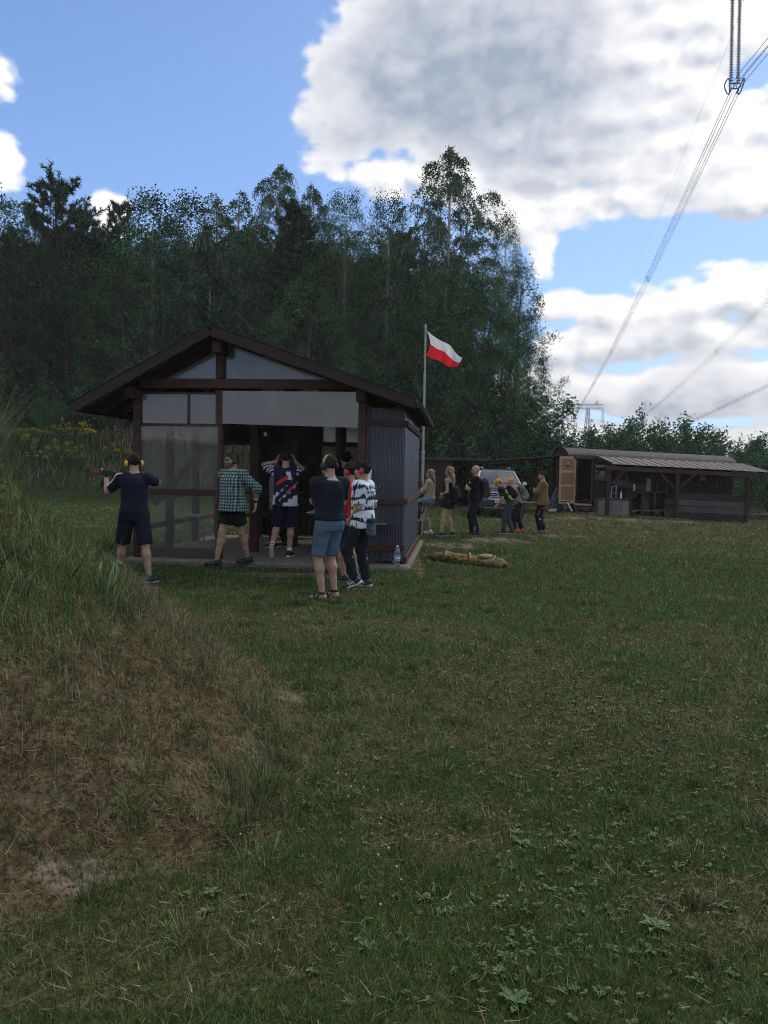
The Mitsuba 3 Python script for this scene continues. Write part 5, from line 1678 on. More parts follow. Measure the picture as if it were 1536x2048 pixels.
# the young man in the patterned shirt
p = Person('young man in white shirt with dark drip pattern and red ear defenders', (-.285, 10.4), gz(-.285, 10.4), 1.74, 72, 66, 82, ankles=((-.10, -.12, .125), (.06, .06, .085)), toes=((96, -24), (84, 0)), knee=((-1, .2, 0), (-.6, .6, 0)),
           wrists=((-.17, -.02, .92), (-.06, .25, .95)), elbow=((-.5, -.9, -.6), (.5, -.8, -.6)), bw=.94, skin=SKIN * .95)
p.pants(lambda q: np.where(((np.abs(q[:, 0] + .17) < .03) & (np.abs((q[:, 1] - .04) + .3 * (q[:, 2] + .16)) < .013) & (q[:, 2] > -.24) & (q[:, 2] < -.08) & (np.sin(q[:, 2] * 160) > -.5))[:, None], np.array([.22, .21, .17]), np.array([.014, .018, .026])), 1.97, .008, 'jeans')
p.shirt(drips, .85, -.12, .022, res=.008)
p.hair((.018, .012, .010), 'curly', 9)
p.muffs((.42, .025, .040), (.03, .03, .03))
p.shoes((.012, .013, .016), (.62, .63, .62), (.6, .6, .6))
wb = thing('hip_bag', 'dark hip bag with a pale lattice print on the young man in the patterned shirt', 'bag')
c0 = p.O + np.array([.115, -.13, -.10])
m = solid([loft(c0, p.A, np.array([-.12, -.10, .08, .12]), np.array([.05, .08, .085, .07]), np.array([.04, .055, .05, .035]), None, .02, 3.0)], .009)
q = (np.asarray(m.vertices) - c0)
lat = (np.abs(((q[:, 0] + q[:, 2]) / .030) % 1 - .5) < .10) | (np.abs(((q[:, 0] - q[:, 2]) / .030) % 1 - .5) < .10)
col = np.where((lat & (q[:, 2] < .06))[:, None], np.array([.14, .20, .24]), np.array([.014, .022, .030]))
m.apply_translation(p.P0)
part(wb, 'bag', m, 'mat_matt', col, True)
th_ = np.linspace(0, 6.283, 25)
t = tube(np.array([p.O + p.A[0] * .19 * math.cos(a) + p.A[1] * .14 * math.sin(a) + np.array([0, 0, -.0 - .02 * math.cos(a)]) for a in th_]), .013, 5); t.apply_translation(p.P0)
part(wb, 'belt', t, 'mat_matt', (.012, .014, .018), True)
# the tall dark haired one inside
p = Person('tall dark haired person in black standing inside behind the group', (-.70, 13.7), .08, 1.86, 20, ankles=((-.1, 0, .085), (.1, .05, .085)), skin=SKIN * .95)
p.pants((.012, .012, .014), 1.96, .006, 'trousers'); p.shirt((.012, .012, .014), .8, -.08, .014); p.hair((.012, .010, .009), 'curly', 5); p.shoes((.015, .015, .016), (.05, .05, .05))

# the group at the back
FAR = .0165
p = Person('blonde girl in beige shirt and denim shorts leaning with one foot on the bench', (1.13, 19.3), gz(1.13, 19.3), 1.66, 78, 70, 86, ankles=((-.36, -.05, .42), (.03, .03, .085)), toes=((85, 0), (92, 0)), knee=((-1, 0, .3), (-1, 0, 0)),
           wrists=((-.19, .10, 1.10), (-.20, .02, 1.05)), elbow=((-.5, .3, -1), (.5, .3, -1)), female=True, bw=.95, res=FAR, skin=SKIN * .95, lean=-3)
p.pants(denim((.16, .24, .36)), .42, .018, 'denim_shorts')
p.shirt((.36, .29, .22), .9, .02, .018)
p.hair((.16, .115, .075), 'midlong'); p.muffs((.38, .02, .03), (.02, .02, .02)); p.shoes((.55, .55, .54), (.6, .6, .6))
bg = thing('shoulder_bag', 'small black bag hanging in front of the blonde girl in beige', 'bag')
m = solid([loft(p.O + np.array([-.17, -.06, -.02]), p.A, np.array([-.12, -.1, .1, .13]), np.array([.06, .08, .08, .05]), np.array([.03, .04, .04, .02]), None, .02, 3.0)], .011)
m.apply_translation(p.P0); part(bg, 'bag', m, 'mat_matt', (.012, .012, .014), True)
t = tube(np.array([p.O + np.array([-.17, -.06, .1]), p.O + p.A[2] * .35 + p.A[1] * .13, p.sho[1] + [0, 0, .06], p.O + p.A[2] * .3 - p.A[1] * .13]), .009, 5); t.apply_translation(p.P0)
part(bg, 'strap', t, 'mat_matt', (.012, .012, .014), True)
p = Person('girl with very long fair hair in black romper walking to the left', (1.60, 18.8), gz(1.6, 18.8), 1.73, 70, 58, 74, ankles=((-.19, -.12, .085), (.10, .10, .085)), toes=((80, 0), (72, 0)),
           wrists=((-.18, .06, 1.02), (-.1, .25, 1.0)), elbow=((-.5, -.7, -.8), (.5, -.6, -.8)), female=True, res=FAR, skin=SKIN * 1.05)
p.pants((.011, .011, .013), .52, .03, 'romper_legs'); p.shirt((.011, .011, .013), 0, -.04, .010, 'romper_top', neck=.40)
p.hair((.20, .13, .075), 'long'); p.muffs((.40, .02, .035), (.02, .02, .02)); p.shoes((.012, .012, .013), (.45, .45, .45))
p.backpack('small black backpack on the girl with long fair hair', (.014, .016, .020), .34, .26, .14, .12)
p = Person('bald man in black shirt and joggers with arms folded before the car', (2.24, 18.8), gz(2.24, 18.8), 1.76, 86, 84, 88, ankles=((-.06, -.07, .085), (.06, .08, .085)), toes=((95, 0), (84, 0)),
           wrists=((-.21, .08, 1.20), (-.23, -.06, 1.15)), elbow=((-.5, .5, -1), (.5, .5, -1)), bw=1.12, res=FAR, beard=.35, skin=SKIN * 1.05)
p.pants(lambda q: np.where(((q[:, 2] < -.70) & (q[:, 2] > -.86) & (q[:, 0] < -.07) & (np.abs(np.abs(q[:, 1] + .02) - .022) < .009))[:, None], np.array([.38, .36, .36]), np.array([.011, .013, .020])), 1.97, .014, 'joggers', shin=.05)
p.shirt((.012, .012, .014), .85, -.06, .016); p.glasses(); p.shoes((.012, .012, .013), (.25, .12, .09))
p.backpack('dark grey backpack worn by the bald man', (.030, .031, .034), .48, .32, .20, .02)
p = Person('bent over child in lime green vest and orange cap looking down', (3.17, 19.4), gz(3.17, 19.4), 1.52, 84, 84, 92, ankles=((-.14, -.06, .08), (.10, .05, .08)), toes=((88, 0), (84, 0)), lean=34, headpitch=-40,
           wrists=((-.30, -.05, .72), (-.30, .12, .72)), elbow=((-.3, -.4, -1), (.3, -.4, -1)), res=FAR, skin=SKIN * .95)
p.pants((.050, .055, .066), 1.96, .016, 'trousers')
p.shirt(lambda q: np.where(((np.abs(q[:, 0]) < .16) & (q[:, 1] < .2) & (np.sin(q[:, 2] * 26 + q[:, 0] * 9) > -.75) & (q[:, 2] < .40))[:, None], np.array([.20, .52, .16]), np.array([.014, .014, .016])), .7, -.06, .014)
p.hair((.03, .02, .015)); p.shoes((.015, .015, .016), (.45, .45, .45))


def cap(p, color, name='cap', flap=True):
    c, k = p.Hc, p.k
    r, f, u = p.Ah
    base = c + u * .045 * k - f * .012 * k
    g = [ell(base, np.array([.088, .108, .088]) * k, p.Ah, .02, ((c + u * .030 * k, -u),))]
    g += [ell(c + u * .040 * k + f * .12 * k, np.array([.072, .075, .010]) * k, p.Ah, .02)]
    if flap:
        g += [ell(c - f * .095 * k - u * .03 * k, np.array([.085, .022, .095]) * k, p.Ah, .03)]
    m = wrinkle(solid(g, .010), .005)
    q = (np.asarray(m.vertices) - c) @ p.Ah.T / k
    col = color(q) if callable(color) else np.tile(np.asarray(color, float), (len(q), 1))
    p.put(name, m, 'mat_matt', col)


cap(p, lambda q: np.where((meshkit.noise(q * 30, 2) > .62)[:, None], np.array([.10, .035, .02]), np.where((meshkit.noise(q * 22 + 5, 4) > .5)[:, None], np.array([.62, .42, .10]), np.array([.62, .24, .03]))))
p.backpack('maroon and black backpack with pale straps on the bent over child', lambda q: np.where((np.abs(np.abs(q[:, 0]) - .07) < .010)[:, None], np.array([.30, .28, .24]), np.array([.020, .012, .014])), .46, .32, .20, .02, (.30, .28, .22))
p = Person('child in plain orange cap standing behind the bent over child', (3.52, 20.1), gz(3.52, 20.1), 1.50, 84, 84, 96, ankles=((-.10, -.06, .08), (.12, .06, .08)), lean=22, headpitch=-25, wrists=((-.25, -.05, .75), (-.25, .12, .75)), res=FAR, skin=SKIN * .95)
p.pants((.014, .016, .022), 1.94, .012, 'trousers'); p.shirt((.20, .19, .17), .8, -.06, .014); p.shoes((.42, .07, .03), (.40, .08, .04))
cap(p, (.62, .22, .04), flap=False)
p.backpack('camouflage backpack on the child in the plain orange cap', lambda q: np.where((meshkit.fbm(q * 26, 3, 2) > .55)[:, None], np.array([.26, .27, .22]), np.where((meshkit.fbm(q * 22 + 3, 3, 5) > .5)[:, None], np.array([.05, .06, .04]), np.array([.09, .10, .07]))), .50, .34, .22, .03, (.05, .05, .045))
p = Person('man in brown jacket with folded arms and black patched trousers', (4.12, 20.0), gz(4.12, 20.0), 1.66, 84, 82, 86, ankles=((-.05, -.06, .085), (.07, .06, .085)), toes=((72, 0), (60, 0)), wrists=((-.20, .08, 1.13), (-.22, -.06, 1.09)), elbow=((-.5, .5, -1), (.5, .5, -1)), bw=1.05, res=FAR, beard=.3, skin=SKIN * .95)
p.pants(lambda q: np.where(((q[:, 0] < -.03) & (q[:, 2] < -.22) & (q[:, 2] > -.55) & (meshkit.noise(np.stack([q[:, 1] * 26, q[:, 2] * 15, q[:, 0] * 0], -1), 6) > .72))[:, None], np.array([.30, .30, .31]), np.array([.010, .010, .012])), 1.95, .012, 'trousers')
p.shirt((.155, .095, .048), 1.85, -.14, .020, 'jacket', .010); p.hair((.030, .022, .016)); p.shoes((.10, .10, .11), (.16, .16, .16))

# the rifle in the shooter's hands
rf = thing('rifle', 'black rifle with a wooden handguard held by the man at the left', 'rifle')
muz, butt = np.array([-4.36, 10.95, 1.515]), np.array([-3.56, 10.50, 1.465])
ex = unit(muz - butt); ez = unit(np.array([0, 0, 1.0]) - ex * ex[2]); ey = np.cross(ez, ex)
RM = np.eye(4); RM[:3, 0], RM[:3, 1], RM[:3, 2], RM[:3, 3] = ex, ey, ez, butt
Lr = np.linalg.norm(muz - butt)


def rpart(name, m, col, mat='mat_semi'):
    part(rf, name, moved(m, RM), mat, col, False)


rpart('barrel', tube([[.42, 0, .0], [Lr, 0, .0]], [.010, .009], 8), (.012, .012, .013))
rpart('gas_tube', tube([[.42, 0, .028], [Lr - .17, 0, .028]], .009, 8), (.012, .012, .013))
rpart('muzzle', tube([[Lr - .02, 0, 0], [Lr + .03, 0, 0]], .013, 8), (.012, .012, .013))
rpart('front_sight', cat([bar([Lr - .06, 0, 0], [Lr - .06, 0, .055], .012), cbox(Lr - .075, Lr - .045, -.012, .012, .052, .07, .003)]), (.012, .012, .013))
rpart('handguard', cat([cbox(Lr - .46, Lr - .26, -.022, .022, -.030, .012, .008), cbox(Lr - .44, Lr - .28, -.016, .016, .014, .042, .006)]), (.13, .045, .022))
rpart('receiver', cbox(.18, .42, -.018, .018, -.030, .040, .006), (.014, .014, .015))
mg = [cbox(-.03, .03, -.013, .013, -.07, 0, .005) for _ in range(3)]
for i, (m, a) in enumerate(zip(mg, (.12, .28, .45))):
    m.apply_transform(trimesh.transformations.rotation_matrix(-a, (0, 1, 0))); m.apply_translation((.36 + .012 * i * i, 0, -.03 - .055 * i))
rpart('magazine', cat(mg), (.02, .016, .014))
g_ = cbox(-.018, .018, -.014, .014, -.10, 0, .005); g_.apply_transform(trimesh.transformations.rotation_matrix(.35, (0, 1, 0))); g_.apply_translation((.21, 0, -.025))
rpart('grip', g_, (.02, .016, .014))
rpart('stock', cat([bar([.18, 0, .0], [-.02, 0, -.02], .030, .06), cbox(-.035, -.012, -.018, .018, -.085, .035, .006)]), (.06, .028, .016))

# ------------------------------------------------------------------ flagpole and flag
fb = np.array([1.02, 20.9, gz(1.02, 20.9)])
ft = at(851.5, 652, 20.9)
fb[0] = ft[0]
fp = thing('flagpole', 'thin grey flagpole made of joined tubes behind the shelter', 'flagpole')
zs = [fb[2], fb[2] + 2.1, fb[2] + 4.15, ft[2]]
for i, r in enumerate((.036, .030, .024)):
    part(fp, 'tube', tube([[fb[0], 20.9, zs[i] - .02], [fb[0], 20.9, zs[i + 1]]], r, 10), 'mat_semi', (.30, .30, .29), True)
    part(fp, 'collar', tube([[fb[0], 20.9, zs[i + 1] - .06], [fb[0], 20.9, zs[i + 1] + .03]], r + .008, 10), 'mat_semi', (.34, .34, .33), True)
part(fp, 'finial', lathe([(0, .05), (.02, .035), (.026, 0), (.012, -.02)], 10).apply_translation((fb[0], 20.9, ft[2])), 'mat_semi', (.3, .3, .3), True)
fl_ = thing('flag', 'waving two-band flag, white above red, at the top of the thin flagpole', 'flag')
nu, nv = 34, 22
uu, vv = np.meshgrid(np.linspace(0, 1, nu), np.linspace(0, 1, nv), indexing='ij')   # u out from the pole, v down
fz = ft[2] - .12
FX = fb[0] + .03 + .94 * uu ** .95 - .10 * uu * vv + .10 * np.sin(np.pi * np.clip(vv, .0, 1)) * (1 - uu) ** 1.5
FZ = fz - .66 * vv * (1 - .54 * uu ** 1.3) - .70 * uu ** .95 - .05 * np.sin(uu * 8 + vv * 2) * uu
FY = 20.9 - .28 * uu + .10 * np.sin(uu * 9 + vv * 2.2) * (.2 + uu) + .05 * np.sin(uu * 17 - vv * 3) * uu
FV = np.stack([FX, FY, FZ], -1).reshape(-1, 3)
ii = np.arange(nu * nv).reshape(nu, nv)
quad = np.stack([ii[:-1, :-1], ii[1:, :-1], ii[1:, 1:], ii[:-1, 1:]], -1).reshape(-1, 4)
quc = quad.mean(1)
uq, vq = uu.reshape(-1)[quad].mean(1), vv.reshape(-1)[quad].mean(1)
for nm, msk, col in (('white_band', vq < .5, (.74, .74, .78)), ('red_band', vq >= .5, (.72, .030, .045))):
    qd = quad[msk]
    used, inv = np.unique(qd, return_inverse=True)
    qd = inv.reshape(-1, 4)
    c = np.array(col)
    mat = 'flag_' + nm
    scene[mat] = {'type': 'principledthin', 'base_color': {'type': 'rgb', 'value': col}, 'roughness': .8, 'diff_trans': .9, 'spec_trans': 0.0}
    part(fl_, nm, trimesh.Trimesh(FV[used], np.vstack([qd[:, [0, 1, 2]], qd[:, [0, 2, 3]]]), process=False), mat, None, True)

# ------------------------------------------------------------------ things by the shelter
ms = thing('target_stand', 'black folding stand with a flat tray in front of the corrugated sheet', 'stand')
o = shp(4.14, -.20, 0)
zt = gz(o[0], o[1])
zt = .06
part(ms, 'pole', tube([[o[0], o[1], zt + .12], [o[0], o[1], zt + .66]], .011, 8), 'mat_semi', (.014, .014, .015), True)
part(ms, 'clamp', tube([[o[0], o[1], zt + .26], [o[0], o[1], zt + .32]], .022, 8), 'mat_semi', (.02, .02, .02), True)
for a in (200, 330, 85):
    part(ms, 'leg', tube([[o[0], o[1], zt + .20], [o[0] + .36 * math.cos(math.radians(a)), o[1] + .26 * math.sin(math.radians(a)), zt + .02]], .010, 6), 'mat_semi', (.014, .014, .015), True)
part(ms, 'tray', cbox(o[0] - .20, o[0] + .20, o[1] - .12, o[1] + .12, zt + .66, zt + .675, .004), 'mat_semi', (.016, .016, .017))
k_ = thing('casings', 'row of small light objects lying on the tray of the stand', 'small objects')
part(k_, '', cat([tube([[o[0] - .07 + .022 * i, o[1] - .10, zt + .683], [o[0] - .07 + .022 * i, o[1] - .05, zt + .683]], .007, 6) for i in range(8)]), 'mat_semi', (.45, .42, .36), top=True)
# water bottle
wb_ = thing('water_bottle', 'large clear plastic bottle of water with a blue label by the corner of the shelter', 'bottle')
o = shp(4.42, -.30, 0); zb = .085
M = frame((o[0], o[1], zb))
prof = [(0.001, 0), (.040, .002), (.046, .015), (.046, .05), (.043, .06), (.046, .07), (.046, .19), (.043, .20), (.046, .21), (.044, .235), (.030, .275), (.015, .300), (.0135, .315)]
part(wb_, 'body', moved(lathe(prof, 20), M), 'mat_pet', None, True)
part(wb_, 'label_band', moved(lathe([(.0468, .085), (.0468, .185)], 20), M), 'mat_semi', (.16, .28, .48), True)
part(wb_, 'label_stripe', moved(lathe([(.0474, .12), (.0474, .145)], 20), M), 'mat_semi', (.62, .64, .68), True)
part(wb_, 'cap', moved(lathe([(.016, .305), (.016, .328), (0.001, .330)], 16), M), 'mat_semi', (.62, .62, .62), True)
# yellow carton
yb = thing('carton', 'small yellow and white cardboard box standing on the slab edge', 'carton')
o = shp(3.86, -.20, 0)
part(yb, 'box', cbox(o[0] - .04, o[0] + .04, o[1] - .03, o[1] + .03, .08, .27, .004), 'mat_matt', (.42, .24, .035))
part(yb, 'print', cbox(o[0] - .030, o[0] + .012, o[1] - .0325, o[1] - .030, .12, .25, .0005), 'mat_matt', (.58, .46, .24))
part(yb, 'flap', cbox(o[0] - .038, o[0] + .038, o[1] - .028, o[1] + .034, .272, .276, .001), 'mat_matt', (.50, .40, .24))
# low bench behind the corner
bn = thing('bench', 'low wooden bench behind the rear corner of the shelter', 'bench')
b0 = at(838, 1052, 19.2)
z = gz(b0[0], 19.2)
part(bn, 'seat', cbox(b0[0] - .55, b0[0] + .12, 19.0, 19.5, z + .26, z + .34, .01), 'mat_greyboard')
part(bn, 'side_board', cbox(b0[0] - .5, b0[0] + .09, 19.0, 19.03, z + .10, z + .255, .006), 'mat_greyboard')
for sx in (-.45, .06):
    part(bn, 'leg', cbox(b0[0] + sx - .04, b0[0] + sx + .04, 19.05, 19.45, z, z + .26, .008), 'mat_greyboard')
sk = thing('stake', 'pale wooden stake standing at the end of the low bench', 'stake')
part(sk, '', cat([bar([b0[0] + .06, 18.97, z - .02], [b0[0] + .08, 18.97, z + .42], .035), bar([b0[0] + .025, 18.97, z + .42], [b0[0] + .125, 18.97, z + .43], .04)]), 'mat_matt', (.36, .34, .28), top=True)
# rough sheet lying in front of the girls
# weed by the flagpole
sv = shrub(1.5, .35, np.random.default_rng(44), 7, 90, (.075, .095, .030), .07)
sp = thing('sapling', 'yellow green sapling growing beside the foot of the flagpole', 'plant')
bx = at(836, 1010, 20.3)
for nm, (mm, mt, cc) in {'stem': (sv[0], 'mat_matt', None), 'leaves': (None, 'mat_leaf', None)}.items():
    if nm == 'stem':
        part(sp, nm, mm.apply_translation((bx[0], 20.3, gz(bx[0], 20.3))), mt, (.05, .045, .03), True)
    else:
        part(sp, nm, trimesh.Trimesh(sv[1][0] + [bx[0], 20.3, gz(bx[0], 20.3)], sv[1][1], process=False), mt, sv[1][2])

# the long brown bag on the grass
gb = thing('canvas_bag', 'long brown canvas bag lying crumpled on the grass', 'bag')
A0, A1 = at(868, 1116, 13.75), at(1008, 1134, 12.75)
A0[2] = gz(A0[0], A0[1]) + .075; A1[2] = gz(A1[0], A1[1]) + .07
ax_ = unit(A1 - A0); sd_ = unit(np.cross(ax_, [0, 0, 1.0])); Lb = np.linalg.norm(A1 - A0)
AB = np.stack([ax_, sd_, np.cross(ax_, sd_) * -1])
pt = lambda t, a, b: A0 + ax_ * Lb * t + sd_ * a + np.array([0, 0, b])
prs = [ell(pt(.20, 0, .0), (.34, .16, .062), np.stack([ax_, sd_, [0, 0, 1.0]]), .05), ell(pt(.52, 0, .0), (.38, .17, .058), np.stack([ax_, sd_, [0, 0, 1.0]]), .06), ell(pt(.82, 0, .0), (.30, .18, .058), np.stack([ax_, sd_, [0, 0, 1.0]]), .05), cone(pt(.02, -.08, -.02), pt(.98, -.12, -.05), .035, .03, .05), cone(pt(.02, .08, -.03), pt(.98, .08, -.05), .035, .03, .05)]
m = wrinkle(solid(prs, .012), .048, (7, 15, 15), 8)
m = wrinkle(m, .020, (20, 30, 30), 9)
vv_ = np.asarray(m.vertices)
part(gb, 'body', m, 'mat_matt', np.array([.160, .122, .052]) * (.6 + .7 * meshkit.fbm(vv_ * 9, 3, 2)[:, None]), True)
m = wrinkle(solid([ell(pt(.76, .0, .085), (.15, .12, .045), np.stack([ax_, sd_, [0, 0, 1.0]]), .03)], .011), .012, (20, 20, 20), 3)
part(gb, 'pocket', m, 'mat_matt', (.26, .19, .10), True)
for (a, b) in ((.42, .60), (.83, .90), (.10, .24)):
    part(gb, 'strap', tube([pt(a, -.13, .02), pt((a + b) / 2 - .02, -.03, .105), pt((a + b) / 2 + .03, .03, .115), pt(b, .13, .04)], .017, 5), 'mat_matt', (.28, .22, .13), True)
part(gb, 'handle', tube([pt(.45, -.15, -.03), pt(.50, -.22, -.04), pt(.57, -.21, -.04), pt(.60, -.14, -.02)], .012, 5), 'mat_matt', (.24, .19, .12), True)

# ------------------------------------------------------------------ dark shed, carport and car
ws = thing('storage_shed', 'low dark brown boarded shed with an open black doorway behind the girls', 'shed')
x0, x1, y0 = 1.62, 4.35, 33.8
z0 = gz(2.5, 34)
z0 = min(z0, gz(1.6, 34)) - .02
n = 9
for i in range(n):
    a = x0 + (2.85 - x0) * i / n
    part(ws, 'board', box(a, a + (2.85 - x0) / n - .008, y0 - .02, y0 + .01 + .006 * (i % 2), z0, z0 + 2.05), 'mat_board')
part(ws, 'side_wall', box(x0, x0 + .04, y0 + .02, y0 + 3, z0, z0 + 2.05), 'mat_board')
part(ws, 'side_wall', box(x1 - .04, x1, y0 + .02, y0 + 3, z0, z0 + 2.05), 'mat_board')
part(ws, 'back_wall', box(x0 + .05, x1 - .05, y0 + 2.9, y0 + 3, z0, z0 + 2.05), 'mat_board')
part(ws, 'roof', cbox(x0 - .12, x1 + .12, y0 - .25, y0 + 3.2, z0 + 2.06, z0 + 2.17, .01), 'mat_felt')
part(ws, 'door_frame', bar([2.90, y0, z0], [2.90, y0, z0 + 2.05], .08), 'mat_timber')
part(ws, 'door_frame', bar([x1 - .06, y0, z0], [x1 - .06, y0, z0 + 2.05], .08), 'mat_timber')
part(ws, 'sill', cbox(2.95, x1 - .1, y0 - .1, y0 + .2, z0 - .02, z0 + .08, .01), 'mat_greyboard')

cp = thing('carport', 'flat thin roofed carport standing over the parked car', 'carport')
L0, R0 = at(964, 922.5, 30.0), at(1122, 911.5, 30.0)
for i in range(4):
    a, b = L0 + (R0 - L0) * i / 4, L0 + (R0 - L0) * (i + 1) / 4
    V = np.array([[a[0], 27.9 + 2, a[2]], [b[0], 27.9 + 2, b[2]], [b[0], 34.5, b[2] - .12], [a[0], 34.5, a[2] - .12]])
    part(cp, 'roof_sheet', trimesh.convex.convex_hull(np.vstack([V, V + [0, 0, .014]])), 'mat_sheetmetal')
for (p0, yy) in ((L0, 30.2), (R0, 30.2), (L0, 34.2), (R0, 34.2)):
    xx = p0[0] + (.08 if p0 is L0 else -.08)
    part(cp, 'post', bar([xx, yy, gz(xx, yy) - .1], [xx, yy, p0[2] - .12], .09), 'mat_timber')
for yy in (30.2, 34.2):
    part(cp, 'beam', bar([L0[0], yy, L0[2] - .07 - .12 * (yy > 32)], [R0[0], yy, R0[2] - .07 - .12 * (yy > 32)], .05, .06), 'mat_timber')

car = thing('car', 'dark blue sport utility car parked facing the camera behind the people', 'car')
CM = frame((4.03, 26.4, gz(4, 28) + .02), math.radians(-3))          # x right, y back, z up; the front at y = 0
W2 = .90


def hullp(pts):
    return moved(trimesh.convex.convex_hull(np.array(pts)), CM)


def sym(rows):
    return [(sx * x, y, z) for (x, y, z) in rows for sx in (-1, 1)]


PAINT = (.075, .082, .110)
bodym = manifold_parts = [hullp(sym([(.80, .02, .42), (.84, .0, .62), (.80, .05, .86), (.72, .12, .96), (W2, .35, .40), (W2, .30, .75), (.84, .40, .97), (W2, 4.3, .42), (W2, 4.4, .80), (.84, 4.3, 1.02), (.80, 1.25, 1.08), (.86, 1.2, .98), (.70, 4.5, .6), (.78, 4.2, 1.06)])),
                          hullp(sym([(.80, 1.15, 1.06), (.60, 2.02, 1.58), (.52, 2.3, 1.63), (.56, 3.9, 1.60), (.78, 4.3, 1.06), (.66, 2.0, 1.54), (.64, 4.0, 1.52)]))]
part(car, 'body', cat(bodym), 'mat_paint', PAINT)
part(car, 'bonnet', hullp(sym([(.62, .16, .975), (.70, .9, 1.075), (.66, 1.12, 1.10), (.40, .14, 1.0), (.4, 1.12, 1.125), (.60, .16, .94), (.66, 1.12, 1.04)])), 'mat_paint', PAINT)
part(car, 'windscreen', hullp(sym([(.735, 1.215, 1.13), (.575, 1.935, 1.545), (.735, 1.225, 1.125), (.575, 1.945, 1.54), (.0, 1.165, 1.135), (.0, 1.905, 1.565)])), 'mat_darkglass')
for sx in (-1, 1):
    part(car, 'pillar_trim', moved(bar([sx * .79, 1.20, 1.11], [sx * .615, 1.99, 1.575], .035), CM), 'mat_gloss', (.35, .36, .38))
    part(car, 'side_window', hullp([(sx * .825, 1.55, 1.12), (sx * .69, 2.15, 1.50), (sx * .69, 3.7, 1.50), (sx * .81, 4.0, 1.12), (sx * .80, 1.55, 1.12), (sx * .66, 2.15, 1.50)]), 'mat_darkglass')
    hl = part(car, 'headlight', hullp([(sx * .80, .03, .86), (sx * .52, -.03, .82), (sx * .54, -.03, .70), (sx * .86, .06, .74), (sx * .87, .25, .90), (sx * .80, .25, .92)]), 'mat_gloss', (.40, .42, .46))
    part(hl, 'lamp', moved(trimesh.creation.icosphere(2, .055).apply_translation((sx * .68, .0, .78)), CM), 'mat_gloss', (.10, .11, .13), True)
    part(car, 'fog_light', moved(trimesh.creation.cylinder(.05, .03, sections=14, transform=trimesh.transformations.rotation_matrix(math.pi / 2, (1, 0, 0))).apply_translation((sx * .68, -.005, .46)), CM), 'mat_gloss', (.3, .3, .32))
    mr = part(car, 'mirror', hullp([(sx * .88, 1.42, 1.06), (sx * 1.03, 1.42, 1.09), (sx * 1.04, 1.44, 1.18), (sx * .90, 1.42, 1.20), (sx * .88, 1.55, 1.07), (sx * 1.01, 1.55, 1.10), (sx * 1.01, 1.55, 1.17), (sx * .90, 1.55, 1.19)]), 'mat_gloss', (.50, .51, .54))
    part(mr, 'arm', moved(bar([sx * .84, 1.5, 1.06], [sx * .90, 1.48, 1.10], .04), CM), 'mat_semi', (.02, .02, .02))
    part(car, 'roof_rail', moved(tube([[sx * .50, 2.2, 1.66], [sx * .50, 2.3, 1.70], [sx * .52, 3.6, 1.70], [sx * .52, 3.7, 1.65]], .022, 6), CM), 'mat_gloss', (.30, .30, .31), True)
    for y_ in (.92, 3.55):
        wm = lathe([(.20, -.10), (.31, -.11), (.345, -.07), (.345, .07), (.31, .11), (.20, .10)], 24)
        Mw = trimesh.transformations.rotation_matrix(math.pi / 2, (0, 1, 0)); Mw[:3, 3] = (sx * .80, y_, .345)
        wk_ = part(car, 'wheel', moved(moved(wm, Mw), CM), 'mat_matt', (.014, .014, .014), True)
        rm = lathe([(.0, .03), (.06, .04), (.20, .02), (.205, .09), (.205, -.09)], 18)
        if sx < 0:
            rm.apply_scale((1, 1, -1)); rm.invert()
        part(wk_, 'rim', moved(moved(rm, Mw), CM), 'mat_gloss', (.30, .30, .31), True)
gr = part(car, 'grille', hullp(sym([(.50, -.035, .83), (.44, -.045, .63), (.50, .03, .83), (.44, .03, .63), (.38, -.045, .60), (.38, .03, .60)])), 'mat_semi', (.010, .012, .020))
for z_ in (.645, .70, .755):
    part(gr, 'bar', moved(cbox(-.44, .44, -.062, -.048, z_ - .012, z_ + .010, .003), CM), 'mat_gloss', (.42, .44, .50))
part(gr, 'surround', moved(cat([bar([-.53, -.05, .835], [.53, -.05, .835], .03, .035), bar([-.53, -.05, .83], [-.42, -.05, .60], .03, .03), bar([.53, -.05, .83], [.42, -.05, .60], .03, .03), bar([-.42, -.05, .605], [.42, -.05, .605], .03, .03)]), CM), 'mat_gloss', (.52, .54, .60))
e_ = trimesh.creation.torus(.075, .010, major_sections=24, minor_sections=8); e_.apply_scale((1.15, .62, 1)); e_.apply_transform(trimesh.transformations.rotation_matrix(math.pi / 2, (1, 0, 0))); e_.apply_translation((0, -.072, .80))
part(gr, 'emblem', moved(e_, CM), 'mat_gloss', (.62, .63, .66), True)
part(gr, 'emblem_field', moved(cat([hull_ for hull_ in [trimesh.creation.cylinder(.5, .02, sections=24, transform=trimesh.transformations.rotation_matrix(math.pi / 2, (1, 0, 0))).apply_transform(np.diag([.165, 1, .09, 1])).apply_translation((0, -.064, .80))]]), CM), 'mat_gloss', (.015, .02, .06))
for (ex_, ez_, er_) in ((-.045, .802, .012), (.0, .815, .007), (.03, .812, .007), (.015, .79, .007), (.045, .79, .007), (-.01, .785, .006)):
    part(gr, 'emblem_star', moved(trimesh.creation.icosphere(1, er_).apply_translation((ex_, -.078, ez_)), CM), 'mat_gloss', (.6, .6, .62))
bp = part(car, 'bumper', hullp(sym([(.78, -.05, .52), (.86, .08, .52), (.80, -.03, .30), (.86, .1, .30), (.60, -.085, .54), (.60, -.07, .28), (.86, .3, .5), (.86, .3, .3)])), 'mat_semi', (.030, .031, .036))
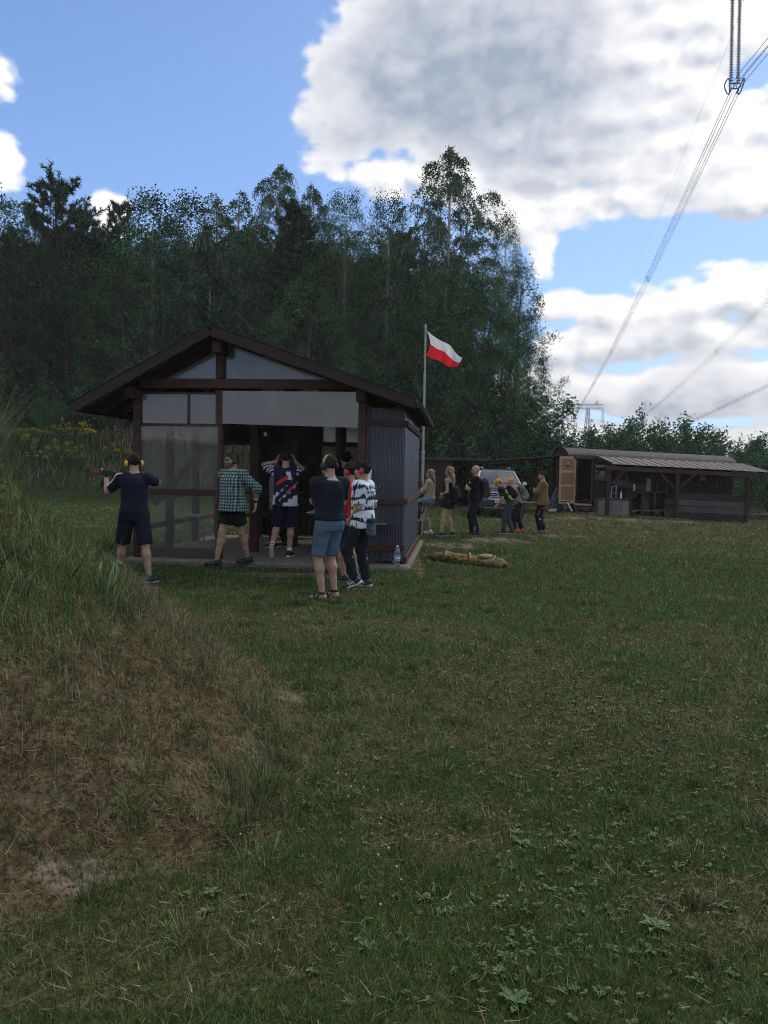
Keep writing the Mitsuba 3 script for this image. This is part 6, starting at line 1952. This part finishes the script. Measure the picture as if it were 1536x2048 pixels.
part(bp, 'air_intake', moved(cbox(-.58, .58, -.100, -.08, .335, .415, .006), CM), 'mat_semi', (.008, .008, .009))
part(bp, 'trim_strip', moved(cbox(-.60, .60, -.100, -.075, .30, .322, .004), CM), 'mat_gloss', (.24, .24, .26))
pl = part(car, 'number_plate', moved(cbox(-.26, .26, -.115, -.10, .475, .590, .003), CM), 'mat_semi', (.58, .58, .56))
tm = meshkit.text_mesh('RJA 707', .076, .003, True)
tm.apply_transform(trimesh.transformations.rotation_matrix(math.pi / 2, (1, 0, 0)))
tw = tm.bounds[1][0] - tm.bounds[0][0]
tm.apply_scale((.40 / tw, 1, 1)); tm.apply_translation((-.185 - tm.bounds[0][0], -.1165, .495))
part(pl, 'lettering', moved(tm, CM), 'mat_matt', (.012, .012, .014))
part(pl, 'blue_strip', moved(cbox(-.258, -.215, -.1175, -.115, .477, .588, .0006), CM), 'mat_matt', (.02, .05, .25))
for sx in (-1, 1):
    part(car, 'wiper', moved(bar([sx * .1 - .3, 1.175, 1.145], [sx * .1 + .25, 1.215, 1.165], .015), CM), 'mat_semi', (.01, .01, .01))

# ------------------------------------------------------------------ the cabin on wheels with its lean-to
HY = 29.0
hut = thing('cabin', 'long dark site cabin with a rounded roof and a corrugated lean-to', 'cabin')


def hx(px):
    return (px - 768) / 1536 * HY - .02


def gs(x):
    return .17 - .036 * (x - 6.46)


def hb(px0, px1, y0, y1, z0, z1, b=.01):
    """a box of the cabin between two surveyed columns; heights above the sloping ground there"""
    a, c = hx(px0), hx(px1)
    m = cbox(a, c, y0, y1, z0, z1, b)
    v = np.asarray(m.vertices).copy()
    v[:, 2] += gs(v[:, 0])
    return trimesh.Trimesh(v, m.faces, process=False)


# barrel roof
th_ = np.linspace(-.25, math.pi + .25, 17)
xs_ = np.linspace(hx(1133), hx(1470), 9)
RV = np.array([[x, HY + 1.25 - 1.36 * math.cos(a), 2.06 + .37 * math.sin(a) + gs(x)] for x in xs_ for a in th_])
i, j = np.meshgrid(np.arange(8), np.arange(16), indexing='ij')
q = np.stack([i * 17 + j, (i + 1) * 17 + j, (i + 1) * 17 + j + 1, i * 17 + j + 1], -1).reshape(-1, 4)
part(hut, 'roof', trimesh.Trimesh(RV, np.vstack([q[:, [0, 1, 2]], q[:, [0, 2, 3]]]), process=False), 'mat_felt', None, True)
for px in (1138, 1466):
    V = RV[:17].copy(); V[:, 0] = hx(px); V[:, 2] += gs(hx(px)) - gs(xs_[0])
    F = [[0, a, a + 1] for a in range(1, 16)]
    part(hut, 'gable', trimesh.Trimesh(V, F, process=False), 'mat_board')
part(hut, 'roof_edge', hb(1134, 1470, HY - .12, HY - .06, 1.98, 2.06), 'mat_felt')
# boarded front with door opening and window
n = 0
for px0 in np.arange(1184, 1462, 6.2):
    z_lo, z_hi = .42, 1.99
    if 1188 < px0 + 3 < 1211:
        part(hut, 'wall_board', hb(px0, px0 + 5.9, HY, HY + .03 + .005 * (n % 2), .42, 1.22, .004), 'mat_board')
        z_lo = 1.93
    part(hut, 'wall_board', hb(px0, px0 + 5.9, HY, HY + .03 + .005 * (n % 2), z_lo, z_hi, .004), 'mat_board'); n += 1
for px0 in np.arange(1136, 1150, 6.2):
    part(hut, 'wall_board', hb(px0, px0 + 5.9, HY, HY + .03, .42, 1.99, .004), 'mat_board')
part(hut, 'end_wall', hb(1134, 1136, HY + .03, HY + 2.5, .42, 2.05), 'mat_board')
part(hut, 'end_wall', hb(1464, 1467, HY + .03, HY + 2.5, .42, 2.05), 'mat_board')
part(hut, 'back_wall', hb(1135, 1466, HY + 2.45, HY + 2.5, .42, 2.05), 'mat_board')
part(hut, 'floor', hb(1135, 1466, HY + .03, HY + 2.44, .34, .40), 'mat_board')
part(hut, 'chassis', hb(1140, 1460, HY + .2, HY + .3, .18, .34), 'mat_matt', (.012, .012, .012))
for px in (1165, 1440):
    wm = lathe([(.05, -.1), (.26, -.1), (.28, -.06), (.28, .06), (.26, .1), (.05, .1)], 18)
    Mw = trimesh.transformations.rotation_matrix(math.pi / 2, (1, 0, 0)); Mw[:3, 3] = (hx(px), HY + .6, .28 + gs(hx(px)))
    part(hut, 'wheel', moved(wm, Mw), 'mat_matt', (.012, .012, .012), True)
for px in (1150.5, 1183):
    part(hut, 'door_frame', hb(px - 1, px + 1.2, HY - .03, HY + .05, .30, 2.0), 'mat_greyboard')
part(hut, 'door_sill', hb(1147, 1181, HY - .30, HY + .02, .24, .31), 'mat_paleboard')
# steps
for k_, (z_, y_) in enumerate(((.13, -.62), (-.02, -.92))):
    part(hut, 'step', hb(1146, 1181, HY + y_, HY + y_ + .28, z_, z_ + .04), 'mat_greyboard')
for px in (1146.5, 1180.5):
    part(hut, 'step_string', moved(bar([hx(px), HY - .92, gs(hx(px)) - .06], [hx(px), HY - .05, gs(hx(px)) + .26], .04, .12), np.eye(4)), 'mat_greyboard')
# the open door
DA = np.array([hx(1150), HY - .05]); DB = np.array([hx(1113.5), HY - .42])
dd = unit(np.r_[DB - DA, 0]); dl = np.linalg.norm(DB - DA); dn = np.array([dd[1], -dd[0], 0])
if dn[1] > 0:
    dn = -dn
DM = np.eye(4); DM[:3, 0] = -dd; DM[:3, 1] = -dn; DM[:3, 2] = [0, 0, 1]; DM[:3, 3] = [DB[0], DB[1], gs(DB[0]) + .27]
DH = 1.76
door = part(hut, 'door', moved(cbox(0, dl, .012, .035, 0, DH, .004), DM), 'mat_paleboard', None, False, 'open pale wooden door with three recessed panels')
for (a, b, c, d_) in ((0, .085, 0, DH), (dl - .085, dl, 0, DH)):
    part(door, 'stile', moved(cbox(a, b, -.012, .011, c, d_, .006), DM), 'mat_paleboard')
for (c, d_) in ((0, .15), (.62, .72), (1.15, 1.25), (DH - .09, DH)):
    part(door, 'crossrail', moved(cbox(.086, dl - .086, -.012, .011, c, d_, .006), DM), 'mat_paleboard')
scene['mat_doorpanel'] = wood((.20, .115, .065), (.30, .18, .105), 4, 30, 6)
for (c, d_) in ((.15, .62), (.72, 1.15), (1.25, DH - .09)):
    part(door, 'panel', moved(cbox(.09, dl - .09, .006, .0115, c + .005, d_ - .005, .002), DM), 'mat_doorpanel')
import shapely.geometry as sgeo
em = [sgeo.Point(.0, .02).buffer(.045), sgeo.Polygon([(-.13, -.10), (-.05, .05), (0, -.02), (.05, .05), (.12, -.09), (.02, -.06), (0, -.12), (-.02, -.06)]), sgeo.Point(.02, .085).buffer(.028)]
for (sh_, col, yy) in ((em[1], (.05, .045, .045), .0), (em[0], (.40, .39, .37), -.003), (em[2], (.28, .27, .26), -.003)):
    e_ = trimesh.creation.extrude_polygon(sh_, .004, engine='earcut')
    e_.apply_transform(trimesh.transformations.rotation_matrix(math.pi / 2, (1, 0, 0))); e_.apply_translation((dl * .5, .004 + yy, 1.47))
    part(door, 'emblem', moved(e_, DM), 'mat_matt', col)
part(door, 'letter_slot', moved(cbox(.10, dl - .25, -.016, -.012, .07, .10, .001), DM), 'mat_matt', (.012, .010, .010))
part(door, 'handle', moved(tube([[.05, -.012, .80], [.05, -.05, .80], [.15, -.05, .80]], .010, 6), DM), 'mat_semi', (.05, .05, .05), True)
# window
for (a, b, c, d_) in ((1188, 1190, 1.20, 1.95), (1209.5, 1211, 1.20, 1.95), (1190, 1209.5, 1.20, 1.245), (1190, 1209.5, 1.91, 1.95)):
    wn = part(hut, 'window_frame', hb(a, b, HY - .045, HY + .02, c, d_, .006), 'mat_greyboard')
part(hut, 'window_pane', hb(1190, 1209.5, HY + .0, HY + .006, 1.245, 1.91, .001), 'mat_darkglass')
# lean-to: sheets, rafters, posts, braces
LY0, LY1 = HY - .05, HY - 1.75
nsh = 9
pb0, pb1, pf0, pf1 = hx(1189), hx(1480), 8.06, 13.62
for i in range(nsh):
    n = 25
    u = np.linspace(i / nsh, (i + 1) / nsh, n)
    V = []
    for (xa, xb, y_, zz) in ((pb0, pb1, LY0, 2.13), (pf0, pf1, LY1, 1.84)):
        x = xa + (xb - xa) * u
        ph = (np.arange(n) % 12) / 12
        rib = .030 * ((ph < .18) | (ph > .92)) + .003 * (i % 2)
        V.append(np.c_[x, np.full(n, y_), zz + gs(x) + rib])
    V = np.vstack(V)
    j = np.arange(n - 1)
    part(hut, 'roof_sheet', trimesh.Trimesh(V, np.vstack([np.stack([j, j + n, j + n + 1], 1), np.stack([j, j + n + 1, j + 1], 1)]), process=False), 'mat_sheetmetal')
for u in np.linspace(.02, .98, 8):
    a = [pb0 + (pb1 - pb0) * u, LY0, 0]; b = [pf0 + (pf1 - pf0) * u, LY1 + .03, 0]
    part(hut, 'rafter', bar([a[0], a[1], 2.07 + gs(a[0])], [b[0], b[1], 1.79 + gs(b[0])], .06, .09), 'mat_timber')
PY = LY1 + .12
sc_ = (HY - 1.6) / HY
posts = [(1215 - 768) / 1536 * PY, (1353 - 768) / 1536 * PY, (1493 - 768) / 1536 * PY]
part(hut, 'roof_trim', bar([pf0 - .02, LY1 - .015, 1.838 + gs(pf0)], [pf1 + .02, LY1 - .015, 1.838 + gs(pf1)], .012, .03), 'mat_semi', (.34, .33, .33))
part(hut, 'eave_beam', bar([posts[0] - .1, PY, 1.68 + gs(posts[0])], [posts[2] + .35, PY, 1.68 + gs(posts[2])], .10, .15), 'mat_timber')
for x in posts:
    part(hut, 'lean_to_post', bar([x, PY, gs(x) - .12], [x, PY, 1.61 + gs(x)], .12), 'mat_board')
    part(hut, 'post_foot', cbox(x - .09, x + .09, PY - .09, PY + .09, gs(x) - .2, gs(x) - .06, .01), 'mat_concrete')
for (x, s_) in ((posts[0], 1), (posts[1], -1), (posts[1], 1)):
    part(hut, 'brace', bar([x + s_ * .05, PY, 1.06 + gs(x)], [x + s_ * .62, PY, 1.60 + gs(x)], .08), 'mat_board')
part(hut, 'side_beam', bar([posts[2], PY + .06, 1.66 + gs(posts[2])], [posts[2] - .05, HY, 1.80 + gs(posts[2])], .08, .12), 'mat_timber')
# plank parapet on the right
for k_ in range(4):
    z_ = .02 + .235 * k_
    a, b = posts[1] + .07, posts[2] + (.04 if k_ % 2 else -.07)
    part(hut, 'parapet_board', bar([a, PY - .01 + .015 * (k_ % 2), z_ + .11 + gs(a)], [b, PY - .01 + .015 * (k_ % 2), z_ + .11 + gs(b)], .035, .215), 'mat_greyboard' if k_ in (1, 2) else 'mat_board')
    part(hut, 'parapet_end', bar([posts[2] + .02, PY + .08, z_ + .11 + gs(b)], [posts[2] + .02, HY, z_ + .11 + gs(b)], .03, .20), 'mat_board')
    if k_ < 3:
        part(hut, 'parapet_board', bar([posts[1] - .42, PY + .02, z_ + .11 + gs(a)], [posts[1] - .07, PY + .02, z_ + .11 + gs(a)], .035, .20), 'mat_board')
sg_ = part(hut, 'notice', hb(1398, 1409, HY - .03, HY - .005, 1.42, 1.62, .003), 'mat_matt', (.20, .20, .21))
part(hut, 'terrace', hb(1250, 1345, HY - 1.70, HY - .1, -.12, .015, .01), 'mat_concrete')

# furniture under the lean-to
cb = thing('cupboard', 'low pale grey cupboard with plank doors under the lean-to', 'cupboard')
YC = HY - 1.35


def cx(px):
    return (px - 768) / 1536 * YC


def cbx(px0, px1, y0, y1, z0, z1, b=.008):
    a, c = cx(px0), cx(px1)
    m = cbox(a, c, y0, y1, z0, z1, b)
    v = np.asarray(m.vertices).copy(); v[:, 2] += gs((a + c) / 2)
    return trimesh.Trimesh(v, m.faces, process=False)


part(cb, 'carcass', cbx(1197, 1258, YC + .03, YC + .5, -.05, .56), 'mat_greyboard')
scene['mat_cupboard'] = wood((.10, .092, .090), (.19, .175, .170), 5, 5, 40)
for i, (a, b) in enumerate(((1197, 1210), (1211, 1222), (1223, 1243), (1244, 1258))):
    part(cb, 'door', cbx(a, b, YC, YC + .025 + .004 * (i % 2), -.03, .53), 'mat_cupboard')
part(cb, 'top', cbx(1195, 1259, YC - .03, YC + .52, .565, .60), 'mat_greyboard')
bt = thing('white_bottle', 'slim white bottle standing on the grey cupboard', 'bottle')
part(bt, 'body', lathe([(.001, 0), (.035, 0), (.037, .16), (.030, .20), (.014, .23), (.012, .29), (.001, .295)], 12).apply_translation((cx(1244), YC + .15, .60 + gs(cx(1244)))), 'mat_semi', (.60, .62, .64), True, top=True)
ld = thing('step_ladder', 'small light grey step ladder behind the cupboard', 'ladder')
for a, b in ((1232, 1235), (1245, 1244)):
    part(ld, 'rail', bar([cx(a), YC + .8, .1 + gs(9)], [cx(b), YC + .75, 1.05 + gs(9)], .035), 'mat_semi', (.24, .26, .27))
for z_ in (.55, .80, 1.04):
    part(ld, 'step', bar([cx(1234), YC + .76, z_ + gs(9)], [cx(1244.5), YC + .76, z_ + gs(9)], .05, .03), 'mat_semi', (.24, .26, .27))
bw_ = thing('bowl', 'small pale bowl on the left end of the cupboard top', 'bowl')
part(bw_, '', lathe([(.001, 0), (.05, 0), (.09, .06), (.085, .06), (.045, .012)], 14).apply_translation((cx(1222), YC + .2, .60 + gs(cx(1222)))), 'mat_semi', (.42, .42, .40), True, top=True)
tb2 = thing('workbench', 'dark wooden workbench with open shelf beside the cupboard', 'workbench')
part(tb2, 'top', cbx(1262, 1337, YC - .05, YC + .6, .86, .91), 'mat_board')
for px in (1261, 1285, 1310, 1335):
    part(tb2, 'leg', cbx(px - 2.5 - (1.5 if px == 1261 else 0), px + 2.5, YC, YC + .5, -.08, .855), 'mat_board')
part(tb2, 'shelf', cbx(1264, 1333, YC - .06, YC + .55, .20, .25), 'mat_greyboard')
part(tb2, 'back_panel', cbx(1287, 1309, YC + .46, YC + .49, .26, .85), 'mat_cupboard')
jr = thing('jar', 'small clear jar with pale content on the workbench', 'jar')
part(jr, 'body', lathe([(.001, 0), (.04, 0), (.042, .12), (.034, .14), (.034, .2)], 12).apply_translation((cx(1269), YC + .1, .912 + gs(cx(1269)))), 'mat_semi', (.26, .28, .30), True)
part(jr, 'lid', lathe([(.037, .19), (.037, .22), (.001, .225)], 12).apply_translation((cx(1269), YC + .1, .912 + gs(cx(1269)))), 'mat_semi', (.45, .45, .45), True)
bd = thing('long_board', 'grey green board leaning on the cabin wall behind the workbench', 'board')
part(bd, '', bar([hx(1226), HY - .12, 1.20 + gs(9)], [hx(1298), HY - .10, 1.03 + gs(10)], .03, .26), 'mat_semi', (.060, .068, .064), top=True)
for i, (a, b, lab) in enumerate(((1297, 1306, 'narrow tan board standing upright on the workbench'), (1319, 1340, 'empty wooden frame standing at the right end of the workbench'))):
    fk = thing('wooden_frame' if i else 'tan_board', lab, 'frame' if i else 'board')
    if i == 0:
        part(fk, '', cbx(a, b, YC + .3, YC + .33, .915, 1.38), 'mat_doorpanel', top=True)
    else:
        for (p0_, p1_, c, d_) in ((a, a + 2, .915, 1.36), (b - 2, b, .915, 1.36), (a + 2, b - 2, 1.32, 1.36), (a + 2, b - 2, .915, .955)):
            part(fk, 'rail', cbx(p0_, p1_, YC + .30, YC + .33, c, d_, .004), 'mat_greyboard')
gc = thing('fire_extinguisher', 'red fire extinguisher standing beside the cabin steps', 'fire extinguisher')
gx_, gy_ = hx(1189), HY - .7
part(gc, 'cylinder', lathe([(.001, 0), (.10, 0), (.11, .03), (.11, .32), (.07, .38), (.03, .40), (.03, .43), (.001, .435)], 16).apply_translation((gx_, gy_, gs(gx_) - .08)), 'mat_gloss', (.26, .03, .035), True)
part(gc, 'label_plate', cbox(gx_ + .02, gx_ + .085, gy_ - .115, gy_ - .105, gs(gx_) + .08, gs(gx_) + .17, .002), 'mat_semi', (.42, .40, .40))
part(gc, 'handle', bar([gx_ - .08, gy_, gs(gx_) + .36], [gx_ + .06, gy_, gs(gx_) + .39], .03), 'mat_semi', (.02, .02, .02))
lg = thing('log', 'short weathered log lying in front of the cabin steps', 'log')
lm_ = wrinkle(tube(np.array([[hx(1161), HY - 1.25, gs(8) - .03], [hx(1172), HY - 1.24, gs(8) - .02], [hx(1184), HY - 1.22, gs(8.4) - .02], [hx(1193), HY - 1.2, gs(8.6) - .04]]), [.09, .10, .09, .08], 12), .02)
part(lg, '', lm_, 'mat_matt', (.085, .068, .052), True, top=True)
sl = thing('stone_slab', 'flat pale stone slab on the ground left of the log', 'slab')
part(sl, '', cbox(hx(1128), hx(1158), HY - 1.3, HY - .9, gs(7) - .12, gs(7) - .03, .015), 'mat_concrete', top=True)
for i, (a, b, za, zb, lab) in enumerate(((1091, 1116, .05, .88, 'long grey plank leaning on the cabin corner, left one'), (1096, 1121, .02, .80, 'long grey plank leaning on the cabin corner, right one'))):
    k_ = thing('plank', lab, 'plank')
    part(k_, '', bar([hx(a), HY - .35 - .12 * i, za + .15], [hx(b), HY + .15 - .05 * i, zb + .15], .10, .03), 'mat_greyboard', top=True)
k_ = thing('white_plank', 'short whitish plank lying flat at the foot of the leaning planks', 'plank')
part(k_, '', bar([hx(1088), HY - .9, .20], [hx(1104), HY - .8, .22], .10, .10), 'mat_matt', (.34, .32, .28), top=True)
k_ = thing('white_stick', 'white stick leaning under the open cabin door', 'stick')
part(k_, '', bar([hx(1128), HY - .6, gs(7) + .36], [hx(1136), HY - .75, gs(7) + .03], .045), 'mat_matt', (.50, .48, .46), top=True)
k_ = thing('blue_tarp', 'crumpled blue tarpaulin heaped beside the leaning planks', 'tarpaulin')
m = wrinkle(solid([ell((hx(1109), HY - .1, .40), (.22, .18, .26), np.eye(3), .05), ell((hx(1116), HY - .05, .28), (.20, .18, .16), np.eye(3), .05)], .02), .06, (6, 6, 6), 4)
part(k_, '', m, 'mat_semi', (.020, .030, .085), True, top=True)
hm = thing('heap', 'dark heap of old timber on the grass at the far right behind the cabin', 'heap')
for i in range(7):
    a = RNG.random() * .5 - .25
    part(hm, 'timber', bar([13.95 + .2 * RNG.random(), 29.6 + .1 * i, gs(14) + .05 + .05 * (i % 3)], [15.2 + .3 * RNG.random(), 29.6 + .1 * i + a, gs(14) + .05 + .06 * (i % 3)], .10, .07), 'mat_board')
tt = thing('trestle', 'low dark wooden trestle table between the car and the man in brown', 'table')
t0 = at(1062, 1000, 25.5)
part(tt, 'top', cbox(t0[0] - .35, t0[0] + .5, 25.3, 25.9, .55, .60, .01), 'mat_greyboard')
for sx in (-.28, .42):
    part(tt, 'leg', bar([t0[0] + sx, 25.4, gz(t0[0], 25.4) - .05], [t0[0] + sx, 25.4, .55], .05), 'mat_greyboard')
    part(tt, 'leg', bar([t0[0] + sx, 25.8, gz(t0[0], 25.8) - .05], [t0[0] + sx, 25.8, .55], .05), 'mat_greyboard')

# ------------------------------------------------------------------ the power line
GALV = (.24, .25, .26)


def truss(a, b, w, h, n, r):
    """a lattice beam of four chords and diagonals"""
    a, b = np.asarray(a, float), np.asarray(b, float)
    d = unit(b - a)
    s_ = unit(np.cross(d, [0, 0, 1.0] if abs(d[2]) < .8 else [0, 1.0, 0])); u_ = np.cross(s_, d)
    ms = []
    cor = [s_ * w / 2 * i + u_ * h / 2 * j for i, j in ((-1, -1), (1, -1), (1, 1), (-1, 1))]
    for c in cor:
        ms.append(tube([a + c, b + c], r, 4))
    for k in range(n):
        p0, p1 = a + (b - a) * k / n, a + (b - a) * (k + 1) / n
        for i in range(4):
            c0, c1 = cor[i], cor[(i + 1) % 4]
            if k % 2:
                c0, c1 = c1, c0
            ms.append(tube([p0 + c0, p1 + c1], r * .7, 3))
    return cat(ms)


py_ = thing('pylon', 'far grey lattice portal pylon with a long horizontal beam', 'pylon')
PYY = 470.0
L_, R_ = at(1090, 813, PYY), at(1206, 813.5, PYY)
L_ = L_ - (R_ - L_) * .35
part(py_, 'beam', truss(L_, R_, 2.0, 2.6, 30, .16), 'mat_semi', GALV)
for px in (1113, 1176):
    t_ = at(px, 816, PYY)
    for sx in (-2.6, 2.6):
        part(py_, 'leg', truss([t_[0] + sx, PYY - 3 * (1 if sx > 0 else -1), 0], [t_[0] + sx * .15, PYY, t_[2]], 1.0, 1.0, 16, .12), 'mat_semi', GALV)
for px in (1098, 1195):
    t_ = at(px, 805, PYY)
    part(py_, 'peak', truss([t_[0] - 1, PYY, t_[2] - 1.5], [t_[0], PYY, t_[2] + .8], .8, .8, 3, .10), 'mat_semi', GALV)
for px in (1145, 1205.5):
    t_, b_ = at(px, 818, PYY), at(px, 843, PYY)
    part(py_, 'insulator', cat([tube([t_ + [.5 * i, 0, 0], b_ + [.5 * i, 0, 0]], .16, 5) for i in (-1, 1)] + [tube([b_ - [1.2, 0, 0], b_ + [1.2, 0, 0]], .22, 5)]), 'mat_semi', (.13, .13, .13))

# the conductors: survey points along each line (photograph column, row, distance)
from scipy.interpolate import CubicSpline


def bundle(label, pts, spacing, r, spacers, upto=None):
    key = thing('power_line', label, 'power line')
    P = np.array([at(*q) for q in pts])
    order = np.argsort(P[:, 1])
    P = P[order]
    cs = CubicSpline(P[:, 1], P)
    cx_ = np.polyfit(P[:, 1], P[:, 0], 1)
    ys = np.concatenate([np.linspace(P[0, 1], P[0, 1] + 60, 24), np.linspace(P[0, 1] + 70, P[-1, 1], 36)])
    zf = np.poly1d(np.polyfit(P[:, 1], P[:, 2], 3)) if len(P) > 4 else np.poly1d(np.polyfit(P[:, 1], P[:, 2], 2))
    C = np.stack([np.polyval(cx_, ys), ys, zf(ys)], -1)
    sd = unit(np.array([1.0, -cx_[0], 0]))
    for i in (-1, 1):
        for j in (-1, 1):
            part(key, 'wire', tube(C + sd * spacing / 2 * i + np.array([0, 0, spacing / 2 * j]), r * (1 + ys / 260), 4, False), 'mat_semi', (.06, .065, .07), True)
    for y_ in spacers:
        c = np.array([np.polyval(cx_, y_), y_, zf(y_)])
        s = spacing / 2
        part(key, 'spacer', cat([tube([c + sd * -s + [0, 0, s], c + sd * s + [0, 0, s]], .04, 4), tube([c + sd * -s - [0, 0, s], c + sd * s - [0, 0, s]], .04, 4), tube([c + sd * -s + [0, 0, s], c + sd * s - [0, 0, s]], .03, 4)]), 'mat_semi', (.05, .05, .055))
    return C, sd


# the line whose clamp is in view; distances follow its track past the clamp
def track(px):
    k = (px - 768) / 1536
    t = (30 - 66 * k) / (414 * k - 88)
    return 66 + 414 * t


near_pts = [(1471, 172, 66.0), (1447, 230, track(1447)), (1400, 335, track(1400)), (1322, 500, track(1322)), (1270, 610, track(1270)), (1230, 690, track(1230)), (1187, 770, track(1187)), (1158, 818, track(1158)), (1146, 841, PYY)]
bundle('bundle of four power cables running from the insulators down to the far pylon', near_pts, .55, .020, (72 + 50, 190, 262))
b2 = [(1650, 478, 92), (1536, 606, 122), (1470, 672, 146), (1400, 737, 180), (1340, 790, 226), (1275, 838, 320), (1240, 858, 420)]
bundle('second bundle of power cables crossing the right edge halfway up', b2, .55, .020, (160,))
b3 = [(1700, 690, 120), (1536, 772, 165), (1460, 806, 205), (1385, 842, 262), (1330, 866, 330), (1285, 885, 420)]
bundle('lowest bundle of power cables at the right edge above the hedge', b3, .55, .020, ())
# cables on the near side of the clamp
k_ = thing('power_line', 'short run of cables from the insulators to the upper right edge', 'power line')
c0, c1 = at(1474, 168, 66.0), at(1536, 92, 60.0)
c2 = at(1640, -25, 52)
tt_ = np.linspace(0, 1, 12)[:, None]
Cq = c0 * (1 - tt_) ** 2 + 2 * (c1 * 2 - (c0 + c2) / 2) * .5 * 2 * tt_ * (1 - tt_) * .5 * 2 / 2 + c2 * tt_ ** 2
Cq = c0 * (1 - tt_) ** 2 + (2 * c1 - .5 * c0 - .5 * c2) * 2 * tt_ * (1 - tt_) + c2 * tt_ ** 2
for i in (-1, 1):
    for j in (-1, 1):
        part(k_, 'wire', tube(Cq + np.array([.27 * i, 0, .27 * j]), .024, 5, False), 'mat_semi', (.06, .065, .07), True)
# thin earth wire
k_ = thing('earth_wire', 'single hair thin wire to the left of the main power cables', 'wire')
E = np.array([at(px, py, Y) for px, py, Y in ((1490, -10, 66), (1445, 118, 80), (1400, 225, 96), (1350, 350, 118), (1290, 492, 160), (1240, 600, 215))])
part(k_, '', tube(CubicSpline(E[:, 1], E)(np.linspace(66, 215, 30)), .012, 4, False), 'mat_semi', (.20, .21, .22), True, top=True)

# the insulator pair hanging from the near tower
ins = thing('insulator', 'pair of long ribbed insulator strings with rings hanging at the top right', 'insulator')
IY = 66.0
for (pt_, pb_) in ((1466, 1462), (1481, 1476)):
    b_ = at(pb_, 163, IY)
    t_ = at(pt_, -60, IY)
    n = int(np.linalg.norm(t_ - b_) / .215)
    prof = [(.035, -.02)]
    for i in range(n):
        z = i * .215
        prof += [(.055, z), (.17, z + .055), (.165, z + .075), (.085, z + .12), (.05, z + .155)]
    m = lathe(prof, 9)
    dv = unit(t_ - b_)
    a_ = unit(np.cross(dv, [0, 1.0, 0])); M = np.eye(4); M[:3, 0] = a_; M[:3, 1] = np.cross(dv, a_); M[:3, 2] = dv; M[:3, 3] = b_
    part(ins, 'disc_string', moved(m, M), 'mat_gloss', (.30, .31, .34), True)
pL, pR = at(1458, 167, IY), at(1480, 166, IY)
part(ins, 'yoke', cat([bar(pL, pR, .10), bar(at(1459, 178, IY), at(1475, 177, IY), .09), bar(at(1468, 167, IY), at(1467, 178, IY), .07), bar(at(1462, 167, IY), at(1462, 178, IY), .05), bar(at(1474, 167, IY), at(1473, 178, IY), .05)]), 'mat_semi', (.11, .115, .13))
for px in (1459, 1474):
    part(ins, 'clamp', bar(at(px + 3, 181, IY), at(px - 1, 187, IY), .11), 'mat_semi', (.10, .10, .12))
for pts in (((1456, 157), (1451, 164), (1449, 171), (1450, 178), (1454, 187), (1458, 189), (1459, 183), (1459, 170), (1459, 160)), ((1488, 156), (1484, 163), (1478, 176), (1475, 186), (1478, 189), (1482, 182), (1487, 168), (1489, 158))):
    ring = np.array([at(a, b, IY + .25 * math.sin(i * .8)) for i, (a, b) in enumerate(pts)])
    ring = np.vstack([ring, ring[:1]])
    part(ins, 'guard_ring', tube(ring, .055, 6, False), 'mat_semi', (.12, .125, .14), True)


# ------------------------------------------------------------------ the air: a thin summer haze round everything
scene['air'] = {'type': 'homogeneous', 'albedo': {'type': 'rgb', 'value': (.95, .95, .95)}, 'sigma_t': {'type': 'rgb', 'value': (.0005, .0005, .0005)}}
scene['haze'] = {'type': 'cube', 'to_world': T4().translate([0, 0, 34]).scale([1300, 1300, 36]), 'bsdf': {'type': 'null'}, 'interior': {'type': 'ref', 'id': 'air'}}
labels['haze'] = {'kind': 'stuff', 'label': 'thin summer haze in the air', 'category': 'haze'}
scene['camera']['medium'] = {'type': 'ref', 'id': 'air'}
scene = {'type': 'scene', **scene}
